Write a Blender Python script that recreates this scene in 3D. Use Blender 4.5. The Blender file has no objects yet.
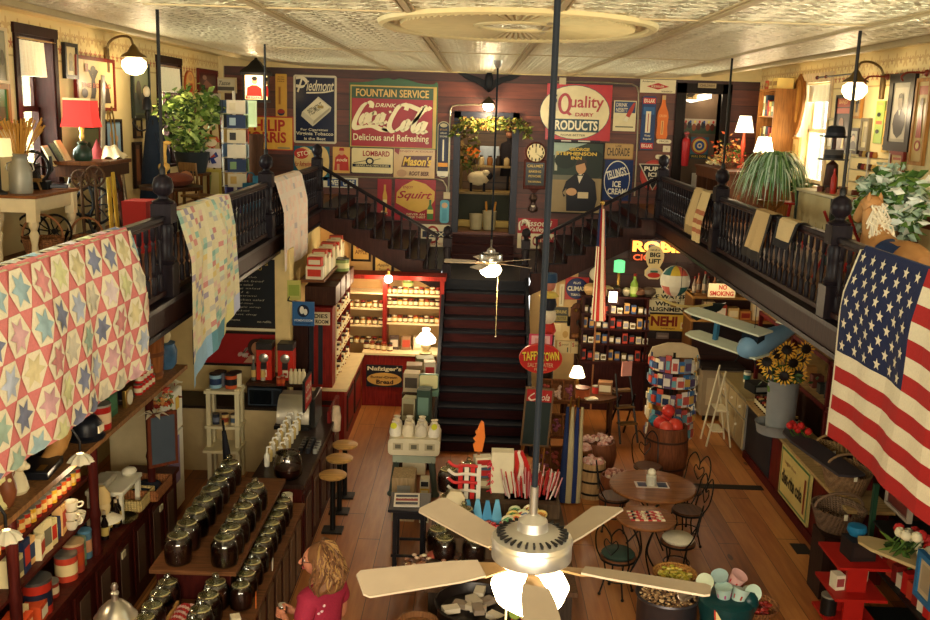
import bpy,math,random
from math import sin,cos,pi,radians,sqrt,atan2
from mathutils import Vector,Matrix
from mathutils.geometry import tessellate_polygon
from mathutils.noise import noise as pnoise
rnd=random.Random(7)
SC=bpy.context.scene
COL=SC.collection
V=Vector
CZ=5.31
F,PITCH,YAW,ROLL=968.1,0.2013,-0.0078,0.031
_fw=V((sin(YAW)*cos(PITCH),cos(YAW)*cos(PITCH),-sin(PITCH)))
_r=V((cos(YAW),-sin(YAW),0));_d=_fw.cross(_r)
_c,_s=cos(ROLL),sin(ROLL)
cam=bpy.data.cameras.new('camera');camo=bpy.data.objects.new('camera',cam);COL.objects.link(camo)
_X=_c*_r-_s*_d;_Y=-(_s*_r+_c*_d);_Z=-_fw
camo.matrix_world=Matrix(((_X.x,_Y.x,_Z.x,0),(_X.y,_Y.y,_Z.y,0),(_X.z,_Y.z,_Z.z,CZ),(0,0,0,1)))
cam.sensor_width=36;cam.lens=F*36/930;cam.clip_start=.05;cam.clip_end=200
SC.camera=camo
def P(px,py,x=None,y=None,z=None):
	"""the point of a real plane of the room seen at a place in the photograph"""
	a,b=px-465,py-310
	u,v=_c*a+_s*b,-_s*a+_c*b
	D=_fw+_r*(u/F)+_d*(v/F)
	t=x/D.x if x is not None else y/D.y if y is not None else(z-CZ)/D.z
	return V((D.x*t,D.y*t,CZ+D.z*t))
def lin(h):
	if not isinstance(h,str):return(*h,1)
	h=h.lstrip('#');o=[]
	for i in(0,2,4):
		c=int(h[i:i+2],16)/255
		o.append(c/12.92 if c<=.04045 else((c+.055)/1.055)**2.4)
	return(*o,1)
_M={}
def newmat(name):
	m=bpy.data.materials.new(name);m.use_nodes=True
	nt=m.node_tree;return m,nt,nt.nodes['Principled BSDF']
def N(nt,t,**k):
	n=nt.nodes.new(t)
	for a,v in k.items():
		if a.startswith('i_'):
			key=a[2:];key=int(key)if key.isdigit()else key.replace('_',' ')
			n.inputs[key].default_value=v
		else:setattr(n,a,v)
	return n
def ramp(nt,fac,stops,interp='LINEAR'):
	r=N(nt,'ShaderNodeValToRGB');r.color_ramp.interpolation=interp
	e=r.color_ramp.elements
	while len(e)<len(stops):e.new(.5)
	for x,(p,c)in zip(e,stops):x.position=p;x.color=lin(c)
	nt.links.new(fac,r.inputs[0]);return r.outputs[0]
def math_(nt,op,a,b=None,c=None):
	n=N(nt,'ShaderNodeMath',operation=op)
	for i,q in enumerate((a,b,c)):
		if q is None:continue
		if isinstance(q,(int,float)):n.inputs[i].default_value=q
		else:nt.links.new(q,n.inputs[i])
	return n.outputs[0]
def mixc(nt,f,a,b):
	n=N(nt,'ShaderNodeMix',data_type='RGBA')
	for k,q in((0,f),(6,a),(7,b)):
		if isinstance(q,(int,float)):n.inputs[k].default_value=q
		elif isinstance(q,(tuple,str)):n.inputs[k].default_value=lin(q)if isinstance(q,str)else q
		else:nt.links.new(q,n.inputs[k])
	return n.outputs[2]
def bump(nt,b,h,strength=.3,dist=.01):
	n=N(nt,'ShaderNodeBump');n.inputs['Strength'].default_value=strength;n.inputs['Distance'].default_value=dist
	nt.links.new(h,n.inputs['Height']);nt.links.new(n.outputs[0],b.inputs['Normal'])
def mat(col,rough=.55,kind='',metal=0.,em=0.):
	key=(col,rough,kind,metal,em)
	if key in _M:return _M[key]
	m,nt,b=newmat((kind or 'paint')+'_'+str(col))
	L=nt.links.new;c=lin(col)
	b.inputs['Roughness'].default_value=rough;b.inputs['Metallic'].default_value=metal
	if kind=='emit':
		b.inputs['Base Color'].default_value=c
		b.inputs['Emission Color'].default_value=c;b.inputs['Emission Strength'].default_value=em
	elif kind=='glass':
		nt.nodes.remove(b);o=nt.nodes['Material Output']
		t=N(nt,'ShaderNodeBsdfTransparent');t.inputs[0].default_value=c
		g=N(nt,'ShaderNodeBsdfGlossy');g.inputs['Roughness'].default_value=rough
		lw=N(nt,'ShaderNodeLayerWeight');lw.inputs[0].default_value=.35
		mx=N(nt,'ShaderNodeMixShader');L(math_(nt,'MULTIPLY_ADD',lw.outputs['Fresnel'],.8,.05),mx.inputs[0])
		L(t.outputs[0],mx.inputs[1]);L(g.outputs[0],mx.inputs[2]);L(mx.outputs[0],o.inputs[0])
	elif kind in('wood','plank'):
		tc=N(nt,'ShaderNodeTexCoord');mp=N(nt,'ShaderNodeMapping');mp.inputs['Scale'].default_value=(22,22,2.2)if kind=='wood' else(2.2,22,22)
		nz=N(nt,'ShaderNodeTexNoise');nz.inputs['Scale'].default_value=1.6;nz.inputs['Detail'].default_value=5
		L(tc.outputs['Object'],mp.inputs[0]);L(mp.outputs[0],nz.inputs[0])
		L(mixc(nt,ramp(nt,nz.outputs[0],[(.3,'000000'),(.7,'ffffff')]),(*[v*.62 for v in c[:3]],1),(*[min(1,v*1.25)for v in c[:3]],1)),b.inputs['Base Color'])
		bump(nt,b,nz.outputs[0],.15);b.inputs['Specular IOR Level'].default_value=.1
	else:
		tc=N(nt,'ShaderNodeTexCoord');nz=N(nt,'ShaderNodeTexNoise')
		nz.inputs['Scale'].default_value={'cloth':60,'wicker':30,'leaf':9}.get(kind,7);nz.inputs['Detail'].default_value=4
		L(tc.outputs['Object'],nz.inputs[0])
		k={'leaf':.55,'wicker':.6,'speck':.8}.get(kind,.14)
		L(mixc(nt,nz.outputs[0],(*[v*(1-k)for v in c[:3]],1),(*[min(1,v*(1+k))for v in c[:3]],1)),b.inputs['Base Color'])
		if not metal:b.inputs['Specular IOR Level'].default_value=.22
		if kind in('cloth','wicker'):bump(nt,b,nz.outputs[0],.3)
		if kind=='wicker':
			mp=N(nt,'ShaderNodeTexWave',i_Scale=14.,bands_direction='Z');L(tc.outputs['Object'],mp.inputs[0])
			w2=N(nt,'ShaderNodeTexWave',i_Scale=10.,bands_direction='X');L(tc.outputs['Object'],w2.inputs[0])
			bump(nt,b,math_(nt,'MULTIPLY',mp.outputs['Fac'],w2.outputs['Fac']),.9,.02)
		if em:b.inputs['Emission Color'].default_value=c;b.inputs['Emission Strength'].default_value=em
	_M[key]=m;return m
def C(x):
	return mat(x)if isinstance(x,(str,tuple))else x
def catmull(pts,n=6,closed=False):
	pts=[V(p)for p in pts];out=[];k=len(pts)
	rng_=range(k if closed else k-1)
	for i in rng_:
		if closed:a,b,c,d=pts[(i-1)%k],pts[i],pts[(i+1)%k],pts[(i+2)%k]
		else:a,b,c,d=pts[max(i-1,0)],pts[i],pts[i+1],pts[min(i+2,k-1)]
		for j in range(n):
			t=j/n
			out.append(.5*((2*b)+(c-a)*t+(2*a-5*b+4*c-d)*t*t+(3*b-a-3*c+d)*t**3))
	if not closed:out.append(pts[-1])
	return out
class B:
	def __init__(s):s.v=[];s.f=[];s.m=[];s.sm=[];s.mats=[]
	def add(s,vs,fs,mt,smooth=False,T=None):
		mt=C(mt)
		if mt not in s.mats:s.mats.append(mt)
		i=s.mats.index(mt);o=len(s.v)
		s.v+=[tuple(T@V(v))if T else tuple(v)for v in vs]
		for f in fs:s.f.append([o+q for q in f]);s.m.append(i);s.sm.append(smooth)
		return s
	def box(s,c,d,mt,rz=0,T=None,top=None):
		x,y,z=d[0]/2,d[1]/2,d[2]/2;k=top or 1
		vs=[(a*x*(k if e>0 else 1),b*y*(k if e>0 else 1),e*z)for e in(-1,1)for a,b in((-1,-1),(1,-1),(1,1),(-1,1))]
		M_=Matrix.Translation(c)@Matrix.Rotation(rz,4,'Z')
		if T:M_=T@M_
		return s.add(vs,[(3,2,1,0),(4,5,6,7),(0,1,5,4),(1,2,6,5),(2,3,7,6),(3,0,4,7)],mt,T=M_)
	def bx(s,x0,x1,y0,y1,z0,z1,mt,T=None):
		return s.box(((x0+x1)/2,(y0+y1)/2,(z0+z1)/2),(x1-x0,y1-y0,z1-z0),mt,T=T)
	def lathe(s,prof,mt,n=16,c=(0,0,0),T=None,smooth=True,sx=1,sy=1):
		vs=[];fs=[];k=len(prof)
		for r,z in prof:
			for i in range(n):
				a=2*pi*i/n;vs.append((c[0]+r*cos(a)*sx,c[1]+r*sin(a)*sy,c[2]+z))
		for j in range(k-1):
			for i in range(n):
				q=(i+1)%n;fs.append((j*n+i,j*n+q,(j+1)*n+q,(j+1)*n+i))
		if prof[0][0]>1e-4:fs.append(tuple(range(n))[::-1])
		if prof[-1][0]>1e-4:fs.append(tuple((k-1)*n+i for i in range(n)))
		return s.add(vs,fs,mt,smooth,T)
	def cyl(s,c,r,h,mt,n=16,r2=None,T=None):
		return s.lathe([(r,0),(r2 if r2 is not None else r,h)],mt,n,c,T)
	def sph(s,c,r,mt,n=12,T=None):
		rx,ry,rz=(r,r,r)if isinstance(r,(int,float))else r;h=max(4,n//2)
		pr=[(max(1e-5,sin(pi*i/h)),-cos(pi*i/h))for i in range(h+1)]
		M_=Matrix.Translation(c)@Matrix.Diagonal((rx,ry,rz,1))
		return s.lathe(pr,mt,n,T=(T@M_)if T else M_)
	def tube(s,pts,r,mt,n=6,closed=False,T=None):
		pts=[V(p)for p in pts];k=len(pts);vs=[];fs=[]
		up=V((0,0,1));prev=None
		for i,p in enumerate(pts):
			a=pts[(i-1)%k]if closed or i else p;b=pts[(i+1)%k]if closed or i<k-1 else p
			t=(b-a).normalized()if(b-a).length>1e-9 else V((0,0,1))
			if prev is None:u=t.cross(up if abs(t.z)<.9 else V((1,0,0))).normalized()
			else:
				u=prev-t*prev.dot(t)
				u=u.normalized()if u.length>1e-6 else t.cross(V((1,0,.3))).normalized()
			prev=u;w=t.cross(u);rr=r[i]if isinstance(r,(list,tuple))else r
			for j in range(n):
				an=2*pi*j/n;vs.append(p+u*(rr*cos(an))+w*(rr*sin(an)))
		for i in range(k if closed else k-1):
			for j in range(n):
				q=(j+1)%n;i2=(i+1)%k;fs.append((i*n+j,i*n+q,i2*n+q,i2*n+j))
		if not closed:fs+=[tuple(range(n))[::-1],tuple((k-1)*n+j for j in range(n))]
		return s.add(vs,fs,mt,True,T)
	def prism(s,poly,y0,y1,mt,T=None,smooth=False):
		"""polygon in x,z extruded along y (front is y0)"""
		k=len(poly);vs=[(p[0],y0,p[1])for p in poly]+[(p[0],y1,p[1])for p in poly]
		tr=tessellate_polygon([[V((p[0],p[1],0))for p in poly]])
		area=sum(poly[i][0]*poly[(i+1)%k][1]-poly[(i+1)%k][0]*poly[i][1]for i in range(k))
		fs=[]
		for t in tr:
			a,b,c=t;cr=(poly[b][0]-poly[a][0])*(poly[c][1]-poly[a][1])-(poly[c][0]-poly[a][0])*(poly[b][1]-poly[a][1])
			if cr<0:t=(a,c,b)
			fs.append(tuple(t))
			if y1!=y0:fs.append(tuple(q+k for q in(t[0],t[2],t[1])))
		if y1!=y0:
			for i in range(k):
				j=(i+1)%k
				fs.append((i,i+k,j+k,j)if area>0 else(i,j,j+k,i+k))
		return s.add(vs,fs,mt,smooth,T)
	def flat(s,poly,y,mt,T=None):return s.prism(poly,y,y,mt,T)
	def grid(s,fn,nu,nv,mt,smooth=True,T=None):
		vs=[fn(i/nu,j/nv)for j in range(nv+1)for i in range(nu+1)]
		fs=[(j*(nu+1)+i,j*(nu+1)+i+1,(j+1)*(nu+1)+i+1,(j+1)*(nu+1)+i)for j in range(nv)for i in range(nu)]
		return s.add(vs,fs,mt,smooth,T)
	def pen(s,path,w,y,mt,ang=40,fx=1,fz=1,ox=0,oz=0,n=6):
		pts=catmull([(p[0],p[1],0)for p in path],n);nb=V((cos(radians(ang)),sin(radians(ang)),0))*w/2
		vs=[]
		for i,p in enumerate(pts):
			t=(pts[min(i+1,len(pts)-1)]-pts[max(i-1,0)]);t=t.normalized()if t.length else V((1,0,0))
			nn=V((-t.y,t.x,0));k=nb.dot(nn);k=(abs(k)+w*.24)*(1 if k>=0 else-1);q=nn*k
			for z in(q,-q):vs.append((ox+(p.x*fx+z.x),y,oz+(p.y*fz+z.y)))
		return s.add(vs,[(2*i,2*i+1,2*i+3,2*i+2)for i in range(len(pts)-1)],mt)
	def mesh(s,name):
		me=bpy.data.meshes.new(name);me.from_pydata(s.v,[],s.f)
		for q in s.mats:me.materials.append(q)
		me.polygons.foreach_set('material_index',s.m);me.polygons.foreach_set('use_smooth',s.sm)
		me.update()
		try:me.set_sharp_from_angle(angle=.75)
		except Exception:pass
		return me
	def build(s,name,parent=None,loc=None,rz=0,bev=0,label=None,solid=0):
		o=bpy.data.objects.new(name,s.mesh(name));COL.objects.link(o)
		if parent:o.parent=parent
		if loc is not None:o.location=loc
		if rz:o.rotation_euler=(0,0,rz)
		if bev:
			m=o.modifiers.new('bevel','BEVEL');m.width=bev;m.segments=2;m.limit_method='ANGLE'
		if solid:
			m=o.modifiers.new('solidify','SOLIDIFY');m.thickness=solid
		if label:o['label']=label
		return o
def tag(o,label,cat,group=None,kind=None):
	o['label']=label;o['category']=cat
	if group:o['group']=group
	if kind:o['kind']=kind
	return o
def thing(name,label,cat,loc=(0,0,0),rz=0,group=None,M_=None):
	o=bpy.data.objects.new(name,None);o.empty_display_size=.1;COL.objects.link(o)
	if M_ is not None:o.matrix_world=M_
	else:o.location=loc;o.rotation_euler=(0,0,rz)
	return tag(o,label,cat,group)
def struct(o):o['kind']='structure';return o
KIDS={}
def dup(root,loc=None,rz=None,label=None,group=None,scale=None):
	def cp(o,par):
		c=o.copy();COL.objects.link(c)
		if par:c.parent=par
		for ch in o.children:cp(ch,c)
		return c
	r=cp(root,None)
	if loc is not None:r.location=loc
	if rz is not None:r.rotation_euler=(0,0,rz)
	if scale is not None:r.scale=(scale,)*3 if isinstance(scale,(int,float))else scale
	if label:r['label']=label
	if group:r['group']=group
	return r
def ordn(i):return['first','second','third','fourth','fifth','sixth','seventh','eighth','ninth','tenth','eleventh','twelfth','thirteenth','fourteenth','fifteenth','sixteenth','seventeenth','eighteenth','nineteenth','twentieth'][i]
_T={}
def textmesh(s,bold=0.,shear=0.,sp=1.):
	k=(s,bold,shear,sp)
	if k in _T:return _T[k]
	cu=bpy.data.curves.new('t','FONT');cu.body=s;cu.size=1;cu.offset=bold;cu.shear=shear;cu.space_character=sp
	cu.resolution_u=3;cu.align_x='CENTER'
	o=bpy.data.objects.new('t',cu)
	me=o.to_mesh()
	vs=[tuple(v.co)for v in me.vertices];fs=[tuple(p.vertices)for p in me.polygons]
	o.to_mesh_clear();bpy.data.objects.remove(o);bpy.data.curves.remove(cu)
	x0=min(v[0]for v in vs);x1=max(v[0]for v in vs);y0=min(v[1]for v in vs);y1=max(v[1]for v in vs)
	vs=[((v[0]-x0)/(x1-x0 or 1),(v[1]-y0)/(y1-y0 or 1))for v in vs]
	_T[k]=(vs,fs);return _T[k]
def put_text(b,s,x0,z0,x1,z1,y,mt,bold=.012,shear=0.,sp=1.,rot=0,arc=0):
	vs,fs=textmesh(s,bold,shear,sp);cx,cz=(x0+x1)/2,(z0+z1)/2;o=[]
	for u,v in vs:
		px,pz=(u-.5)*(x1-x0),(v-.5)*(z1-z0)
		if arc:pz+=arc*(1-(2*u-1)**2)
		if rot:px,pz=px*cos(rot)-pz*sin(rot),px*sin(rot)+pz*cos(rot)
		o.append((cx+px,y,cz+pz))
	b.add(o,fs,mt)
YB,XWL,XWR,XL,XR=21.0,-5.5,5.9,-2.95,3.42
def ell(cx,cz,rx,rz,n=32,a0=0,a1=360):return[(cx+rx*cos(radians(a0+(a1-a0)*i/n)),cz+rz*sin(radians(a0+(a1-a0)*i/n)))for i in range(n+(a1-a0<360))]
def rrect(x0,z0,x1,z1,r,n=4):
	o=[]
	for cx,cz,a in((x1-r,z1-r,0),(x0+r,z1-r,90),(x0+r,z0+r,180),(x1-r,z0+r,270)):
		o+=[(cx+r*cos(radians(a+90*i/n)),cz+r*sin(radians(a+90*i/n)))for i in range(n+1)]
	return o
def planeof(pl):
	if pl=='B':return 'y',YB,V((1,0,0)),V((0,-1,0))
	if pl=='L':return 'x',XWL,V((0,1,0)),V((1,0,0))
	if pl=='R':return 'x',XWR,V((0,-1,0)),V((-1,0,0))
	if pl[0]=='y':return 'y',pl[1],V((1,0,0)),V((0,-1,0))
	return('x',pl[1],V((0,1,0)),V((1,0,0)))if pl[2]>0 else('x',pl[1],V((0,-1,0)),V((-1,0,0)))
def place(box,pl,off=0.):
	ax,val,u,n=planeof(pl);val+=off*(n.y if ax=='y' else n.x)
	x0,y0,x1,y1=box;mx,my=(x0+x1)/2,(y0+y1)/2;k={ax:val}
	c=P(mx,my,**k);w=abs((P(x1,my,**k)-P(x0,my,**k)).dot(u));h=abs(P(mx,y0,**k).z-P(mx,y1,**k).z)
	M_=Matrix(((u.x,-n.x,0,c.x),(u.y,-n.y,0,c.y),(0,0,1,c.z-h/2),(0,0,0,1)))
	return M_,w,h
def sign(name,label,cat,box,pl,base,elems=(),t=.03,frame=None,fw=.04,shape='rect',off=0.01,rough=.35,tilt=0,group=None,glass=False,rr=.06):
	M_,w,h=place(box,pl,off)
	if tilt:M_=M_@Matrix.Translation((0,0,h/2))@Matrix.Rotation(radians(tilt),4,'Y')@Matrix.Translation((0,0,-h/2))
	o=thing(name,label,cat,M_=M_,group=group)
	X=lambda q:(q-.5)*w
	Z=lambda q:q*h
	bp=mat(base,rough)if isinstance(base,str)else base
	b=B()
	pts={'rect':lambda:[(-w/2,0),(w/2,0),(w/2,h),(-w/2,h)],'round':lambda:rrect(-w/2,0,w/2,h,min(w,h)*rr),'ell':lambda:ell(0,h/2,w/2,h/2,40),'pill':lambda:rrect(-w/2,0,w/2,h,min(w,h)*.48,8)}
	poly=pts[shape]()if isinstance(shape,str)else[(X(a),Z(c))for a,c in shape]
	b.prism(poly,-t,0,bp)
	tb=B();y=-t
	for e in elems:
		y-=.0022;k=e[0]
		if k=='r':b.flat([(X(e[1]),Z(e[2])),(X(e[3]),Z(e[2])),(X(e[3]),Z(e[4])),(X(e[1]),Z(e[4]))],y,mat(e[5],rough)if isinstance(e[5],str)else e[5])
		elif k=='rr':b.flat(rrect(X(e[1]),Z(e[2]),X(e[3]),Z(e[4]),min(w,h)*e[6]),y,mat(e[5],rough))
		elif k=='e':b.flat([(X(a),Z(c))for a,c in ell(*e[1:5],32)],y,mat(e[5],rough))
		elif k=='p':b.flat([(X(a),Z(c))for a,c in e[1]],y,mat(e[2],rough))
		elif k=='t':put_text(tb,e[1],X(e[2]),Z(e[3]),X(e[4]),Z(e[5]),y,mat(e[6],rough),*e[7:])
		elif k=='pen':tb.pen(e[1],e[3]*h,y,mat(e[2],rough),fx=w,fz=h,ox=-w/2,ang=e[4]if len(e)>4 else 40)
	b.build('panel',o)
	if tb.v:tb.build('lettering',o)
	if frame:
		f=B();fm=C(frame);d=t+.02
		f.bx(-w/2-fw,w/2+fw,-d,0,h,h+fw,fm).bx(-w/2-fw,w/2+fw,-d,0,-fw,0,fm).bx(-w/2-fw,-w/2,-d,0,0,h,fm).bx(w/2,w/2+fw,-d,0,0,h,fm)
		f.build('frame',o)
	return o,w,h
LAMPS=[]
# setting
FLM=3.49
def m_floor():
	m,nt,b=newmat('floor_boards');L=nt.links.new
	tc=N(nt,'ShaderNodeTexCoord');sp=N(nt,'ShaderNodeSeparateXYZ');L(tc.outputs['Object'],sp.inputs[0])
	u=math_(nt,'DIVIDE',sp.outputs[0],.27);fl=math_(nt,'FLOOR',u);fr=math_(nt,'FRACT',u)
	wn=N(nt,'ShaderNodeTexWhiteNoise',noise_dimensions='1D');L(fl,wn.inputs['W'])
	mp=N(nt,'ShaderNodeMapping');mp.inputs['Scale'].default_value=(7,.7,1);L(tc.outputs['Object'],mp.inputs[0])
	nz=N(nt,'ShaderNodeTexNoise',i_Scale=2.2,i_Detail=6.);L(mp.outputs[0],nz.inputs[0])
	f=math_(nt,'ADD',math_(nt,'MULTIPLY',wn.outputs[0],.45),math_(nt,'MULTIPLY',nz.outputs[0],.6))
	c=ramp(nt,f,[(.15,'6a3716'),(.5,'9c5b28'),(.9,'c28545')])
	mk=N(nt,'ShaderNodeMapping');mk.inputs['Scale'].default_value=(2.3,.8,1);L(tc.outputs['Object'],mk.inputs[0])
	vo=N(nt,'ShaderNodeTexVoronoi',i_Scale=1.1);L(mk.outputs[0],vo.inputs[0])
	k=math_(nt,'GREATER_THAN',.075,vo.outputs['Distance'])
	c=mixc(nt,math_(nt,'MULTIPLY',k,.75),c,'2a1206')
	seam=math_(nt,'LESS_THAN',fr,.03)
	yj=math_(nt,'FRACT',math_(nt,'ADD',math_(nt,'DIVIDE',sp.outputs[1],3.6),math_(nt,'MULTIPLY',wn.outputs[0],7.)))
	seam=math_(nt,'MAXIMUM',seam,math_(nt,'LESS_THAN',yj,.004))
	c=mixc(nt,math_(nt,'MULTIPLY',seam,.85),c,'1c0d05');L(c,b.inputs['Base Color'])
	b.inputs['Roughness'].default_value=.38;bump(nt,b,math_(nt,'SUBTRACT',nz.outputs[0],seam),.25);return m
def m_boards(name,cols,h=.3,rough=.5):
	m,nt,b=newmat(name);L=nt.links.new
	tc=N(nt,'ShaderNodeTexCoord');sp=N(nt,'ShaderNodeSeparateXYZ');L(tc.outputs['Object'],sp.inputs[0])
	u=math_(nt,'DIVIDE',sp.outputs[2],h);fl=math_(nt,'FLOOR',u);fr=math_(nt,'FRACT',u)
	wn=N(nt,'ShaderNodeTexWhiteNoise',noise_dimensions='1D');L(fl,wn.inputs['W'])
	mp=N(nt,'ShaderNodeMapping');mp.inputs['Scale'].default_value=(.8,.8,8);L(tc.outputs['Object'],mp.inputs[0])
	nz=N(nt,'ShaderNodeTexNoise',i_Scale=2.,i_Detail=6.);L(mp.outputs[0],nz.inputs[0])
	f=math_(nt,'ADD',math_(nt,'MULTIPLY',wn.outputs[0],.4),math_(nt,'MULTIPLY',nz.outputs[0],.6))
	c=ramp(nt,f,[(.2,cols[0]),(.55,cols[1]),(.9,cols[2])])
	s=math_(nt,'LESS_THAN',fr,.05);c=mixc(nt,math_(nt,'MULTIPLY',s,.8),c,'120705');L(c,b.inputs['Base Color'])
	b.inputs['Roughness'].default_value=rough;bump(nt,b,math_(nt,'SUBTRACT',nz.outputs[0],s),.3);return m
def m_tin():
	m,nt,b=newmat('pressed_tin');L=nt.links.new
	tc=N(nt,'ShaderNodeTexCoord');sp=N(nt,'ShaderNodeSeparateXYZ');L(tc.outputs['Object'],sp.inputs[0])
	def cell(q,p):return math_(nt,'ABSOLUTE',math_(nt,'SUBTRACT',math_(nt,'FRACT',math_(nt,'DIVIDE',q,p)),.5))
	a,c=cell(sp.outputs[0],.3),cell(sp.outputs[1],.3)
	r=math_(nt,'SQRT',math_(nt,'ADD',math_(nt,'MULTIPLY',a,a),math_(nt,'MULTIPLY',c,c)))
	ring=math_(nt,'SINE',math_(nt,'MULTIPLY',r,24.))
	edge=math_(nt,'GREATER_THAN',math_(nt,'MAXIMUM',a,c),.455)
	nz=N(nt,'ShaderNodeTexNoise',i_Scale=11.,i_Detail=4.);L(tc.outputs['Object'],nz.inputs[0])
	h=math_(nt,'ADD',math_(nt,'ADD',math_(nt,'MULTIPLY',ring,.35),math_(nt,'MULTIPLY',edge,.8)),math_(nt,'MULTIPLY',nz.outputs[0],1.1))
	L(mixc(nt,nz.outputs[0],'bfae86','e9dcb4'),b.inputs['Base Color']);b.inputs['Metallic'].default_value=.45
	b.inputs['Roughness'].default_value=.36;bump(nt,b,h,1.,.3);return m
def m_paper(side,ztop):
	"""cream wallpaper with a stencilled border of red flowers under the ceiling"""
	m,nt,b=newmat('wallpaper_'+side);L=nt.links.new
	tc=N(nt,'ShaderNodeTexCoord');sp=N(nt,'ShaderNodeSeparateXYZ');L(tc.outputs['Object'],sp.inputs[0])
	y,z=sp.outputs[1],sp.outputs[2]
	def row(z0,per,rad,off=0.):
		a=math_(nt,'MULTIPLY',math_(nt,'SUBTRACT',math_(nt,'FRACT',math_(nt,'ADD',math_(nt,'DIVIDE',y,per),off)),.5),per)
		d=math_(nt,'SUBTRACT',z,z0)
		rr=math_(nt,'SQRT',math_(nt,'ADD',math_(nt,'MULTIPLY',a,a),math_(nt,'MULTIPLY',d,d)))
		an=math_(nt,'ARCTAN2',d,a)
		pet=math_(nt,'MULTIPLY_ADD',math_(nt,'SINE',math_(nt,'MULTIPLY',an,5.)),.35*rad,rad*.75)
		return math_(nt,'LESS_THAN',rr,pet)
	nz=N(nt,'ShaderNodeTexNoise',i_Scale=1.5,i_Detail=4.);L(tc.outputs['Object'],nz.inputs[0])
	c=mixc(nt,nz.outputs[0],'ccb67c','dac690')
	band=math_(nt,'GREATER_THAN',z,ztop-.5);c=mixc(nt,band,c,'d6c085')
	c=mixc(nt,math_(nt,'MULTIPLY',row(ztop-.36,.17,.06),.8),c,'9a3a20')
	c=mixc(nt,math_(nt,'MULTIPLY',row(ztop-.17,.3,.1),.45),c,'a5702f')
	c=mixc(nt,math_(nt,'MULTIPLY',row(ztop-.17,.3,.05,.5),.6),c,'94592b')
	ln=math_(nt,'LESS_THAN',math_(nt,'ABSOLUTE',math_(nt,'SUBTRACT',z,ztop-.5)),.012)
	c=mixc(nt,math_(nt,'MULTIPLY',ln,.6),c,'8b6a33');L(c,b.inputs['Base Color']);b.inputs['Roughness'].default_value=.75;return m
MFLOOR,MTIN=m_floor(),m_tin()
MWALLB=m_boards('dark_wall_boards',('2b120c','55261a','7a3b26'),.33)
DW=mat('1b161a',.36,'wood')
DW2=mat('2a1613',.5,'wood')
NAVY=mat('14161d',.4)
MAR=mat('571a17',.5,'wood')
MAPLE=mat('b98a4e',.5,'plank')
CREAM=mat('cdb277',.7)
IRON=mat('14120f',.45,'',.6)
BRASS=mat('a8843e',.3,'',.9)
STEEL=mat('b9b4a6',.3,'',.9)
GALV=mat('8f918e',.5,'',.25)
GLASS=mat('f4f6f2',.05,'glass')
PAPER=mat('e6d8b4',.7)
MAPLE2=mat('8a5a2c',.5,'wood')
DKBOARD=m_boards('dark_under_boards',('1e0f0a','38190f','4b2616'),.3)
struct(B().bx(-5.6,6.,-3,21.5,-.2,0,MFLOOR).build('floor'))
zc,zl,zr_=6.14,6.305,6.38
prof=[(-5.5,zl),(-5.25,zl+.05),(-4.9,zl-.02),(-3.6,zc+.01),(-2.9,zc),(3.4,zc),(4.1,zc+.01),(5.3,zr_-.02),(5.65,zr_+.05),(5.9,zr_)]
b=B()
PLAIN=mat('cdb983',.55)
for i in range(len(prof)-1):
	(xa,za),(xb,zb)=prof[i],prof[i+1]
	b.add([(xa,-3,za),(xb,-3,zb),(xb,21.2,zb),(xa,21.2,za)],[(0,3,2,1)],PLAIN if i<2 or i>6 else MTIN)
b.bx(-5.8,6.2,-3,21.5,6.6,6.7,PLAIN)
struct(b.build('ceiling'))
struct(B().bx(-5.9,6.3,-3.2,-3,0,6.7,mat('c9b47a',.7)).build('wall_front'))
TIN2=mat('b8a478',.45)
b=B()
for x in(-4.6,-3.1,-1.9,-.62,.62,1.9,3.3,4.7):
	z=zc if-3<x<3.5 else zc+.06
	b.bx(x-.025,x+.025,3,21,z-.018,z+.06,TIN2);b.bx(x-.06,x-.045,3,21,z-.01,z+.05,TIN2);b.bx(x+.045,x+.06,3,21,z-.01,z+.05,TIN2)
for y in(8.6,14.2):b.bx(-2.9,3.3,y-.02,y+.02,zc-.012,zc+.06,TIN2)
struct(b.build('trim_1'))
M0=P(517,25.5,z=zc)
b=B()
for k,(r,rr)in enumerate(((1.0,.055),(.9,.03),(.62,.03),(.3,.04))):
	b.tube([(M0.x+1.28*r*cos(a),M0.y+1.55*r*sin(a),zc+.012-.008*(k<1))for a in[2*pi*i/64 for i in range(64)]],rr,PLAIN,8,True)
for i in range(90):
	a=2*pi*i/90
	b.tube([(M0.x+1.28*q*cos(a),M0.y+1.55*q*sin(a),zc-.008+.008*(1-q))for q in(.33,.5,.7,.87)],[.008,.02,.03,.035],PLAIN,5)
struct(b.build('trim_2'))
def wall_x(name,x0,x1,holes,m,z0,z1,ya=-3.,yb=21.3):
	b=B();ys=sorted({ya,yb,*[h[0]for h in holes],*[h[1]for h in holes]})
	for a,c in zip(ys,ys[1:]):
		h=[q for q in holes if q[0]<=a+1e-6 and q[1]>=c-1e-6]
		if h:b.bx(x0,x1,a,c,z0,h[0][2],m).bx(x0,x1,a,c,h[0][3],z1,m)
		else:b.bx(x0,x1,a,c,z0,z1,m)
	return struct(b.build(name))
w1a,w1b=P(15,30,x=XWL),P(52,36,x=XWL)
w2a,w2b=P(157,60,x=XWL),P(179,64,x=XWL)
w3a,w3b=P(833,78,x=XWR),P(803,76,x=XWR)
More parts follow.
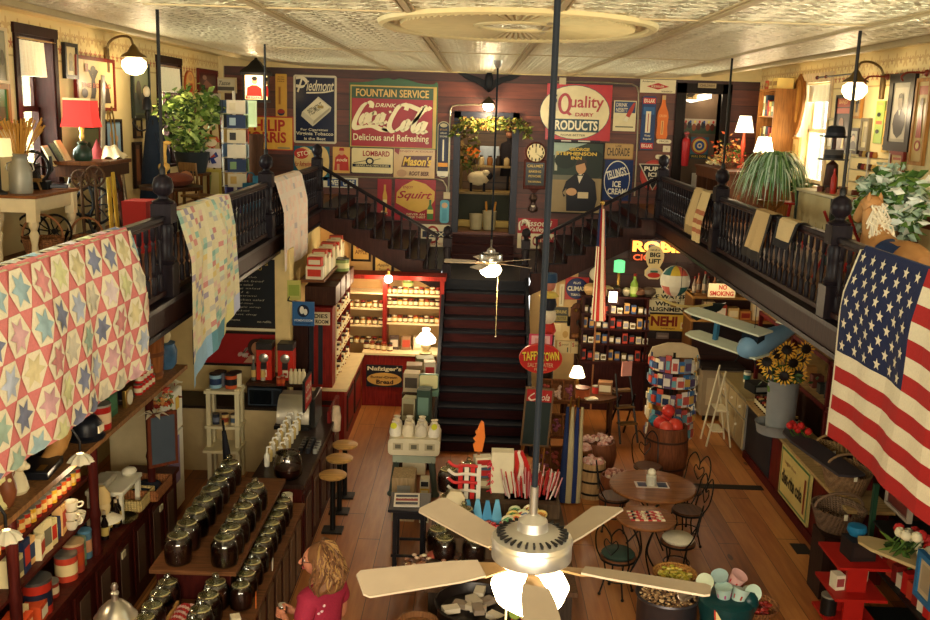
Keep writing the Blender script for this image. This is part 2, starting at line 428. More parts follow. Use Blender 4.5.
WIN=[(XWL,-1,w1a.y,w1b.y,4.25,w1a.z),(XWL,-1,w2a.y,w2b.y,4.25,w2a.z),(XWR,1,w3a.y+.0,w3b.y,4.25,w3a.z+.02),(XWR,1,6.2,7.2,4.25,6.02),(XWL,-1,6.4,7.4,4.25,6.05)]  # the last two windows are out of view, added to let in light
wall_x('wall_left',XWL-.4,XWL,[q[2:]for q in WIN if q[0]<0],m_paper('left',zl),FLM-.3,6.5)
wall_x('wall_right',XWR,XWR+.4,[q[2:]for q in WIN if q[0]>0],m_paper('right',zr_),FLM-.3,6.5)
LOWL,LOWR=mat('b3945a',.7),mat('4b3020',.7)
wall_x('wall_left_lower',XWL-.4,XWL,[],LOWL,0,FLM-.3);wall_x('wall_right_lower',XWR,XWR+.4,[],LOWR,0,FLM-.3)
SASH=mat('28120c',.5,'wood');SASHW=mat('c9b088',.5,'wood');LACE=mat('efe9cf',.8,'cloth')
PANE=mat('eef4f0',.02,'glass')
for i,(x,s,ya,yb,za,zb)in enumerate(WIN):
	b=B();sm=SASH if s<0 else SASHW;xo=x+s*.3
	b.bx(min(x-s*.02,xo),max(x-s*.02,xo),ya,ya+.05,za,zb,sm).bx(min(x-s*.02,xo),max(x-s*.02,xo),yb-.05,yb,za,zb,sm)
	b.bx(min(x,xo),max(x,xo),ya,yb,zb-.06,zb,sm).bx(min(x-s*.06,xo),max(x-s*.06,xo),ya-.05,yb+.05,za-.05,za,sm)
	for y in(ya-.03,yb+.03):b.box((x-s*.015,y,(za+zb)/2),(.03,.1,zb-za+.1),sm)
	b.box((x-s*.015,(ya+yb)/2,zb+.03),(.04,yb-ya+.2,.12),sm)
	zm=za+(zb-za)*.52
	for z0,z1,xx in((za,zm,x+s*.2),(zm-.05,zb-.06,x+s*.25)):
		b.box((xx,(ya+yb)/2,z0+.03),(.04,yb-ya-.1,.06),sm).box((xx,(ya+yb)/2,z1-.03),(.04,yb-ya-.1,.06),sm)
		b.box((xx,ya+.08,(z0+z1)/2),(.04,.06,z1-z0),sm).box((xx,yb-.08,(z0+z1)/2),(.04,.06,z1-z0),sm)
	o=struct(b.build('window_%d'%(i+1)))
	struct(B().bx(xo-.005,xo+.005,ya,yb,za,zb,PANE).build('window_pane',o))
	if i<3:
		b=B();zz=zb-.1;n=24;hh=.42 if s<0 else .3
		xx=x-s*.02 if s<0 else x+s*.1
		cl=thing('curtain_valance','white ruffled valance curtain across the top of the %s window'%('left front','left rear','right wall')[i],'curtain',(xx,ya,zz))
		b.grid(lambda u,v:(.025*sin(u*40)*(.4+v),(.05+u*.9)*(yb-ya)*(.72 if i==0 else 1),-v*hh),48,5,LACE);b.build('cloth',cl)
		B().tube([(0,-.03,.02),(0,yb-ya+.03,.02)],.012,BRASS).build('rod',cl)
d1a,d1b=P(461,118,y=YB),P(513,118,y=YB);dz0=P(490,233,y=YB).z
d2a,d2b=P(686,93,y=YB),P(722,93,y=YB)
px0=P(224,66,y=YB).x
def wall_y(name,y0,y1,holes,m,x0,x1,z0,z1):
	b=B();xs=sorted({x0,x1,*[h[0]for h in holes],*[h[1]for h in holes]})
	for a,c in zip(xs,xs[1:]):
		h=[q for q in holes if q[0]<=a+1e-6 and q[1]>=c-1e-6]
		if h:
			if h[0][2]>z0:b.bx(a,c,y0,y1,z0,h[0][2],m)
			b.bx(a,c,y0,y1,h[0][3],z1,m)
		else:b.bx(a,c,y0,y1,z0,z1,m)
	return struct(b.build(name))
wall_y('wall_back',YB,YB+.3,[(d1a.x,d1b.x,dz0,d1a.z),(d2a.x,d2b.x,FLM,d2a.z)],MWALLB,px0,XWR,2.0,6.5)
struct(B().bx(XWL,px0,YB-.12,YB+.3,FLM,6.5,m_paper('corner',9)).build('wall_back_corner'))
struct(B().bx(px0,XWR,YB-.05,YB,zc-.02,zc+.25,PLAIN).build('trim_3'))
UNDER=mat('5a4128',.7)
for nm,xa,xb in(('left',XWL,XL),('right',XR,XWR)):
	b=B();b.bx(xa,xb,-1,YB,3.22,FLM,UNDER);b.bx(xa,xb,-1,YB,FLM-.02,FLM+.003,mat('6b452a',.5,'plank'))
	struct(b.build('floor_gallery_'+nm))
	s=1 if nm=='left' else-1;x=xb if s>0 else xa
	b=B();b.box((x+s*.02,8.5,3.33),(.06,19,.3),DW2);b.box((x+s*.05,8.5,3.475),(.12,19,.045),DW);b.box((x+s*.045,8.5,3.2),(.05,19,.05),DW)
	struct(b.build('trim_fascia_'+nm))
YR=18.06
ZLs=2.04
struct(B().prism([(-2.98,0),(-.64,0),(-.64,ZLs),(-2.93,3.24),(-2.98,3.24)],YR,YR+.15,mat('c79a5c',.7)).build('wall_rear_left_lower'))
xs=P(577,300,y=YR).x
zs=ZLs+(xs-1.08)/(3.42-1.08)*1.2
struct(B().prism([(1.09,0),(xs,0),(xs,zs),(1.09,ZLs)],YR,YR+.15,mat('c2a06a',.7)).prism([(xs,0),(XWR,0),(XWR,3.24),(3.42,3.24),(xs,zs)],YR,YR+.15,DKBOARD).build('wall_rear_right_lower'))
struct(B().bx(XWL,-2.97,14.4,14.55,0,3.22,CREAM).build('wall_partition'))
struct(B().bx(-2.97,-2.75,14.25,14.6,0,3.22,mat('d9c183',.6)).build('pillar'))
struct(B().bx(-2.75,-2.52,14.5,14.6,0,2.3,mat('2b1610',.4,'wood')).build('door_1'))
struct(B().bx(-2.98,-2.9,14.6,18.05,0,3.22,CREAM).build('wall_corridor'))
YL,ZL=18.0,2.23
XA,XB=-.5,.95
TRD,RIS=mat('12151c',.4,'plank'),mat('2c0c0b',.5,'plank')
st=thing('staircase','wide dark central staircase rising from the shop floor to the landing','staircase',(0,14.7,0))
n=12;rh=ZL/n;run=(YL-14.7)/(n-1)
for i in range(n):
	y=i*run
	B().bx(XA,XB,y,y+.025,i*rh,(i+1)*rh-.03,RIS).build('riser',st)
	if i<n-1:B().bx(XA-.02,XB+.02,y-.03,y+run+.02,(i+1)*rh-.03,(i+1)*rh,TRD).build('tread',st)
for x in(XA-.05,XB+.05):
	s_=B();s_.add([(x-.03,-.1,0),(x+.03,-.1,0),(x+.03,3.3,0),(x-.03,3.3,0),(x-.03,-.1,.28),(x+.03,-.1,.28),(x+.03,3.3,ZL+.08),(x-.03,3.3,ZL+.08)],[(0,1,5,4),(1,2,6,5),(2,3,7,6),(3,0,4,7),(4,5,6,7)],NAVY);s_.build('stringer',st)
b=B();b.bx(XA-.1,XB+.1,YL-.04,YB,ZL-.2,ZL,TRD)
for k in range(3):b.bx(d1a.x-.1,d1b.x+.1,20.1+k*.3,YB+.1,ZL+k*.16,ZL+(k+1)*.16-.002,RIS)
struct(b.build('floor_landing'))
b=B();b.bx(XA-.1,XB+.1,YL+.1,YL+.2,0,ZL-.2,NAVY);struct(b.build('wall_under_landing'))
def flight(side,xa,xb,lab):
	"""seven broad steps from the landing at xa up to the gallery at xb"""
	s=1 if xb>xa else-1;o=thing('stair_flight',lab,'staircase',(xa,YL,ZL));n=7;rh=(FLM-ZL)/n;r=abs(xb-xa)/n
	for i in range(n):
		x=s*i*r
		B().bx(min(x,x+s*.03),max(x,x+s*.03),0,2.98,i*rh,(i+1)*rh-.03,RIS).build('riser',o)
		B().bx(min(x-s*.03,x+s*r),max(x-s*.03,x+s*r),-.02,2.98,(i+1)*rh-.03,(i+1)*rh,TRD).build('tread',o)
	pts=[(s*-.08,-.3),(s*-.08,.02)]
	for i in range(n):pts+=[(s*i*r,i*rh+.0),(s*i*r,(i+1)*rh-.03)]
	pts+=[(s*n*r,n*rh-.03),(s*n*r,n*rh-.32)]
	p2=[pts[0]]+pts[2:]
	B().prism(p2 if s<0 else p2,-.05,.02,DW2).build('stringer',o)
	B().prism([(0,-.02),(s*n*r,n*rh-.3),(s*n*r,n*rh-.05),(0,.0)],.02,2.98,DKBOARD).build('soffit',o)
	return o
flight(-1,XA-.13,XL,'left dark stair flight climbing from the landing to the left gallery')
flight(1,XB+.13,XR,'right dark stair flight climbing from the landing to the right gallery')
BAL=[(.02,0),(.026,.02),(.026,.16),(.012,.18),(.024,.21),(.014,.25),(.025,.36),(.014,.47),(.022,.5),(.012,.52),(.024,.54),(.024,.66)]
bb=B();bb.lathe(BAL,DW,8);BALM=bb.mesh('baluster')
NEW=B()
NEW.box((0,0,.16),(.2,.2,.32),DW).lathe([(.085,.32),(.1,.36),(.075,.4),(.08,.55),(.09,.66),(.075,.7),(.1,.73)],DW,16).box((0,0,.8),(.19,.19,.18),DW)
NEW.lathe([(.1,.89),(.11,.91),(.05,.94),(.045,.96),(.09,1.0),(.1,1.06),(.08,1.13),(.02,1.17)],DW,16)
NEWM=NEW.mesh('newel_post')
def newel(loc,lab,sc=1.):
	o=bpy.data.objects.new('newel_post',NEWM);COL.objects.link(o);o.location=loc;o.scale=(sc,sc,sc)
	return tag(o,lab,'newel post','turned newel posts')
def baluster(par,p,k=1.):
	o=bpy.data.objects.new('baluster',BALM);COL.objects.link(o);o.parent=par;o.location=p;o.scale=(1,1,k)
NY=[9.12,13.63,18.0]
def bay(x,ya,yb,lab):
	o=thing('balustrade',lab,'railing',(x,ya,FLM),0,'gallery balustrades');ln=yb-ya
	B().bx(-.045,.045,.101,ln-.101,.735,.785,DW).bx(-.03,.03,.101,ln-.101,.7,.735,DW2).build('handrail',o,bev=.01)
	B().bx(-.035,.035,.101,ln-.101,.03,.075,DW2).build('bottom_rail',o)
	n=round((ln-.2)/.18)
	for i in range(n):baluster(o,(0,.15+i*(ln-.3)/(n-1),.065),.97)
for nm,x in(('left',XL),('right',XR)):
	for a,c,w in((4.6,NY[0],'nearest the viewer, before the first newel post'),(NY[0],NY[1],'between the first and second newel posts'),(NY[1],NY[2],'between the second newel post and the stairs')):
		bay(x,a,c,'dark turned balustrade of the %s gallery %s'%(nm,w))
	for i,y in enumerate(NY):
		newel((x,y,FLM),'dark ball-topped newel post on the %s gallery rail, %s'%(nm,('nearest one','middle one','at the head of the stairs')[i]))
	for i,y in enumerate(NY[:2]):
		o=thing('hanging_rod','thin black iron rod from the ceiling to the %s newel post of the %s gallery'%(('nearest','middle')[i],nm),'rod',(x,y,FLM+1.16),0,'gallery suspension rods')
		B().tube([(0,0,0),(0,0,zc-FLM-1.16)],.016,IRON).build('shaft',o);B().lathe([(.03,.0),(.03,.06),(.018,.08)],IRON,10).build('socket',o)
for s,xa,xb,nm in((-1,XA-.13,XL,'left'),(1,XB+.13,XR,'right')):
	o=thing('stair_balustrade','sloping dark balustrade of the %s stair flight'%nm,'railing',(xa,YL,ZL));ln=abs(xb-xa);dz=FLM-ZL
	tp=[(s*.06,0,.8),(s*(ln-.06),0,dz+.76)]
	B().tube(tp,.035,DW,8).build('handrail',o)
	n=7
	for i in range(n):
		for q in(.25,.75):
			x=(i+q)*ln/n;z0=(i+1)*dz/n;z1=.8+(dz-.04)*x/ln
			baluster(o,(s*x,0,z0),(z1-z0)/.66)
	newel((xa-s*.12,YL+.06,ZL),'slim dark newel post at the foot of the %s stair flight on the landing'%nm,.85)
# signs on the upper back wall
def crest():
	o=[(0,0),(1,0),(1,.93),(.985,.965),(.95,.93),(.9,.925),(.78,.94),(.66,.985),(.56,1.0),(.5,.975),(.44,1.0),(.34,.985),(.22,.94),(.1,.925),(0,.92)]
	return o
cz=lambda x,y:((x-140)/630,(610-y)/480)
W_='e9dcae'
def cp(*pts):return[cz(*p)for p in pts]
def oo(cx,cy,rx=19,ry=33,sl=.32):
	return cp(*[(cx+rx*cos(a)+sl*ry*sin(a),cy-ry*sin(a))for a in[2*pi*i/9 for i in range(10)]])
CO=[cp((296,335),(300,312),(278,300),(240,322),(200,385),(178,440),(182,475),(220,476),(270,455)),cp((182,470),(240,468),(310,462),(370,482),(420,488),(380,470)),oo(247,412),cp((322,385),(316,368),(296,380),(284,415),(290,440),(312,436),(335,420)),oo(360,410),cp((392,372),(372,430),(384,442),(412,425)),cp((425,362),(442,358)),cp((545,345),(552,318),(530,308),(490,330),(450,390),(428,450),(440,488),(475,488),(520,455)),cp((470,350),(505,312),(560,312),(610,328),(660,345),(700,340),(722,318)),oo(543,450),cp((580,440),(625,400),(672,345),(682,322),(664,326),(625,395),(600,455),(606,488),(636,480)),oo(652,462),cp((692,420),(668,484),(682,494),(700,482))]
el=[('p',[(.012,.01),(.988,.01),(.988,.89),(.012,.89)],'c2a14a'),('p',[(.024,.02),(.95,.02),(.95,.87),(.024,.87)],'2d4a2a'),('r',.03,.02,.945,.705,'9c1f26'),('t','FOUNTAIN SERVICE',.075,.73,.9,.84,'d8b25c',.02),('t','DRINK',.294,.585,.53,.64,W_,.02,.3,1.1)]
el+=[('pen',c,W_,.052,25)for c in CO]+[('t','Delicious and Refreshing',.05,.075,.91,.2,W_,.012)]
sign('cola_sign','big green and red fountain service cola sign on the dark board wall','sign',(349.6,78.5,437.5,148.5),'B','2f5a2f',el,shape=crest(),t=.05,rough=.3)
pm=[('r',.03,.02,.97,.98,'b9b298'),('r',.05,.033,.95,.967,'1b2138'),('pen',[(.06,.95),(.2,.96),(.3,.9),(.22,.83),(.06,.84)],'d8cfb0',.035),('pen',[(.2,.95),(.1,.75)],'d8cfb0',.03),('t','iedmont',.3,.77,.94,.93,'d8cfb0',.01,.35),('pen',[(.3,.74),(.7,.755),(.93,.785)],'d8cfb0',.02),('p',[(.2,.46),(.58,.69),(.88,.54),(.86,.48),(.45,.25),(.18,.4)],'c5bda0'),('p',[(.22,.47),(.57,.67),(.84,.54),(.47,.34)],'d9d0ae'),('p',[(.47,.33),(.84,.53),(.84,.5),(.46,.28)],'a39b80'),('t','PIEDMONT',.33,.46,.7,.56,'6a6650',.01,0.,1.,.55),('r',.56,.52,.7,.56,'a08a50'),('t','For Cigarettes',.17,.175,.8,.22,'d8cfb0'),('t','Virginia Tobacco',.06,.105,.93,.17,'d8cfb0',.018),('t','is the Best',.25,.05,.75,.09,'d8cfb0')]
sign('tobacco_sign','tall navy enamel tobacco sign with a tilted cigarette pack','sign',(293.8,75.5,336.8,143.5),'B','c9c0a0',pm,shape='round',rr=.05,rough=.18)
sign('tobacco_sign','yellow PHILIP MORRIS sign in red block letters behind the lantern','sign',(240,116,294,150),'B','a9332a',[('r',.02,.03,.975,.96,'d9a945'),('t','PHILIP',.13,.56,.84,.9,'a82b22',.03),('t','MORRIS',.04,.22,.86,.54,'a82b22',.03),('r',.7,.05,.93,.1,'8c8a66')])
sign('thermometer','narrow yellow advertising thermometer left of the navy tobacco sign','thermometer',(275.8,74,287,116.5),'B','c99a3e',[('t','WE PAY',.2,.91,.8,.94,'5a3a18'),('t','MORE',.2,.86,.8,.89,'5a3a18'),('t','HERE',.2,.81,.8,.84,'5a3a18'),('r',.25,.28,.5,.7,'a87a2c'),('r',.35,.3,.4,.68,'7a2a1a'),('e',.5,.1,.33,.08,'222a44'),('e',.5,.12,.33,.05,'9a2a22')],shape='round')
sign('beverage_sign','round-topped navy thermometer with an orange foot right of the cola sign','thermometer',(437.2,121.5,449.3,178),'B','c2b68c',[('rr',.06,.015,.94,.985,'1b2236',.4),('e',.5,.93,.3,.035,'c2b68c'),('t','EX-LAX',.2,.84,.8,.87,'c9a04a'),('t','DRUG',.25,.78,.75,.81,'d8d0b0'),('t','STORE',.2,.72,.8,.75,'d8d0b0'),('r',.3,.3,.7,.68,'26304e'),('r',.44,.3,.56,.68,'d8d0b0'),('r',.1,.2,.9,.27,'d8912f'),('r',.06,.03,.94,.12,'d4cfb8')],shape='pill')
sign('beverage_sign','teal STOP for refreshment sign partly behind the corner newel post','sign',(293.8,146.3,329.5,180),'B','1f5a6a',[('e',.3,.6,.28,.38,'d9bb78'),('e',.8,.55,.2,.45,'d9bb78'),('e',.22,.78,.2,.16,'b8322a'),('t','STOP',.1,.72,.52,.86,'e8dcb0',.02,0,1,.2),('t','for Refreshment',.04,.4,.62,.55,'a83226',.015,.3),('p',[(.6,.3),(.66,.8),(.72,.95),(.8,.8),(.75,.2)],'20262e')])
sign('beverage_sign','small yellow sign of a capped boy in red holding a drink','sign',(333,147,350,173),'B','cfa356',[('p',[(.08,.1),(.15,.6),(.35,.72),(.7,.72),(.9,.6),(.95,.1)],'b53328'),('e',.52,.8,.14,.12,'c58e62'),('p',[(.36,.86),(.68,.86),(.64,.97),(.4,.97)],'a3281f'),('t','soda',.2,.45,.85,.58,'e5cfa0',.02,.3),('r',.25,.1,.4,.35,'c58e62')])
sign('farm_sign','white LOMBARD sign with a black stripe and machine drawing','sign',(351.8,148.3,393,173),'B','dccb95',[('t','LOMBARD',.27,.68,.92,.9,'9a2a2a',.03),('r',.02,.24,.95,.36,'1d2030'),('t','GEARS AND MACHINES',.1,.26,.9,.34,'dccb95'),('e',.44,.48,.1,.15,'20242e'),('e',.44,.48,.06,.09,'dccb95'),('pen',[(.05,.4),(.35,.5)],'3a3a30',.03),('pen',[(.5,.5),(.7,.6)],'3a3a30',.03)],shape='round',rough=.2)
sign('beverage_sign',"cream root beer sign with yellow Mason's lettering on a brown flash",'sign',(393.8,147.5,434.8,178),'B','c9a774',[('t','ENJOY A COLD',.15,.83,.95,.9,'96503a'),('p',[(.02,.98),(.15,.98),(.12,.75),(.02,.85)],'8a2a2a'),('p',[(.18,.36),(.25,.72),(.93,.74),(.86,.36)],'4a1a16'),('t',"Mason's",.22,.4,.92,.7,'e0b83c',.03,.3),('t','ROOT BEER',.38,.08,.86,.22,'4a1a16',.03,.2),('e',.2,.15,.12,.12,'b08860')],rough=.2)
sign('pharmacy_sign','low white and blue WEST CARE sign behind the stair rail','sign',(323.5,177.5,358,187.5),'B','cfc9ae',[('r',.12,.1,.95,.85,'27406e'),('t','WEST CARE',.18,.2,.9,.75,'d8d4bc',.03)])
sign('beverage_sign','narrow red upright sign with a yellow bottle above the stair rail','sign',(377.5,179,391.5,216),'B','97222a',[('p',[(.38,.1),(.38,.55),(.46,.7),(.46,.85),(.6,.85),(.6,.7),(.7,.55),(.7,.1)],'c7973f'),('t','5c',.25,.05,.75,.14,'e0d0a0'),('r',.4,.3,.68,.45,'dcc48c')])
sign('beverage_sign','square red Squirt sign with a gold blob and green bottle','sign',(394.8,179.5,435.5,220.5),'B','92202a',[('p',[(.03,.42),(.05,.68),(.2,.84),(.45,.98),(.75,.9),(.98,.72),(.97,.5),(.85,.32),(.6,.2),(.35,.26)],'c99f45'),('t','ENJOY',.2,.76,.45,.84,'92202a'),('t','Squirt',.06,.48,.92,.72,'97222a',.02,.4),('p',[(.8,.04),(.8,.28),(.85,.4),(.85,.52),(.9,.52),(.9,.4),(.95,.28),(.95,.04)],'3f6a34'),('r',.8,.18,.95,.28,'d0c060'),('t','NEVER AN',.3,.13,.74,.18,'d8c090'),('t','AFTER THIRST',.3,.06,.76,.11,'d8c090')],rough=.25)
sign('thermometer','light blue bottle-shaped thermometer below the steel conduit','thermometer',(440,200,449,223),'B','58a3b5',[('e',.5,.77,.33,.12,'c2a07a'),('r',.25,.1,.75,.6,'4a93a8')],shape='round',rr=.3)
sign('dairy_sign','white sign with a red ring and black letters at the stair foot','sign',(421,224.5,450,246.5),'B','d9cfae',[('e',.4,.55,.24,.4,'9c2a22'),('e',.4,.55,.18,.3,'d9cfae'),('r',.05,.42,.95,.7,'1d2436'),('t','DOX',.2,.46,.8,.67,'d9cfae',.03),('t','PRODUCTS',.1,.08,.9,.18,'9c2a22')])
qd=[('e',.44,.5,.54,.485,'2c3a4a'),('e',.44,.5,.53,.475,'ddcf9f'),('t','uality',.36,.52,.88,.8,'a3272b',.015),('e',.28,.65,.105,.19,'a3272b'),('e',.28,.65,.055,.14,'ddcf9f'),('p',[(.28,.5),(.36,.44),(.4,.46),(.33,.53)],'a3272b'),('t','DAIRY',.45,.43,.73,.495,'a3272b',.03),('r',.05,.15,.82,.38,'1d3a3e'),('t','PRODUCTS',.07,.18,.8,.355,'e6dcb8',.03),('t','NONE BETTER',.24,.075,.62,.11,'3a3a30'),('e',.1,.7,.06,.07,'4a5666'),('p',[(.02,.55),(.05,.66),(.16,.66),(.18,.52)],'cbbfa0'),('e',.1,.79,.06,.03,'2a3446')]
sign('dairy_sign','red square Quality Dairy Products sign with a cream oval','sign',(546,84.5,611,140.5),'B','b0262a',qd,rough=.25)
sign('dairy_sign','thin dark strip sign just under the dairy products sign','sign',(550,139.8,600,142.6),'B','23202a',[('r',.22,.2,.42,.8,'d8d0c0'),('r',.56,.2,.8,.8,'d8d0c0')])
gs=[('r',0,.52,1,1,'2c3a30'),('p',[(0,.8),(0,1),(.7,1),(.45,.93),(.2,.85)],'9cb0a0'),('r',0,0,1,.5,'94805a'),('r',.0,.47,.5,.54,'6a6a58'),('p',[(.1,.6),(.1,.88),(.15,.88),(.15,.6)],'a9a890'),('e',.3,.75,.2,.12,'1e2a22'),('e',.85,.7,.2,.2,'1e2820'),('p',[(.36,.02),(.34,.35),(.27,.28),(.33,.24),(.3,.22),(.27,.3),(.33,.45),(.5,.56),(.7,.58),(.88,.45),(.93,.2),(.88,.02)],'15151b'),('p',[(.53,.56),(.66,.56),(.58,.42)],'d8ceb0'),('e',.6,.67,.1,.11,'c29468'),('p',[(.5,.68),(.52,.78),(.62,.8),(.7,.75),(.7,.63),(.66,.72)],'3a3026'),('p',[(.53,.565),(.59,.545),(.65,.565),(.65,.535),(.53,.535)],'111115'),('e',.44,.3,.1,.055,'c79a6c'),('r',.56,.21,.76,.3,'c9b890'),('t','GEORGE',.36,.89,.74,.935,'d8b64a',.03),('t','STEPHENSON',.12,.825,.88,.875,'d8b64a',.03),('t','INN',.4,.765,.6,.81,'d8b64a',.03)]
sign('painted_sign','tall painted inn sign of a standing man in a black suit','sign',(548.5,143.3,601.5,212.5),'B','2b3430',gs,frame='1a1512',fw=.03,rough=.4)
sign('ice_cream_sign','small white and blue sign with a tilted bottle beside the dairy sign','sign',(613.3,100.7,635.7,131.2),'B','d3c79c',[('r',.04,.6,.96,.97,'27406a'),('t','DRINK',.1,.8,.6,.92,'d8d0b0'),('t','NESBITT',.1,.63,.62,.76,'d8d0b0'),('p',[(.45,.35),(.62,.3),(.85,.68),(.95,.93),(.88,.95),(.68,.72)],'a5382c'),('p',[(.45,.35),(.62,.3),(.7,.45),(.55,.5)],'d8d0b0'),('r',.1,.12,.9,.16,'5a5a48')])
sign('ice_cream_sign','tan sign with dark CHLORAIDE lettering above the blue oval sign','sign',(603.3,143.5,633,159),'B','a3814b',[('rr',.03,.06,.97,.94,'b08f58',.1),('t','CHLORAIDE',.12,.2,.88,.72,'3a3226',.02),('t','USE',.4,.76,.6,.9,'3a3226')],shape='round',rr=.1)
tel=[('e',.48,.5,.44,.48,'d3d0bc'),('e',.48,.5,.415,.455,'1d2f5e'),('t',"TELLING'S",.1,.56,.78,.78,'d8d4c0',.03,0,1,.28),('t','ICE',.34,.33,.62,.48,'d8d4c0',.03),('t','CREAM',.18,.15,.8,.3,'d8d4c0',.03),('pen',[(.2,.52),(.5,.6),(.9,.68)],'d8d4c0',.025)]
sign('ice_cream_sign',"blue enamel Telling's Ice Cream sign with a white oval ring",'sign',(602.5,159.8,632,200.5),'B','1b2b57',tel,rough=.25)
sign('whiskey_sign','white sign with a red diamond up under the ceiling','sign',(640,79.7,675.5,93),'B','d6cda8',[('p',[(.18,.48),(.5,.25),(.82,.48),(.5,.75)],'a82c2c'),('t','KESSLER',.32,.41,.68,.56,'d6cda8'),('t','Anderson',.05,.78,.4,.92,'4a4a3a'),('t','WHISKEY',.6,.06,.92,.18,'3a3a30')])
sign('thermometer','blue and red EX-LAX drugstore thermometer beside the orange bottle','thermometer',(641,96.3,654.8,150),'B','1f3a66',[('r',.05,.86,.95,.97,'b5322c'),('t','EX-LAX',.12,.88,.88,.95,'e0d8c0',.03),('r',.05,.02,.95,.13,'b5322c'),('t','EX-LAX',.12,.045,.88,.11,'e0d8c0',.03),('r',.1,.66,.9,.8,'2c5a8a'),('r',.3,.32,.66,.72,'d8d0b4'),('r',.45,.34,.51,.68,'a3322a'),('t','Keep',.3,.24,.7,.29,'d8d0b4'),('t','Regular',.2,.18,.8,.225,'d8d0b4')],shape='round',rr=.15)
bo=[(.5-.13,1),(.5+.13,1),(.63,.86),(.7,.76),(.9,.62),(.96,.5),(.9,.3),(.96,.08),(.88,0),(.12,0),(.04,.08),(.1,.3),(.04,.5),(.1,.62),(.3,.76),(.37,.86)]
sign('thermometer','orange soda bottle-shaped thermometer on the board wall','thermometer',(656.3,95.5,668.5,139),'B','cf6a22',[('r',.36,.9,.64,1,'b8a070'),('r',.38,.1,.6,.42,'d8a860'),('t','CRUSH',.2,.5,.8,.56,'e0b070'),('r',.46,.12,.52,.4,'8a3a1a')],shape=bo,t=.06)
for i,(bx_,s)in enumerate((((656.3,139.5,671,143.5),'PRICES'),((662.8,145.8,670,152),''),((655.3,154.8,669.8,159),'SAVE'))):
	sign('small_placard',('white pill-shaped placard under the orange bottle','plain cream switch plate between two white placards','white pill-shaped placard above the black triangle sign')[i],'placard',bx_,'B','d8cfae',[('t',s,.2,.3,.8,.75,'4a4638')]if s else[('r',.4,.35,.6,.65,'b8a888')],shape='pill' if s else 'round')
pl_=sign('ice_cream_sign','round red disc sign mostly behind the black ice cold triangle','sign',(640,160,666,190),'B','a8362f',[('e',.5,.5,.44,.44,'b5453c')],shape='ell')
sign('ice_sign','black triangular PURE ICE COLD sign over a red disc beside the rail','sign',(638,164,668,190.5),('y',YB-.05),'b8b39a',[('p',[(.05,.97),(.95,.97),(.5,.06)],'16181e'),('t','PURE',.18,.74,.82,.9,'dcd6be',.03),('t','ICE',.33,.52,.67,.68,'dcd6be',.03),('t','COLD',.38,.36,.62,.48,'dcd6be',.03)],shape=[(0,1),(1,1),(.5,0)])
mv=[('r',.0,.0,1,.5,'d6cba6'),('t','Missouri',.08,.74,.86,.95,'e0d6b8',.015,.2),('t','Valley',.28,.53,.7,.72,'e0d6b8',.015,.2),('pen',[(.05,.6),(.04,.85),(.16,.95),(.26,.85),(.28,.7)],'e0d6b8',.05),('t','ICE CREAM',.1,.1,.92,.42,'8a2226',.04)]
sign('ice_cream_sign','red and cream Missouri Valley Ice Cream sign at the right stair foot','sign',(517.5,218.5,557,248.5),'B','a3262b',mv)
e_=[(-1,.95),(-.75,.98),(-.3,.72),(-.1,.6),(-.06,.78),(0,.85),(.08,.78),(.1,.6),(.3,.75),(.7,.98),(1,.9),(.7,.62),(.45,.5),(.2,.2),(.08,.0),(0,-.1),(-.08,0),(-.2,.2),(-.45,.45),(-.7,.6)]
M_,w_,h_=place((458,73.5,520,91),'B')
eg=thing('eagle_plaque','black carved spread-winged eagle above the lamp under the ceiling','plaque',M_=M_)
B().prism([(a*w_/2,c*h_)for a,c in e_],-.06,0,mat('15161a',.5)).build('wings',eg,bev=.01)
B().sph((0,-.07,h_*.55),(.09,.07,.22),mat('1a1a1d',.5)).sph((.03,-.1,h_*.82),.05,mat('1a1a1d',.5)).build('body',eg)
M_,w_,h_=place((524,141.5,546,189),'B')
ck=thing('wall_clock','long wooden wall clock with a white dial and baking powder ad glass','clock',M_=M_)
CW=mat('4a1c10',.4,'wood')
B().bx(-w_/2,w_/2,-.1,0,0,h_*.62,CW).lathe([(w_*.47,0),(w_*.47,.12)],CW,32,T=Matrix.Translation((0,0,h_*.77))@Matrix.Rotation(pi/2,4,'X')).prism([(-w_*.25,0),(w_*.25,0),(0,-h_*.1)],-.08,0,CW).build('case',ck,bev=.01)
b=B();b.lathe([(w_*.4,0),(w_*.4,.008)],mat('d8c796',.4),32,T=Matrix.Translation((0,-.122,h_*.77))@Matrix.Rotation(pi/2,4,'X'))
for i in range(12):
	a=pi/6*i;b.box((w_*.33*sin(a),-.134,h_*.77+w_*.33*cos(a)),(.025,.004,.06),'2a2218',T=None)
b.build('dial',ck)
B().add([(-.01,-.137,h_*.77),(.01,-.137,h_*.77),(.005,-.137,h_*.77+w_*.26),(-.005,-.137,h_*.77+w_*.26)],[(0,1,2,3)],'1a1510').add([(0,-.137,h_*.77-.012),(w_*.28,-.137,h_*.77-.09),(w_*.27,-.137,h_*.77-.11)],[(0,2,1)],'1a1510').build('hands',ck)
b=B();b.bx(-w_*.42,w_*.42,-.108,-.1,h_*.08,h_*.56,mat('1e2420',.2))
for s,a,c,q in(('CALUMET',.46,.52,.36),('BAKING',.35,.4,.28),('POWDER',.25,.3,.28),('THE ORIGINAL',.14,.18,.3)):put_text(b,s,-w_*q,h_*a,w_*q,h_*c,-.112,C('c2a458'),.02)
b.build('ad_glass',ck)
M_,w_,h_=place((528.5,194.5,537,212.5),'B')
tg=thing('fire_bell','small dark brass bell fixture on the wall below the clock','bell',M_=M_)
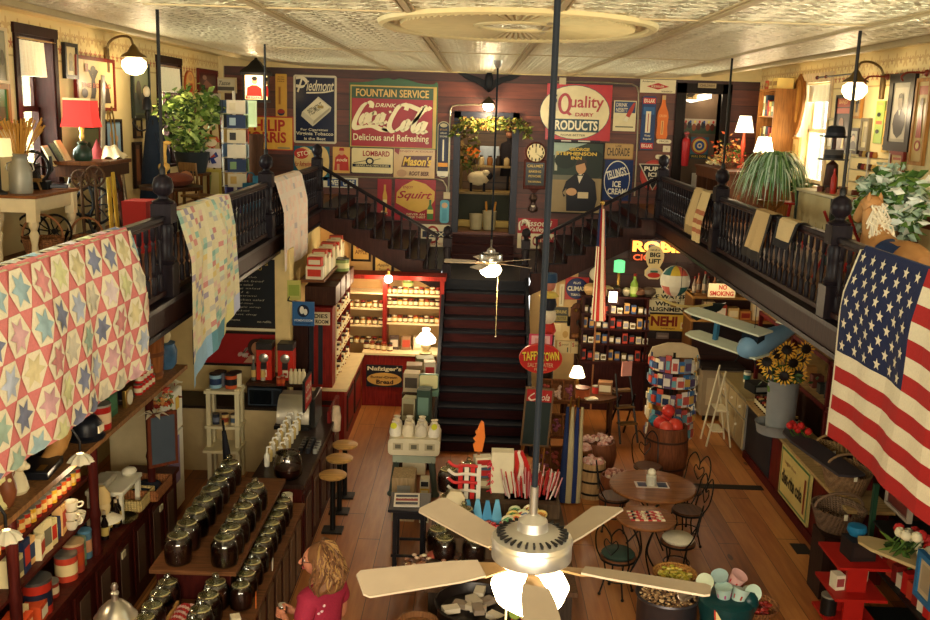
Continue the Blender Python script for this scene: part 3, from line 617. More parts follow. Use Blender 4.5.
B().lathe([(.0,.0),(.1,.04),(.11,.1),(.06,.18),(.05,.24),(.09,.3),(.06,.38),(0,.42)],mat('4a3a34',.3,'',.7),14,c=(0,-.1,0)).build('bell',tg);B().lathe([(.05,0),(.05,.05)],mat('d5cab4',.4),12,c=(0,-.14,.12)).build('cap',tg)
def wall_lamp(loc,lab,power=25,n=(0,-1,0),arm=.3):
	o=thing('wall_lamp',lab,'lamp',loc)
	n=V(n)
	B().tube([(0,0,0),tuple(-n*arm)],.015,IRON).build('arm',o)
	B().lathe([(.15,-.02),(.13,.01),(.05,.09),(.02,.13)],mat('3a3322',.5),16).build('hood',o)
	B().sph((0,0,-.07),(.115,.115,.1),mat('ffd9a0',.4,'emit',0.,16)).build('globe',o)
	LAMPS.append((V(loc)+n*.15+V((0,0,-.26)),power))
wall_lamp(P(488.5,103,y=YB-.35),'lit globe wall lamp with a dark hood above the landing doorway',34,(0,-1,0),.34)
PIPE=mat('9a9078',.4,'',.6)
def conduit(pts,lab,r=.018):
	o=B().tube(catmull(pts,1),r,PIPE,6).build('electrical_conduit');tag(o,lab,'conduit','steel conduits')
q=lambda x,y:P(x,y,y=YB-.02)
conduit([q(486,104.5),q(458,105),q(452.5,106),q(450.5,110),q(449.5,150),q(448.5,194)],'steel conduit bending from the doorway lamp down beside the navy thermometer')
conduit([q(322,176),q(360,177),q(436,179),q(443,181),q(446.5,187),q(447,196)],'steel conduit running level under the root beer sign')
conduit([q(556,81.5),q(600,82.5),q(632,84),q(637,87),q(638.7,93),q(637,150),q(634.5,196)],'steel conduit bending down beside the drugstore thermometer')
bx_=B();bx_.box((0,0,0),(.14,.06,.14),mat('c2b490',.5));bo_=bx_.build('junction_box');bo_.location=P(562.7,81,y=YB-.035);tag(bo_,'square cream junction box above the dairy products sign','box')
b2=bo_.copy();COL.objects.link(b2);b2.location=P(446.8,195.5,y=YB-.035);b2['label']='square cream junction box above the light blue thermometer'
DB=mat('20232f',.4)
def doorframe(name,a,c,z0,z1,m,wd=.14):
	b=B();b.bx(a-wd,a,YB-.07,YB+.3,z0,z1+wd,m).bx(c,c+wd,YB-.07,YB+.3,z0,z1+wd,m).bx(a-wd,c+wd,YB-.07,YB+.3,z1,z1+wd,m)
	return struct(b.build(name))
doorframe('door_2',d1a.x,d1b.x,dz0,d1a.z,DB)
doorframe('door_3',d2a.x,d2b.x,FLM,d2a.z,mat('1c1512',.45,'wood'),.2)
zr=dz0-.02
OCH=m_boards('back_room',('3a2a18','6a4d28','8a6a3a'),.4)
struct(B().bx(-2,2.4,YB+.3,24.5,zr-.1,zr,mat('6e5532',.5,'plank')).bx(-2.1,-2,YB+.3,24.5,zr,6,OCH).bx(2.4,2.5,YB+.3,24.5,zr,6,OCH).bx(-2,2.4,24.4,24.5,zr,6,OCH).bx(-2,2.4,YB+.3,24.5,5.9,6,OCH).build('room_beyond_landing'))
struct(B().bx(4,6.4,YB+.3,22.6,FLM-.1,FLM,mat('5a4028',.5)).bx(4,6.4,22.0,22.1,FLM,6.2,mat('6d5a48',.7)).bx(3.9,4,YB+.3,22.1,FLM,6.2,mat('6d5a48',.7)).bx(6.4,6.5,YB+.3,22.1,FLM,6.2,mat('6d5a48',.7)).bx(3.9,6.5,YB+.3,22.1,6.15,6.2,mat('6d5a48',.7)).build('room_beyond_gallery'))
LAMPS.append((V((.2,22.5,5.4)),40));LAMPS.append((V((5.0,21.6,5.9)),9))
y0=22.4
tb=thing('display_counter','dark green fronted counter beyond the landing doorway','counter',(.2,y0,dz0))
B().bx(-1.1,1.1,0,.6,0,.72,mat('2a2f22',.6)).build('body',tb);B().bx(-1.15,1.15,-.05,.65,.72,.77,mat('8a7444',.5)).build('top',tb);B().bx(-1.1,1.1,-.3,-.02,0,.13,mat('b29a55',.6)).build('plinth',tb)
zt=dz0+.77
sh=thing('toy_sheep','black-faced white toy sheep standing on the counter beyond the doorway','toy sheep',(P(478,186,y=y0+.2).x,y0+.2,zt))
b=B();b.sph((0,0,.3),(.26,.14,.17),mat('d9caa0',.9,'cloth'),14);b.build('body',sh)
b=B();b.sph((.24,-.02,.36),(.1,.07,.09),mat('17151a',.6));b.sph((.17,-.02,.42),(.1,.09,.08),mat('d9caa0',.9,'cloth'));b.build('head',sh)
for x in(-.16,.14):
	for y in(-.07,.07):B().cyl((x,y,0),.03,.2,mat('17151a',.6),8).build('leg',sh)
for x,lab in((476,'shorter cream bucket below the toy sheep, on the doorway floor'),(489,'taller cream bucket with wooden paddles on the doorway floor')):
	o=thing('bucket',lab,'bucket',(P(x,222,y=22.05).x,22.1,dz0+.13 if 0 else dz0),0,'cream buckets in the doorway')
	h=.34 if x<480 else .42
	B().lathe([(.13,0),(.16,h),(.15,h),(.12,.03)],mat('a39a78',.5),18,c=(0,-.45,0)).build('body',o)
	if x>480:
		for k in(-.04,.06):B().tube([(k,-.45,.1),(k*2.2,-.43,.62)],.025,mat('b07a34',.5)).build('paddle',o)
cr=thing('wire_stand','two wooden posts with a shelf of goods beyond the landing doorway','shelf',(.25,23.2,zt-.77))
for x in(-.62,.78):B().box((x,0,1.1),(.07,.07,1.6),mat('8a7244',.5,'wood')).build('post',cr)
B().bx(-.65,.8,-.2,.2,1.3,1.34,mat('a28a58',.5,'wood')).build('shelf_board',cr)
for k in range(7):
	x=-.55+k*.2;o=thing('jar','small dim %s jar on the shelf beyond the landing doorway, %s from the left'%(('amber','dark','cream')[k%3],ordn(k)),'jar',(.25+x,23.2,zt-.77+1.34),0,'jars beyond the doorway')
	B().lathe([(.06,0),(.07,.02),(.07,.16),(.04,.2)],mat(('8a5a2a','2a221c','b5a070')[k%3],.3),10).build('body',o);B().cyl((0,0,.2),.045,.03,'3a3026',10).build('lid',o)
M_=Matrix.Translation(P(473,152,y=22.9))@Matrix.Rotation(.5,4,'Y')
o=B().box((0,0,0),(.3,.02,.22),mat('cf6a1e',.6)).build('price_card');o.matrix_world=M_;tag(o,'tilted orange card hanging beyond the landing doorway','card')
o=thing('hanging_shirt','pale blue shirt hanging at the back of the doorway room','shirt',P(489,165,y=23.6))
B().grid(lambda u,v:((u-.5)*(.45+.1*v),.03*sin(u*19)*v,.45-v*.5),18,6,mat('aab8c2',.8,'cloth')).build('cloth',o,solid=.01)
o=thing('mannequin','dim dark-coated dress form with a hat at the right of the doorway room','mannequin',(P(508,190,y=22.9).x,23.3,dz0))
B().lathe([(.1,0),(.03,.05),(.03,1.1)],IRON,10).build('stand',o);B().lathe([(.2,1.1),(.17,1.4),(.22,1.7),(.19,1.86),(.06,1.92),(.05,2.0)],mat('1d1a1e',.8,'cloth'),16,sy=.7).build('torso',o)
B().sph((0,0,2.1),(.09,.1,.12),mat('9a6a50',.6)).build('head',o);B().lathe([(.17,2.17),(.16,2.19),(.1,2.2),(.09,2.31),(0,2.32)],mat('1d1a1e',.8),16).build('hat',o)
def leaf_cloud(b,pts,size,mats,k=1,flat=.0):
	for p in pts:
		for _ in range(k):
			a,e,r_=rnd.uniform(0,2*pi),rnd.uniform(-.9,.6),rnd.uniform(0,2*pi)
			d=V((cos(a)*cos(e),sin(a)*cos(e),sin(e)));s=V((-sin(a),cos(a),0));s=(s*cos(r_*.3)+d.cross(s)*sin(r_*.3));L_=size*rnd.uniform(.7,1.25);w=L_*.27
			p0=V(p);n=d.cross(s)*w*.3
			b.add([p0,p0+d*L_*.45+s*w-n,p0+d*L_,p0+d*L_*.45-s*w-n,p0+d*L_*.5+n*.6],[(0,1,4),(1,2,4),(2,3,4),(3,0,4)],rnd.choice(mats),True)
LEAF=[mat('3f5c22',.5,'leaf'),mat('5f7a30',.5,'leaf'),mat('2c4420',.5,'leaf')]
IVY=[mat('6a7030',.5,'leaf'),mat('4a5a24',.5,'leaf'),mat('8a8440',.5,'leaf'),mat('7a5a2a',.5,'leaf')]
b=B();a,c=P(452,122,y=YB-.12),P(531,124,y=YB-.12)
leaf_cloud(b,[(a.x+(c.x-a.x)*t,YB-.1-rnd.uniform(0,.15),a.z-.02+rnd.uniform(-.1,.12)-.15*(abs(t-.5)>.42))for t in[rnd.random()for _ in range(420)]],.12,IVY)
gl=thing('ivy_garland','leafy ivy garland draped over the top of the landing doorway','garland');b.build('foliage',gl)
B().tube([(a.x+(c.x-a.x)*t/8,YB-.09,a.z+.03*sin(t))for t in range(9)],.012,mat('4a3a1e',.7)).build('vine',gl)
b=B();leaf_cloud(b,[P(466+rnd.uniform(-5,12),rnd.uniform(120,170),y=22.2+rnd.uniform(-.1,.1))for _ in range(140)],.13,IVY)
o=thing('hanging_vine','trailing yellowish vine hanging just inside the landing doorway','plant');b.build('foliage',o)
pd=('y',21.98)
sign('white_panel','bright white slanted panel up in the gallery doorway','panel',(682,92,711,103),pd,mat('f2ecd8',.5,'',0.,1.2),[],shape=[(0,.3),(.3,.0),(1,.45),(1,1),(.3,.6)])  # white panel that glows through emission in its material
hp=[('r',0,.0,1,.55,'3a4a36')]+[('e',.1+.13*k,.5+.1*sin(k*2),.06,.25,('5a2a1e','20222c','8a4a2a')[k%3])for k in range(7)]+[('e',.12+.13*k,.8,.03,.1,('b5322c','2a4a8a','d8c860')[k%3])for k in range(7)]
sign('picture','wide picture of racing horses inside the gallery doorway','picture',(681,119,716,133.5),pd,'b5ad98',hp)
sign('picture','small picture of a dark animal at the top of the gallery doorway','picture',(683,90,697,99.5),('y',21.93),'a08a5a',[('e',.5,.45,.25,.2,'2a2018'),('e',.75,.6,.1,.14,'2a2018'),('r',.3,.1,.36,.4,'2a2018'),('r',.62,.1,.68,.4,'2a2018')])
sign('target_sign','square sign with a red yellow and blue bullseye in the gallery doorway','sign',(690,137,708,158.5),('y',21.93),'35606e',[('r',.02,.02,.98,.2,'2c3a2c'),('t','BULL DOG',.1,.05,.9,.15,'d8b64a'),('e',.5,.6,.47,.4,'9c3a2a'),('e',.5,.6,.38,.32,'d8b850'),('e',.5,.6,.27,.23,'2a4a86'),('e',.5,.6,.14,.12,'d8c890'),('e',.5,.6,.07,.06,'2a4a86')])
for i,x in enumerate((694,701.5)):sign('white_card','%s of two blank white upright cards low in the gallery doorway'%('left','right')[i],'card',(x-2.7,173,x+2.7,187),('y',21.9),'d8d4c4',[('r',.1,.04,.9,.08,'b8b4a4')])
fe=thing('fire_extinguisher','red fire extinguisher hanging on the gallery doorway frame','fire extinguisher',P(684.5,166,y=20.82))
B().lathe([(.06,0),(.075,.02),(.09,.5),(.08,.56),(.03,.6)],mat('a3262a',.35),16).build('tank',fe);B().lathe([(.03,.6),(.03,.66),(.06,.67),(.06,.7),(.02,.72)],mat('8a3a3a',.4),12).build('valve',fe)
sign('door_plaque','tan name plaque above the gallery doorway','plaque',(698,83.3,716,88),('y',YB-.08),'a3906a',[('t','CHILDREN',.1,.25,.9,.75,'4a3a28')])
LN=P(256.5,101,y=18.8)
ln=thing('lantern_sign','lit cream box lantern with a red figure and a black peaked roof','lantern',LN)
b=B();s=.19;h=.5
for x in(-s,s):
	for y in(-s,s):b.box((x,y,h/2),(.04,.04,h),IRON)
b.box((0,0,.0),(s*2+.08,s*2+.08,.05),IRON).box((0,0,h),(s*2+.12,s*2+.12,.05),IRON);b.build('frame',ln)
B().lathe([(.36,h+.02),(.34,h+.05),(.17,h+.16),(.1,h+.23),(.04,h+.27),(.03,h+.3)],IRON,4,T=Matrix.Rotation(pi/4,4,'Z'),smooth=False).build('roof',ln)
b=B();LIT=mat('ffd98c',.5,'emit',0.,1.6);b.bx(-s+.02,s-.02,-s+.01,s-.01,.03,h-.03,LIT);b.build('glass_panes',ln)
b=B();R_=mat('c9271a',.6,'',0.,.35);K_=mat('1a1614',.6)
for T in(Matrix(),Matrix.Rotation(pi/2,4,'Z')):
	b.prism([(-.14,.09),(-.13,.24),(-.04,.29),(.05,.29),(.14,.23),(.15,.09)],-s-.004,-s-.002,R_,T)
	b.prism(ell(.01,.36,.05,.055,16),-s-.006,-s-.003,mat('d8a070',.6),T);b.prism(ell(.01,.41,.055,.04,16),-s-.009,-s-.005,K_,T)
b.bx(-.16,.16,-s-.004,-s-.002,.035,.1,R_);put_text(b,'TEXIZE',-.14,.045,.14,.09,-s-.008,C('e8dcb8'),.03);b.build('figure',ln)
B().tube([(0,0,h+.28),(0,0,zc+.02-LN.z)],.012,IRON).build('chain',ln)
LAMPS.append((LN+V((0,-.5,.4)),5))
# left gallery
GOLD=mat('9a7a3a',.35,'',.6)
DKF=mat('231812',.4,'wood');REDF=mat('6a2018',.4,'wood');TANF=mat('a5743a',.45,'wood');WHP=mat('cdb98c',.5)
def portrait(bg,coat,skin='b08a66'):
	return[('r',.05,.04,.95,.96,bg),('p',[(.12,.06),(.2,.38),(.4,.48),(.6,.48),(.8,.38),(.88,.06)],coat),('e',.5,.64,.17,.17,skin),('p',[(.32,.66),(.35,.84),(.5,.88),(.66,.84),(.68,.66),(.6,.76),(.4,.76)],'3a2a1e')]
def landscape(sky,land,dark):return[('r',.05,.04,.95,.96,sky),('r',.05,.04,.95,.45,land),('e',.3,.5,.16,.2,dark),('e',.72,.46,.14,.16,dark),('r',.28,.2,.33,.45,dark)]
pic=lambda lab,box,pl,base,el=(),frame=DKF,fw=.035,**k:sign('picture',lab,'picture',box,pl,base,el,frame=frame,fw=fw,**k)
pic('green picture in a tan frame at the left edge of the view',(-10,89,5,124),'L','3f7a45',[('r',.1,.1,.9,.5,'2f5a34')],TANF,.06)
pic('faded grey print on the wall at the very top left',(-12,30,3,80),'L','8a8468',landscape('9a9478','7a7458','5a543e'),WHP)
pic('small narrow black-framed print beside the left front window',(63.5,47,73.5,75),'L','c2b080',[('e',.5,.55,.22,.25,'8a7a5a'),('p',[(.3,.15),(.7,.15),(.6,.5),(.4,.5)],'6a6048')],mat('17140f',.4),.05)
kg=[('p',[(.3,.05),(.36,.3),(.38,.6),(.28,.8),(.34,.8),(.42,.7),(.52,.82),(.57,.78),(.47,.6),(.5,.35),(.42,.05)],'2e2622'),('e',.43,.8,.07,.09,'2e2622'),('e',.18,.3,.08,.1,'3a2a24'),('p',[(.62,.1),(.7,.5),(.62,.62),(.75,.6),(.85,.45),(.9,.1)],'3a2e26'),('t','THE BOXING',.1,.42,.9,.52,'a5442e',.02),('r',.2,.75,.28,.92,'7a2a20')]
pic('large red-framed poster of a dark boxing kangaroo',(76,61,112,107.5),'L','c8ae78',kg,REDF,.05)
pic('tall blue-green framed landscape behind the left wall sconce',(132,66,147,115),'L','4a5a3a',landscape('7a8a5a','3a4a4a','2a3426'),mat('232a22',.4),.05)
pic('small square print low on the wall right of the sconce',(133.5,120,139,136),'L','8a6a3a',landscape('b09a5a','7a5a2a','4a3418'),DKF)
pic('tall dark narrow frame on the wall behind the black coat',(133.5,145,139,185),'L','4a2a1a',[('r',.2,.1,.8,.9,'7a4a2a')],DKF,.05)
pic('dark red-framed picture near the back corner of the left wall',(198,73,215,89.5),'L','4a2018',[('p',[(.1,.1),(.4,.6),(.6,.4),(.9,.2),(.9,.1)],'8a5a4a'),('e',.3,.7,.12,.14,'a5806a')],mat('5a1a14',.4),.07)
sign('advertising_tray','tall oval red tin tray of a lady near the left rear window','tray',(184,70.5,193.5,96),'L','a85028',[('e',.5,.5,.42,.45,'d8a860'),('e',.5,.72,.2,.13,'c08a5a'),('p',[(.25,.15),(.3,.5),(.7,.5),(.75,.15)],'b5301e')],shape='ell')
sign('poster','white poster of a black and red comic face among the ficus leaves','poster',(207.5,93,221.5,116),'L','d0c8ae',[('e',.5,.5,.35,.4,'1e1e20'),('e',.5,.45,.22,.25,'d0c8ae'),('e',.5,.4,.14,.06,'b5281e'),('e',.38,.56,.06,.06,'1e1e20'),('e',.62,.56,.06,.06,'1e1e20')])
sign('shop_sign','small white sign with grey script by the back left corner','sign',(216.5,79,235.5,91.5),('y',20.6),'cfc6a4',[('t','Tasse',.15,.5,.75,.85,'6a6656',.02,.3),('r',.05,.08,.95,.38,'5a5648')],frame=WHP,fw=.03)
pic('dark green landscape leaning below the red lamp',(82,127,98,176),('x',-5.35,1),'4a4f34',landscape('6a6a48','3a4028','23281a'),mat('8a7a4a',.5),.04)
pic('blue painting of standing figures leaning beside the dark skis',(104.5,122,119,166),('x',-5.38,1),'7a94a8',[('p',[(.2,.05),(.25,.6),(.4,.65),(.5,.05)],'a5907a'),('p',[(.55,.05),(.6,.5),(.75,.55),(.85,.05)],'8a5a48'),('e',.33,.72,.1,.08,'b08a68'),('e',.7,.62,.09,.07,'b08a68'),('r',.05,.04,.95,.2,'6a6a4a')],DKF,.04)
def sconce(px,py,pl,lab,e=16):
	ax,val,u,n=planeof(pl);c=P(px,py,**{ax:val+.42*n.x});o=thing('wall_sconce',lab,'lamp',c)
	W=c-n*.42;d=-n*.42
	B().box(tuple(d+n*.02+V((0,0,0))),(.05,.12,.36),mat('6a5632',.4,'',.7)).build('back_plate',o,bev=.015)
	B().tube(catmull([d+V((0,0,.05)),d*.85+V((0,0,.25)),d*.5+V((0,0,.34)),d*.12+V((0,0,.33)),V((0,0,.2))],6),.018,mat('6a5632',.4,'',.7),8).build('arm',o)
	B().lathe([(.19,.05),(.17,.08),(.09,.13),(.05,.2),(.02,.24)],mat('6a5a34',.4,'',.6),20).build('hood',o)
	B().lathe([(.05,-.2),(.12,-.17),(.18,-.08),(.17,.0),(.1,.05)],mat('ffe2a8',.4,'emit',0.,4.),20).build('globe',o)
	LAMPS.append((c+n*.2+V((0,0,-.35)),e))
	return c
sconce(134,61,'L','lit glass globe wall sconce on a curled brass arm on the left wall')
sconce(855,86,'R','lit glass globe wall sconce on a curled brass arm on the right wall')
def table(name,lab,cat,x0,x1,y0,y1,z0,z1,mtop,mleg,apron=.14,leg=.05,turned=True,group=None,scallop=False):
	o=thing(name,lab,cat,((x0+x1)/2,(y0+y1)/2,z0),0,group);w,d,h=(x1-x0)/2,(y1-y0)/2,z1-z0
	B().bx(-w,w,-d,d,h-.035,h,mtop).build('table_top',o,bev=.008)
	a=B()
	for s in(-1,1):
		a.bx(-w+.06,w-.06,s*(d-.07)-.012,s*(d-.07)+.012,h-.035-apron,h-.036,mleg);a.bx(s*(w-.07)-.012,s*(w-.07)+.012,-d+.06,d-.06,h-.035-apron,h-.036,mleg)
	a.build('apron',o)
	for sx in(-1,1):
		for sy in(-1,1):
			b=B();x,y=sx*(w-.08),sy*(d-.08)
			if turned:b.bx(x-leg,x+leg,y-leg,y+leg,h-.3,h-.036,mleg).lathe([(leg*.6,0),(leg*.75,.06),(leg*.6,.2),(leg,h-.45),(leg*.6,h-.4),(leg*1.05,h-.34),(leg*.9,h-.3)],mleg,12,c=(x,y,0))
			else:b.bx(x-leg,x+leg,y-leg,y+leg,0,h-.036,mleg)
			b.build('leg',o)
	return o
CRW=mat('d3c196',.5)
tb=table('white_table','cream painted table with a brown top at the left edge of the gallery','table',-5.47,-4.9,10.75,11.95,FLM,4.25,mat('7a4a26',.4,'plank'),CRW,.16,.055)
def milkcan(loc,lab,s=1.,m=None):
	o=thing('milk_can',lab,'milk can',loc);m=m or mat('8d8876',.5,'',.5)
	B().lathe([(.15*s,0),(.16*s,.02*s),(.155*s,.36*s),(.1*s,.46*s),(.1*s,.5*s),(.13*s,.55*s),(.12*s,.56*s)],m,20).build('body',o)
	for q in(-1,1):B().tube([(q*.15*s,0,.3*s),(q*.2*s,0,.34*s),(q*.18*s,0,.42*s),(q*.12*s,0,.44*s)],.012*s,m).build('handle',o)
	return o
milkcan((-5.2,11.05,4.25),'grey milk can of dried wheat on the cream table',.8)
b=B()
for i in range(70):
	a,t=rnd.uniform(0,6.28),rnd.uniform(.05,.3);p=V((t*cos(a),t*sin(a),.42+rnd.uniform(-.08,.06)))
	b.tube([(p.x*.15,p.y*.15,0),tuple(p*.7),tuple(p)],[.003,.004,.012],mat('b8863a',.8),4)
o=thing('dried_wheat','fan of dried golden wheat standing in the grey milk can','dried wheat',(-5.2,11.05,4.62));b.build('stalks',o)
o=thing('table_lamp','small cream cube-shaded lamp at the far left edge of the view','lamp',P(-2,160,x=-5.35));o.location.z=4.25
B().lathe([(.08,0),(.08,.02),(.02,.05),(.02,.5)],IRON,12).build('base',o);B().lathe([(.16,.42),(.15,.62)],mat('e8cf90',.6,'',0.,.5),4,T=Matrix.Rotation(pi/4,4,'Z'),smooth=False).build('lamp_shade',o)
def wheel(b,c,r,m,ax='x',sp=8,th=.018):
	T=Matrix.Translation(c)@(Matrix.Rotation(pi/2,4,'Y')if ax=='x' else Matrix.Rotation(pi/2,4,'X'))
	b.tube([(r*cos(a),r*sin(a),0)for a in[2*pi*i/28 for i in range(28)]],th,m,6,True,T);b.cyl((0,0,-.03),.035,.06,m,10,T=T)
	for i in range(sp):a=2*pi*i/sp;b.tube([(0,0,0),(.5*r*cos(a+.15),.5*r*sin(a+.15),0),(r*cos(a),r*sin(a),0)],th*.6,m,5,T=T)
def on(px,py,z):return P(px,py,z=z)
b=B();wheel(b,(0,0,.26),.19,IRON,'y',6);c0=thing('hand_crank_machine','black machine with a spoked flywheel on the cream table before the window','machine',(-5.28,11.55,4.25));b.build('flywheel',c0)
B().box((0,.08,.05),(.3,.14,.1),IRON).box((-.02,.08,.2),(.1,.1,.22),mat('2a2420',.5)).tube([(.1,.02,.1),(.22,.02,.24),(.2,.02,.4)],.02,IRON).build('base',c0);B().lathe([(.06,0),(.05,.16)],IRON,10,c=(-.24,0,.2)).build('crank_handle',c0)
b=B();b.box((0,0,.07),(.12,.12,.14),mat('3a2a1e',.5,'wood'));o=b.build('tin_box');o.location=(-5.3,10.88,4.25);o.location=P(20,187,z=4.25);tag(o,'small dark wooden box on the cream table beside the milk can','box')
for k,(x,lab)in enumerate(((31,'spotted little wooden trestle toy on the cream table'),(43,'carved wooden figure leaning on the cream table edge'))):
	o=thing('carved_figure',lab,'figurine',P(x,190-k*1,z=4.25));b=B();m=mat(('6a4a1e','c99a68')[k],.6,'speck' if not k else '')
	if k:b.sph((0,0,.03),(.07,.03,.03),m).tube([(-.04,0,.03),(-.02,0,.1),(.03,0,.13)],[.03,.028,.02],m).sph((.0,0,.14),.03,m)
	else:b.bx(-.13,.13,-.02,.02,.1,.14,m).tube([(-.12,0,0),(-.08,0,.12)],.015,m).tube([(.12,0,0),(.08,0,.12)],.015,m).tube([(0,0,0),(0,0,.12)],.015,m)
	b.build('body',o)
o=thing('flat_iron','black flat device with a chrome end on the cream table corner','iron',P(57,189,z=4.25),.3);B().box((0,0,.035),(.26,.1,.05),mat('16161a',.3)).build('body',o,bev=.01);B().cyl((.12,0,.02),.03,.05,STEEL,12).build('chrome_end',o)
TZ=4.56
tr=thing('treadle_table','wooden sewing table on an ornate black iron treadle stand','sewing table',(-5.02,12.7,FLM));h=TZ-FLM
WD=mat('5a3418',.45,'wood')
B().bx(-.3,.32,-.55,.55,h-.05,h,WD).build('table_top',tr,bev=.008);B().bx(-.28,.3,-.5,.5,h-.2,h-.051,mat('3a2010',.45,'wood')).build('drawer',tr)
b=B()
for y in(-.48,.48):
	b.tube(catmull([(-.26,y,0),(-.12,y,.3),(-.18,y,.55),(-.1,y,h-.2)],5),.02,IRON).tube(catmull([(.26,y,0),(.12,y,.3),(.18,y,.55),(.1,y,h-.2)],5),.02,IRON).tube([(-.15,y,.4),(.15,y,.4)],.018,IRON)
b.tube([(0,-.48,.35),(0,.48,.35)],.015,IRON).bx(-.16,.16,-.2,.2,.1,.12,IRON);b.build('iron_stand',tr)
b=B();wheel(b,(.1,-.25,.5),.24,IRON,'y',8,.02);b.build('treadle_wheel',tr)
lp=thing('table_lamp','red square-shaded table lamp with a dark green base on the sewing table','lamp',(-5.02,12.4,TZ))
B().lathe([(.1,0),(.12,.04),(.11,.14),(.05,.2),(.07,.23),(.03,.25)],mat('1f2f22',.35),20).build('base',lp);B().lathe([(.02,.25),(.035,.3),(.02,.34),(.035,.4),(.02,.46),(.03,.5)],BRASS,12).build('stem',lp)
lz=P(78,127,x=-5.02).z-TZ;lt=P(78,99,x=-5.02).z-TZ
B().lathe([(.285,lz),(.245,(lz*1.6+lt)/2.6),(.235,lt)],mat('d8322a',.7,'',0.,.45),4,T=Matrix.Rotation(pi/4+.1,4,'Z'),smooth=False).lathe([(.24,lt-.015),(.24,lt+.01)],mat('e8c890',.6),4,T=Matrix.Rotation(pi/4+.1,4,'Z'),smooth=False).build('lamp_shade',lp)
LAMPS.append((V((-5.02,12.4,TZ+lt+.12)),5))
hm=thing('spoked_wheels','pair of bentwood spoked wheels leaning at the near end of the sewing table','wheel',(-4.86,12.02,4.25))
hm.location=(-4.82,12.15,FLM)
BW=mat('4a3420',.5,'wood')
for x,z,r in((-.12,.86,.11),(.06,.9,.12)):
	b=B();wheel(b,(x,-.05,z),r,BW,'y',6,.016);b.build('wheel',hm)
B().tube([(-.12,0,0),(-.12,-.05,.86)],.02,BW).tube([(.06,0,0),(.06,-.05,.9)],.02,BW).bx(-.3,.25,-.05,.1,0,.04,BW).build('stand',hm)
o=thing('sheet_music','striped black and white booklets propped on the sewing table','booklet',(-5.2,12.18,TZ))
for k in range(3):B().box((-.1+k*.07,k*.05,.12),(.02,.16,.28),mat(('e0d2a0','1c1a18','d8c890')[k],.6),T=Matrix.Rotation(-.5,4,'Y')).build('booklet',o)
o=thing('folded_linen','crumpled cream and pink linens heaped at the right end of the sewing table','linen',(-4.9,13.05,TZ))
B().grid(lambda u,v:((u-.5)*.36,(v-.5)*.36,.16*(1-(2*u-1)**2)*(1-(2*v-1)**2)+.02*sin(u*14+v*9)+.02),12,12,mat('d8c9a0',.9,'cloth')).build('cream_cloth',o);B().lathe([(.12,0),(.07,.1),(0,.26)],mat('8a3a3a',.9,'cloth'),12,c=(-.15,-.1,0)).build('pink_cloth',o)
def plank(lab,px0,py0,px1,py1,x0,x1,m,w=.1,cat='board',name='leaning_board',t=.025):
	a,c=P(px0,py0,x=x0),P(px1,py1,x=x1);d=(a-c).normalized();k=max(0,(c.z-FLM)/d.z)if d.z else 0;c=c-d*k
	b=B();s=V((0,1,0))*w/2;n=V((1,0,0))*t/2
	b.add([c-s-n,c+s-n,c+s+n,c-s+n,a-s-n,a+s-n,a+s+n,a-s+n],[(3,2,1,0),(4,5,6,7),(0,1,5,4),(1,2,6,5),(2,3,7,6),(3,0,4,7)],m)
	o=b.build(name,bev=.008);return tag(o,lab,cat)
plank('long white and brown ski standing upright in front of the kangaroo poster',103,75,103,170,-5.15,-5.05,mat('b0a58a',.4),.12,'ski','ski')
plank('dark red ski edge paired with the white ski',100.5,80,100.5,170,-5.2,-5.1,mat('6a241c',.4),.07,'ski','ski')
plank('dark brown plank leaning on the wall beside the blue painting',113,150,125,222,-5.3,-4.55,mat('4a2018',.45,'wood'),.22)
plank('narrow pale-edged plank leaning right of the brown plank',120,152,128,218,-5.3,-4.5,mat('6a5a44',.45,'wood'),.08)
plank('yellow painted slat hanging in front of the sewing stand',108,176,112,232,-4.75,-4.6,mat('c5a030',.5),.1)
plank('second yellow slat right of the first one by the sewing stand',112.5,172,118,230,-4.72,-4.58,mat('b8922a',.5),.1)
o=thing('red_bag','red paper bag standing on the floor behind the left rail','bag',(-4.15,11.9,FLM));B().box((0,0,.32),(.26,.34,.64),mat('9c231c',.6),top=1.15).build('body',o)
ct=thing('coat_tree','dark coat tree with curled hooks and a candle lamp top','coat stand',(-4.75,14.1,FLM))
B().lathe([(.22,0),(.2,.04),(.03,.1),(.028,1.6),(.04,1.66),(.02,1.72)],IRON,14).build('pole',ct)
for k in range(5):
	a=k*1.257+.3;B().tube(catmull([(0,0,1.45),(.14*cos(a),.14*sin(a),1.42),(.24*cos(a),.24*sin(a),1.52),(.2*cos(a),.2*sin(a),1.6)],5),.012,IRON).build('hook',ct)
B().lathe([(.07,1.72),(.06,1.86),(.03,1.9)],mat('1b1d22',.4),12).build('candle_cup',ct);B().sph((0,0,1.97),(.05,.05,.08),mat('e8d8b0',.5)).build('bulb',ct)
co=thing('black_coat','long blue-black coat hanging from the dark coat tree','coat',(-4.62,13.96,FLM+.35))
B().lathe([(.0,1.3),(.05,1.28),(.12,1.05),(.19,.5),(.24,.02),(.22,0)],mat('16202c',.85,'cloth'),18,sy=.7).build('body',co);B().tube([(.1,-.1,1.05),(.2,-.14,.75),(.2,-.14,.4)],[.06,.07,.06],mat('111a24',.85,'cloth'),8).build('sleeve',co)
o=thing('gilt_easel','pale gilt wire stand by the wall left of the coat tree','stand',(-5.05,13.6,FLM))
B().tube(catmull([(0,-.1,0),(0,-.06,1.0),(0,-.12,1.55),(0,-.2,1.7),(0,-.24,1.55)],5),.012,GOLD).tube(catmull([(0,.1,0),(0,.06,1.0),(0,.02,1.5),(0,-.08,1.75)],5),.012,GOLD).build('frame',o)
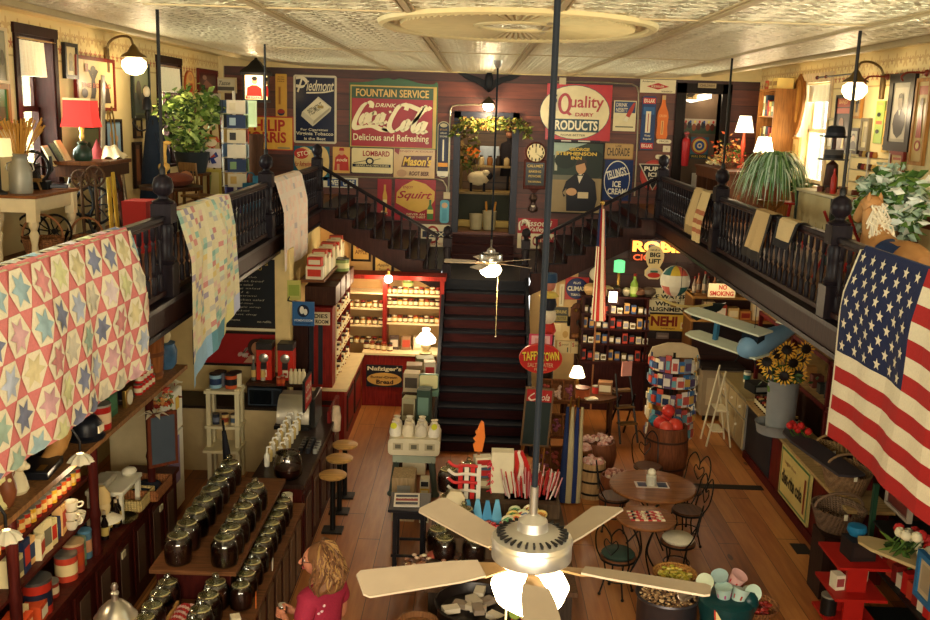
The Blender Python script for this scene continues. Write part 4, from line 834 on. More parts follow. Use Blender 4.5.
pc=V((-4.55,15.55,0));pz=P(190,173,x=-4.55).z
sd=thing('plant_stand','low dark wooden stand under the big ficus pot','stand',(pc.x,pc.y,FLM))
B().bx(-.24,.24,-.24,.24,pz-FLM-.04,pz-FLM,WD).build('table_top',sd)
for x in(-.2,.2):
	for y in(-.2,.2):B().bx(x-.02,x+.02,y-.02,y+.02,0,pz-FLM-.04,WD).build('leg',sd)
def potted(name,lab,loc,r,h,mp,crown,size,mats,n=420,trunk=True,k=1):
	o=thing(name,lab,'plant',loc);loc=V(loc)
	B().lathe([(r*.75,0),(r,h),(r*.93,h),(r*.9,h*.9),(0,h*.88)],mp,22).build('pot',o)
	b=B();pts=[]
	for(cx,cy,c_z,rx,ry,rz,m)in crown:
		for _ in range(int(n*m)):
			while True:
				p=V((rnd.uniform(-1,1),rnd.uniform(-1,1),rnd.uniform(-1,1)))
				if .25<p.length<1:break
			pts.append((cx+p.x*rx,cy+p.y*ry,c_z+p.z*rz))
	leaf_cloud(b,pts,size,mats,k);b.build('foliage',o)
	if trunk:
		b=B()
		for(cx,cy,c_z,rx,ry,rz,m)in crown:b.tube(catmull([(0,0,h*.8),(cx*.4,cy*.4,h+(c_z-h)*.5),(cx,cy,c_z)],4),[.022]*8+[.01],mat('5a4226',.7),6)
		b.build('stem',o)
	return o
q=lambda px,py:P(px,py,x=-4.55)-V((pc.x,pc.y,pz))
A_,B_,C_,D_=q(178,120),q(197,105),q(214,112),q(190,140)
potted('ficus_plant','big leafy ficus in a dark pot before the left rear window',(pc.x,pc.y,pz),.28,.33,mat('23282a',.45),[(A_.x,A_.y+.0,A_.z,.34,.62,.4,1),(B_.x,B_.y-.1,B_.z,.4,.7,.34,1.1),(C_.x,C_.y-.2,C_.z,.3,.6,.26,.8),(D_.x,D_.y,D_.z,.3,.5,.22,.7)],.135,LEAF+[mat('7d9448',.45,'leaf'),mat('9ab060',.4,'leaf')],230)
GF=thing('toy_giraffe','small tan toy giraffe beside the ficus pot','toy',(-4.45,14.6,P(171,181,x=-4.45).z))
B().tube(catmull([(0,0,.1),(.0,.02,.3),(.03,0,.42)],4),[.04]*4+[.03]*4+[.03],mat('c59a4a',.7,'speck'),8).sph((.0,0,.1),(.08,.12,.07),mat('c59a4a',.7,'speck')).sph((.06,-.02,.44),(.06,.03,.03),mat('c59a4a',.7,'speck')).build('body',GF)
for x in(-.04,.04):
	for y in(-.06,.06):B().cyl((x,y,-.14),.014,.22,mat('c59a4a',.7),6).build('leg',GF)
sz=P(170,186,x=-4.25).z
st_=thing('side_table','small dark round table holding a brown bundle behind the left rail','table',(-4.25,13.5,FLM));B().lathe([(.42,sz-FLM-.05),(.43,sz-FLM-.03),(.43,sz-FLM)],mat('3a2414',.4,'wood'),24).build('table_top',st_);B().lathe([(.25,0),(.05,.1),(.045,sz-FLM-.06)],WD,14).build('pedestal',st_)
GF.location=(-4.42,13.75,sz+.14)
o=thing('brown_bundle','reddish brown fur bundle on the small round table','bundle',(-4.15,13.45,sz));B().sph((0,0,.09),(.22,.3,.1),mat('5a2a18',.9,'cloth')).sph((.05,.25,.11),(.1,.08,.09),mat('8a5a3a',.9,'cloth')).build('body',o)
def chair(name,lab,loc,rz,m,sh=.45,w=.42,bh=.95,spindles=4):
	o=thing(name,lab,'chair',loc,rz);h=w/2
	B().box((0,0,sh),(w,w,.04),m).build('seat',o,bev=.01)
	for x in(-1,1):
		B().tube([(x*(h-.03),-h+.03,0),(x*(h-.05),-h+.05,sh)],.018,m).build('leg',o);B().tube([(x*(h-.02),h-.02,0),(x*(h-.04),h-.04,sh),(x*(h-.04),h+.04,bh)],.018,m).build('leg',o)
	b=B();b.box((0,h+.03,bh-.05),(w-.06,.025,.12),m).box((0,h,sh+.18),(w-.08,.02,.05),m)
	for i in range(spindles):x=-h+.1+(w-.2)*i/(spindles-1);b.tube([(x,h,sh+.18),(x,h+.03,bh-.1)],.01,m)
	b.build('backrest',o);return o
chair('wooden_chair','plain brown wooden chair below the butterfly picture',(-4.2,14.75,FLM),2.6,mat('7a5a34',.5,'wood'))
bf=[('r',.08,.06,.92,.94,'d6cbc8'),('p',[(.5,.5),(.2,.85),(.1,.6),(.3,.48),(.18,.25),(.4,.2)],'2a3a78'),('p',[(.5,.5),(.8,.85),(.9,.6),(.7,.48),(.82,.25),(.6,.2)],'2a3a78'),('p',[(.48,.5),(.3,.72),(.22,.6)],'b5482a'),('p',[(.52,.5),(.7,.72),(.78,.6)],'b5482a'),('r',.48,.25,.52,.75,'1a1a24')]
sign('picture','white picture of a blue and orange butterfly on the easel','picture',(199,148.5,221.5,167.5),('y',15.9),'d6cbc8',bf,t=.04)
sign('poster','tall yellow-green bird print on the easel below the butterfly','poster',(201,169,222,200),('y',15.92),'b5a44a',[('r',.12,.1,.88,.9,'c5b87a'),('e',.4,.55,.1,.2,'6a8a9a'),('pen',[(.4,.2),(.45,.5),(.5,.8)],'7a8a4a',.06)])
ea=thing('easel','wooden display easel standing behind the second quilt','easel',(-4.4,16.1,FLM))
for x in(-.25,.25):B().tube([(x,-.15,0),(x*.6,.02,1.5)],.02,WD).build('leg',ea)
B().tube([(0,.4,0),(0,.04,1.4)],.02,WD).build('leg',ea);B().bx(-.3,.3,-.13,-.09,.28,.31,WD).build('ledge',ea)
sign('novelty_sign','small red and white clown face sign among the ficus leaves','sign',(203.5,136.5,220,147.5),('y',15.85),'b54a32',[('e',.5,.45,.35,.35,'d8c8a0'),('r',.2,.75,.8,.9,'c9a04a')],shape=[(0,.5),(.2,.45),(.3,0),(.7,0),(.8,.45),(1,.5),(.85,1),(.15,1)])
rk=thing('postcard_rack','white wire spinner rack full of cards near the back left corner','rack',(-4.0,16.1,FLM))
WW=mat('c9c2ac',.4)
B().lathe([(.25,0),(.22,.03),(.03,.05),(.025,2.05)],WW,14).build('pole',rk)
cols=['d8cfae','5a7a9a','b54a3a','2a3a5a','c9a860','7a9a6a','e0d8c0','3a3a3a','a8c0c8']
for k in range(6):
	for f in range(4):
		a=f*pi/2+.4;b=B();T=Matrix.Rotation(a,4,'Z')
		b.box((0,-.2,.62+k*.235),(.3,.012,.21),mat(cols[(k*3+f*2)%9],.5),T=T).box((-.06,-.208,.62+k*.235),(.1,.006,.12),mat(cols[(k+f+4)%9],.5),T=T);b.build('postcard',rk)
b=B()
for k in range(6):b.tube([(.22*cos(a),.22*sin(a),.51+k*.235)for a in[2*pi*i/12 for i in range(12)]],.006,WW,5,True)
b.build('wire_frame',rk)
sign('card','pale green board sheet hung beside the postcard rack','board',(244,100.5,257,127),('y',18.0),'b8c092',[('r',.15,.1,.85,.9,'a8b284')])
o=thing('wooden_bucket','brown wooden bucket in front of the yellow PHILIP MORRIS sign','bucket',P(251.5,153,y=18.5));o.location.z=FLM
B().lathe([(.2,0),(.24,P(251,134,y=18.5).z-FLM),(.2,P(251,134,y=18.5).z-FLM-.02)],mat('4a3020',.6,'wood'),16).build('body',o)
o=thing('blue_bag','blue and teal cloth bags hanging on the postcard rack foot','bag',(-3.72,16.0,FLM));B().box((0,0,.3),(.3,.16,.55),mat('23607a',.8,'cloth'),top=.8).box((.1,.02,.62),(.12,.1,.14),mat('3a7a9a',.8,'cloth')).build('body',o);B().tube(catmull([(-.08,0,.55),(-.05,0,.72),(.05,0,.72),(.08,0,.55)],4),.012,mat('23607a',.8)).build('handle',o)
o=thing('purple_cloth','dark purple cloth draped by the butterfly picture','cloth',(-4.15,16.6,FLM));B().lathe([(.14,0),(.16,.5),(.12,.85),(.05,.95)],mat('32285a',.9,'cloth'),12).build('body',o)
for i,(x,y,r,h,lab)in enumerate(((-5.05,11.2,.24,.24,'round splint basket on the floor under the cream table'),(-4.75,11.75,.2,.2,'smaller handled basket under the far end of the cream table'))):
	o=thing('basket',lab,'basket',(x,y,FLM),0,'baskets under the cream table');B().lathe([(r*.75,0),(r,h),(r*.92,h),(r*.7,.03)],mat('8a5a34',.7,'wicker'),20).build('body',o);B().tube([(r*cos(a),0,h+r*1.1*sin(a))for a in[pi*i/12 for i in range(13)]],.014,mat('8a5a34',.7)).build('handle',o)
o=thing('spinning_frame','dark iron frame with small wheels standing under the cream table','frame',(-5.2,11.6,FLM))
for x in(-.15,.12):
	b=B();wheel(b,(x,0,.26),.2,IRON,'y',7,.014);b.build('wheel',o)
# right gallery
pic('small square bronze-framed print left of the right window',(790.5,139,800,158),'R','c9ad70',[('e',.5,.5,.2,.25,'a8884a')],TANF,.04)
sn=[(.5,0),(.75,.15),(.95,.4),(1,.65),(.85,.88),(.5,1),(.15,.88),(0,.65),(.05,.4),(.25,.15)]
sign('carved_board','long pointed carved wooden board hanging left of the right window','board',(794.5,74,805.5,135),'R',mat('7a4a1e',.5,'wood'),[('e',.5,.6,.28,.3,'94602a'),('e',.5,.6,.12,.2,'b0803a'),('e',.5,.3,.12,.1,'b0803a')],shape=sn,t=.05)
ba=[('r',.03,.82,.97,.98,'a5402a'),('r',.03,.7,.97,.8,'b0482e'),('p',[(.1,.02),(.2,.35),(.45,.45),(.7,.42),(.9,.02)],'5a2a1a'),('e',.45,.52,.16,.1,'9a6a4a'),('p',[(.6,.05),(.7,.4),(.78,.4),(.75,.05)],'c9b060'),('t','BANJO',.2,.86,.8,.95,'d8b070')]
pic('tall dark poster with a red head and a seated banjo player',(837,97.5,851,151),'R','2e2824',ba,mat('14110f',.4),.04)
pic('small brown-framed picture of a dark hat under the right sconce',(855.5,98.5,862.5,116),'R','b59a6a',[('p',[(.2,.7),(.4,.9),(.7,.9),(.8,.7)],'1e1a18'),('r',.35,.2,.65,.7,'3a3430')],TANF,.04)
pic('square dark-framed print below the little hat picture',(851,131,859.5,150.5),'R','8a8468',portrait('8a8468','3a3228'),DKF,.05)
pic('narrow grey-framed document right of the dark square print',(864,121.5,869.5,147.5),'R','b5a880',[('r',.2,.2,.8,.8,'8a805e')],mat('6a6048',.5),.05)
pic('narrow dim picture between the right window and the banjo poster',(829.5,120,835,146),'R','9a8a5a',landscape('b5a06a','8a7444','5a4a2a'),mat('8a7a4a',.5),.03)
sign('poster_strip','tall green paper strip with red label and dark dots on the right wall','poster',(875.5,101,884,143.5),'R','8aa04a',[('r',.15,.45,.85,.53,'b0583a'),('r',.2,.9,.8,.96,'b5905a'),('e',.45,.68,.22,.05,'1e201a'),('e',.45,.28,.22,.05,'1e201a')],t=.012)
sign('poster_strip','tall yellow paper strip with four dark round marks beside the green strip','poster',(883.7,111,890,152.5),'R','c99f3e',[('e',.5,.85,.3,.05,'201a14'),('e',.5,.68,.3,.05,'201a14'),('e',.5,.35,.3,.05,'201a14'),('e',.5,.15,.3,.05,'201a14')],t=.012)
pr=[('r',.1,.05,.9,.92,'b5ab94'),('p',[(.14,.3),(.2,.45),(.4,.56),(.6,.56),(.82,.45),(.86,.3),(.75,.14),(.5,.06),(.26,.14)],'2b2826'),('p',[(.42,.57),(.58,.57),(.52,.45),(.48,.45)],'d6cdb4'),('e',.5,.66,.13,.12,'8a7c68'),('p',[(.36,.68),(.38,.8),(.5,.83),(.62,.8),(.64,.68),(.6,.74),(.4,.74)],'3a342c')]
pic('large black-framed oval portrait of a man in a dark coat',(893.5,83,910.5,142),'R','9a927e',pr,mat('1a1512',.35),.13)
pic('red-framed small certificate below the big portrait',(893,155,904,172),'R','c0ac7a',[('r',.15,.7,.85,.85,'9a4a3a'),('r',.2,.2,.8,.6,'b09a68')],mat('7a2a1e',.4),.05)
pic('tall tan framed poster with red circles at the right edge',(917,82,928,162),'R','b59a60',[('r',.1,.84,.9,.95,'a5482e'),('e',.5,.2,.3,.07,'8a3424'),('e',.5,.2,.16,.04,'c9ae70'),('p',[(.25,.3),(.4,.7),(.6,.7),(.75,.3)],'9a3a26'),('e',.5,.75,.16,.05,'5a4a34')],TANF,.05)
def hook(px,py,lab):
	o=thing('wall_hook',lab,'hook',P(px,py,x=XWR-.02));m=mat('6a2a1a',.4)
	B().lathe([(.05,0),(.04,.02),(.015,.04)],m,10,T=Matrix.Rotation(-pi/2,4,'Y')).tube(catmull([(-.02,0,0),(-.25,.0,0),(-.33,0,-.06),(-.3,0,-.11)],4),.014,m).build('hook',o)
hook(888,77,'short dark red curled wall hook by the right sconce');hook(927,73,'dark red curled wall hook at the top right edge')
o=thing('curtain_rod','thin dark curtain rod with ball ends over the right window','curtain rod',(XWR-.1,w3a.y-1.3,w3a.z+.02));B().tube([(0,0,0),(0,1.75,0)],.015,IRON).build('shaft',o);B().sph((0,1.78,0),.035,mat('5a1a14',.4)).sph((0,1.35,0),.03,mat('5a1a14',.4)).build('finial',o)
by0,by1,bxf=P(773,120,x=5.45).y,P(757,120,x=5.45).y,5.45
bk=thing('bookcase','tall brown bookcase of old packages in the back right corner','bookcase',(bxf,by0,FLM));H_b=P(773,88.5,x=bxf).z-FLM;D_b=5.88-bxf;W_b=by1-by0
b=B();b.bx(0,D_b,0,.04,0,H_b,MAPLE2).bx(0,D_b,W_b-.04,W_b,0,H_b,MAPLE2).bx(D_b-.03,D_b,.04,W_b-.04,0,H_b,mat('3a2414',.5)).bx(0,D_b,.04,W_b-.04,H_b-.04,H_b,MAPLE2);b.build('case',bk)
for k in range(4):B().bx(.01,D_b-.03,.04,W_b-.04,.1+k*.6,.13+k*.6,MAPLE2).build('shelf',bk)
pk=['b5562a','5a6a3a','c9a850','8a2a22','2a3a4a','d8c9a0','6a4a2a','a8863a']
bkx=0
for k in(2,3):
	y=.07;i=0
	while y<W_b-.18:
		w=rnd.uniform(.07,.13);h=rnd.uniform(.24,.42);bkx+=1
		o=B().bx(0,.15,0,w,0,h,mat(pk[bkx%8],.6)).bx(-.003,0,.01,w-.01,h*.3,h*.65,mat(pk[(bkx*3+2)%8],.6)).build('old_package');o.location=(bxf+.04,by0+y,FLM+.131+k*.6)
		tag(o,'old %s package on the %s shelf of the corner bookcase, %s from the near side'%(('orange','green','gold','red','navy','cream','brown','ochre')[bkx%8],('','','middle','upper')[k],ordn(i)),'package','old packages in the bookcase');i+=1
		y+=w+.03
for i,(y,w,h,c)in enumerate(((.62,.2,.16,'a5402a'),(.36,.22,.2,'c9b070'),(.04,.28,.19,'d6b868'))):
	o=B().bx(0,.3,0,w,0,h,mat(c,.6)).bx(-.004,0,.02,w-.02,h*.3,h*.7,mat('8a6a3a',.6)).build('old_box');o.location=(bxf+.03,by0+y,FLM+H_b);tag(o,('small red box','cream box','wide tan box')[i]+' standing on top of the corner bookcase','box')
dz=P(745,168,y=19.2).z
sb=thing('sideboard','brown open sideboard below the two white-shaded lamps','sideboard',(5.1,19.6,FLM));hb=dz-FLM
BR=mat('5a3622',.45,'wood')
b=B();b.bx(-.6,.3,-1.95,.7,hb-.05,hb,BR).bx(-.57,-.52,-1.1,.65,hb-.22,hb-.05,BR)
for y in(-1.9,-1.15,-.3,.61):b.bx(-.55,.28,y,y+.04,0,hb-.05,BR)
b.bx(-.55,.28,-1.15,.65,.2,.24,BR).bx(.25,.28,-1.15,.65,0,hb-.05,mat('24160e',.6));b.build('case',sb)
def shade_lamp(lab,pxc,top,bot,wt,wb,x,base,zb,mstem,e=9):
	c=P(pxc,(top+bot)/2,x=x);z0,z1=P(pxc,bot,x=x).z,P(pxc,top,x=x).z;k=c.y/968
	o=thing('table_lamp',lab,'lamp',(c.x,c.y,zb))
	B().lathe([(.09,0),(.09,.03),(.03,.06),(.045,.2*(z0-zb)),(.025,.4*(z0-zb)),(.05,.65*(z0-zb)),(.015,z0-zb),(.012,z0-zb+.06)],mstem,14).build('base',o)
	B().lathe([(wb/2*k,z0-zb),(wt/2*k,z1-zb)],mat('fff0cc',.6,'emit',0.,1.9),24).build('lamp_shade',o)
	LAMPS.append((V((c.x,c.y-.0,z1+.1)),e));LAMPS.append((V((c.x-.15,c.y-.3,z0-.1)),e*.6));return c
shade_lamp('white-shaded lamp with a red stem on the sideboard',745,116,132.5,11,18,5.15,.1,dz,mat('b5442a',.4))
shade_lamp('second white-shaded lamp, nearer and lower, behind the hanging fern',764,137,152.5,12,19,5.2,.1,dz,BRASS)
ORN=[mat('b5502a',.6),mat('c98a4a',.6),mat('8a2a1a',.6),mat('d8b070',.6),mat('5a6a2a',.6)]
o=thing('flower_arrangement','bunch of rust orange dried flowers on the sideboard','flowers',(5.0,19.55,dz));B().lathe([(.06,0),(.1,.1),(.07,.16)],mat('6a3a1e',.5),14).build('vase',o);b=B();leaf_cloud(b,[(rnd.gauss(0,.16),rnd.gauss(0,.16),.32+rnd.gauss(0,.1))for _ in range(150)],.09,ORN);b.build('blooms',o)['kind']='stuff'
o=thing('flower_arrangement','pale yellow dried flowers lying at the left end of the sideboard','flowers',(4.72,19.4,dz));b=B();leaf_cloud(b,[(rnd.gauss(0,.08),rnd.gauss(0,.22),.07+abs(rnd.gauss(0,.05)))for _ in range(110)],.08,[mat('d8c080',.6),mat('b8924a',.6),mat('e6dcb0',.6)]);b.build('blooms',o)['kind']='stuff'
o=thing('flower_arrangement','orange and green flower basket on the sideboard below the red-stemmed lamp','flowers',(4.8,18.85,dz));B().lathe([(.11,0),(.14,.12),(.12,.12),(.1,.02)],mat('5a3018',.6,'wicker'),14).build('basket',o);b=B();leaf_cloud(b,[(rnd.gauss(0,.12),rnd.gauss(0,.14),.2+rnd.gauss(0,.05))for _ in range(120)],.09,ORN+LEAF[:1]);b.build('blooms',o)['kind']='stuff'
o=thing('flower_arrangement','cream flowers in a dark vase standing in the sideboard opening','flowers',(4.75,18.75,FLM+.24));B().lathe([(.05,0),(.08,.12),(.04,.25)],mat('2a1c14',.4),12).build('vase',o);b=B();leaf_cloud(b,[(rnd.gauss(0,.06),rnd.gauss(0,.07),.33+rnd.gauss(0,.06))for _ in range(50)],.08,[mat('d0b880',.6)]);b.build('blooms',o)['kind']='stuff'
fc=P(772,190,x=4.35);pz=4.18
FERN=[mat('6f9458',.4,'leaf'),mat('a4c4a0',.4,'leaf'),mat('4f7446',.4,'leaf'),mat('c4d6bc',.4)]
o=thing('fern_stand','slim brown wooden plant stand under the long-leaved fern','stand',(fc.x,fc.y,FLM));B().lathe([(.2,0),(.04,.08),(.04,.5),(.19,.66),(.2,.69)],MAPLE2,16).build('pedestal',o)
o=thing('fern_plant','bushy long-leaved fern spilling over a pot behind the right rail','plant',(fc.x,fc.y,FLM+.69));B().lathe([(.12,0),(.17,.25),(.15,.25)],mat('8a4a2a',.6),18).build('pot',o)
b=B()
for i in range(380):
	a=rnd.uniform(0,2*pi);L_=rnd.uniform(.34,.64);up=rnd.uniform(.1,.46);dn=rnd.uniform(.0,.5)
	pts=catmull([(0,0,.24),(.3*L_*cos(a),.3*L_*sin(a),.3+up*.9),(.75*L_*cos(a),.75*L_*sin(a),.3+up*.6),(L_*cos(a),L_*sin(a),.3+up*.3-dn*.9)],3)
	w=.017;s=V((-sin(a),cos(a),0));vs=[]
	for j,p in enumerate(pts):k=w*(1-(j/(len(pts)-1))**2*.9);vs+=[p-s*k,p+s*k]
	b.add(vs,[(2*j,2*j+1,2*j+3,2*j+2)for j in range(len(pts)-1)],rnd.choice(FERN),True)
b.build('fronds',o)
o=potted('small_plant','little leafy plant in a terracotta pot on the red stool',P(797,202,x=4.75),.1,.14,mat('9a4a2a',.6),[(0,0,.24,.16,.2,.1,1)],.09,LEAF,70,False)
ps=o.location;rs=thing('red_stool','bright red metal stool holding the little terracotta pot','stool',(ps.x,ps.y,FLM));hs=ps.z-FLM;RD=mat('b5231c',.4)
B().lathe([(.24,hs-.03),(.25,hs-.02),(.24,hs)],RD,20).build('seat',rs)
for a in(.4,2,3.5,5.1):B().tube([(.12*cos(a),.12*sin(a),hs-.03),(.22*cos(a),.22*sin(a),0)],.018,RD).build('leg',rs)
x0,x1,y0,y1=4.62,5.6,12.6,14.0;zt=4.4
wt=thing('scalloped_table','cream table with a scalloped skirt holding the hat display','table',((x0+x1)/2,(y0+y1)/2,FLM));w,d,h=(x1-x0)/2,(y1-y0)/2,zt-FLM
B().bx(-w-.04,w+.04,-d-.04,d+.04,h-.04,h,mat('cdbb92',.5)).build('table_top',wt,bev=.01)
def scal(n,L_,dpt):
	o=[(-L_,h-.05)]
	for i in range(n):
		a,c=-L_+2*L_*i/n,-L_+2*L_*(i+1)/n
		o+=[((a+c)/2+(c-a)/2*cos(t),h-dpt-.14*sin(t-pi))for t in[pi+pi*j/8 for j in range(9)]]
	return o+[(L_,h-.05)]
SK=mat('b8a474',.6)
for y in(-d,d):B().prism(scal(4,w,.38),y-.01,y+.01,SK).build('skirt',wt)
for x in(-w,w):B().prism(scal(5,d,.38),-.01,.01,SK,Matrix.Translation((x,0,0))@Matrix.Rotation(pi/2,4,'Z')).build('skirt',wt)
for x in(-1,1):
	for y in(-1,1):B().bx(x*w-.03,x*w+.03,y*d-.03,y*d+.03,0,h-.04,mat('23302c',.5)).build('leg',wt)
hs=thing('hat_stand','tall dark post stand carrying two hats on the cream table','hat stand',(4.95,13.7,zt));B().lathe([(.14,0),(.12,.03),(.1,.05),(.08,.35),(.025,.4),(.02,.72)],mat('3a1e16',.5),14).build('post',hs)
def hat(lab,loc,r,h,m,band,rz=0,flat=False):
	o=thing('hat',lab,'hat',loc,rz);cr=r*.6
	B().lathe([(r,.015),(r*1.02,.03),(cr*1.05,.0),(cr,.03)]if not flat else[(r,0),(r,.015),(cr,.015)],m,26,sx=1.12,sy=.92).build('brim',o)
	B().lathe([(cr,.02),(cr*.98,h*.6),(cr*.85,h*.9),(cr*.5,h),(0,h)]if not flat else[(cr,.01),(cr,h),(0,h)],m,24,sx=1.12,sy=.92).build('crown',o);B().lathe([(cr*1.03,.025),(cr*1.03,.07)],band,24,sx=1.12,sy=.92).build('band',o)
hat('black bowler hat on top of the hat stand',(4.95,13.7,zt+.72),.19,.17,mat('15161c',.7),mat('1e1f28',.5))
hat('grey flat-crowned hat on the lower peg of the hat stand',(4.92,13.6,zt+.42),.2,.14,mat('4a4642',.8,'cloth'),mat('1a1a1c',.5),.3,True)
o=thing('tiered_display','white wire tiered rack of small trinkets behind the hats','display rack',(5.35,13.45,zt))
for k in range(3):
	B().bx(-.14,.14,-.32,.32,.12+k*.17,.135+k*.17,mat('b5a47a',.5)).build('shelf',o)
for y in(-.32,.32):B().tube([(.14,y,0),(.14,y,.55)],.01,WW).tube([(-.14,y,0),(-.14,y,.55)],.01,WW).build('wire_frame',o)
for k in range(3):
	for i in range(5):
		g=B().lathe([(.03,0),(.04,.03),(.025,.08)],mat(('8a2a1e','3a2a1e','c9a050','5a3a2a','b5762a')[(i+k*2)%5],.5),8).build('trinket');g.location=(5.33,13.45-.24+i*.12,zt+.135+k*.17);tag(g,'little trinket on the %s tier of the white wire rack, %s from the near end'%(('lowest','middle','top')[k],ordn(i)),'trinket','trinkets on the wire rack')
for i in range(9):
	a=rnd.uniform(4.68,5.1);y=12.75+i*.1;g=B().box((0,0,.035),(.12,.07,.07),mat(('5a2a1a','8a5a3a','2a1e1a')[i%3],.6),i*.7).build('trinket_box');g.location=(a,y,zt);tag(g,'small dark leather trinket box on the cream table top, %s from the near end'%ordn(i),'box','trinket boxes on the cream table')
o=thing('red_bottle','slim red bottle on the cream table beside the iron rod','bottle',(4.72,12.95,zt));B().lathe([(.035,0),(.04,.02),(.04,.2),(.015,.27),(.015,.33)],mat('a5281c',.3),12).build('body',o)
fc_=thing('folding_chair','red folding chair frame between the cream table and the big plant','chair',(4.4,11.45,FLM),.4);
for y in(-.2,.2):
	B().tube([(-.28,y,0),(.25,y,.95)],.018,mat('8a1f1a',.4)).build('leg',fc_);B().tube([(.28,y,0),(-.2,y,.8)],.018,mat('8a1f1a',.4)).build('leg',fc_)
B().bx(-.2,.2,-.2,.2,.44,.47,mat('7a1c18',.5)).build('seat',fc_);B().tube([(.24,-.2,.93),(.24,.2,.93)],.02,mat('8a1f1a',.4)).build('back_rail',fc_)
VAR=[mat('5c7a34',.4,'leaf'),mat('cfdcc4',.45),mat('a9c2a6',.45,'leaf'),mat('e2e6d6',.45),mat('476a30',.45,'leaf')]
pp=V((4.62,10.85,FLM));zc_=P(895,200,x=4.62).z-FLM
sdd=thing('plant_stand','dark round stand below the big variegated plant','stand',pp);B().lathe([(.25,0),(.08,.06),(.07,.38),(.24,.42),(.24,.45)],WD,16).build('pedestal',sdd)
yy=lambda px,py:P(px,py,x=4.62)-(pp+V((0,0,.45)))
crown=[(0,yy(x,y).y,yy(x,y).z,.3,r,r*.8,n)for x,y,r,n in((890,190,.4,1),(880,205,.4,.8),(903,200,.38,1),(893,218,.38,.8),(872,215,.25,.35))]
potted('variegated_plant','large pot plant with green and white leaves at the right',pp+V((0,0,.45)),.2,.24,mat('6a4a2a',.5),crown,.17,VAR,210)
rh=thing('rocking_horse','tan rocking horse with a white mane and a blue saddle behind the flag','rocking horse',(4.12,9.35,FLM),1.72);rh.scale=(1.22,)*3
HT=mat('b5834e',.6);
B().tube(catmull([(-.34,0,.44),(-.1,0,.47),(.18,0,.46),(.32,0,.52),(.42,0,.68),(.47,0,.8)],4),[.09,.11,.13,.14,.145,.14,.14,.14,.145,.15,.155,.15,.14,.13,.12,.1,.095,.09,.085,.08,.075],HT,12).tube(catmull([(.44,0,.8),(.5,0,.84),(.58,0,.79),(.68,0,.7)],4),[.08,.085,.09,.088,.085,.08,.075,.07,.065,.06,.055,.05,.045],HT,10).build('body',rh)
for x,y in((-.26,.1),(-.26,-.1),(.24,.1),(.24,-.1)):B().tube([(x,y*.6,.42),(x*1.2,y*1.3,.24),(x*1.6,y*1.5,.08)],[.06,.04,.035],HT,8).build('leg',rh)
for y in(-.16,.16):B().tube(catmull([(-.7,y,.14),(-.4,y,.04),(0,y,.02),(.4,y,.04),(.7,y,.14)],5),.025,mat('a9392c',.5),8).build('rocker',rh)
b=B();
for i in range(60):t=rnd.random();p=V((.3+.16*t,0,.62+.26*t));b.tube([p,p+V((-.06,rnd.uniform(-.09,.09),-.02)),p+V((-.1,rnd.uniform(-.12,.12),-.16))],.008,mat('e2d8bc',.9),4)
b.build('mane',rh);B().grid(lambda u,v:(-.14+.28*u,.17*sin((v-.5)*3.0),.44+.16*cos((v-.5)*3.0)),8,10,mat('2a3f6a',.8,'cloth')).build('saddle',rh);B().sph((.49,.065,.83),.014,'100c0a',8).sph((.49,-.065,.83),.014,'100c0a',8).build('eyes',rh)
for s in(-1,1):B().lathe([(.025,0),(.02,.04),(0,.08)],HT,8,c=(.45,s*.05,.87)).build('ear',rh)
table('side_table','brown wooden table cut by the right edge of the view','table',4.95,5.7,10.1,11.2,FLM,P(922,214,x=5.0).z,mat('7a4426',.45,'plank'),mat('6a3820',.45,'wood'),.12,.04,False)
cl_=thing('cloth_bundle','folded blue and white cloths lying behind the rocking horse','cloth',(4.85,9.3,FLM));B().box((0,0,.3),(.5,.4,.6),mat('5a3a22',.6,'wood')).build('chest',cl_);B().box((0,-.02,.65),(.44,.34,.1),mat('2f4a6a',.9,'cloth'),.1).build('blue_cloth',cl_,bev=.03);B().box((.03,-.04,.73),(.34,.28,.06),mat('d8d0ba',.9,'cloth'),-.2).build('white_cloth',cl_,bev=.02)
# ground floor, left
def can(lab,loc,r,h,col,band=None,lid='8a8676',group=None,name='can',cat='can',n=16):
	o=thing(name,lab,cat,loc,0,group)if r>.05 else None;m=mat(col,.35)
	b=B();b.lathe([(r,0),(r,h)],m,n)
	if band:b.lathe([(r*1.004,h*.25),(r*1.004,h*.7)],mat(band,.4),n)
	if o is None:b.lathe([(r*1.03,h),(r*1.03,h*1.06),(0,h*1.06)],mat(lid,.4,'',.4),n);o=b.build(name);o.location=loc;return tag(o,lab,cat,group)
	b.build('body',o);B().lathe([(r*1.03,h-.01),(r*1.03,h*1.05),(r*.9,h*1.05),(0,h*1.04)],mat(lid,.4,'',.4),n).build('lid',o);return o
def bottle(lab,loc,h,col,lbl='d8cfae',r=None,group=None,cap='7a2018'):
	r=r or h*.15;b=B();b.lathe([(r,0),(r,h*.55),(r*.4,h*.74),(r*.36,h*.9)],mat(col,.15),12).lathe([(r*.42,h*.88),(r*.42,h),(0,h)],mat(cap,.4),10).lathe([(r*1.02,h*.14),(r*1.02,h*.44)],mat(lbl,.6),12)
	o=b.build('bottle');o.location=loc;return tag(o,lab,'bottle',group)
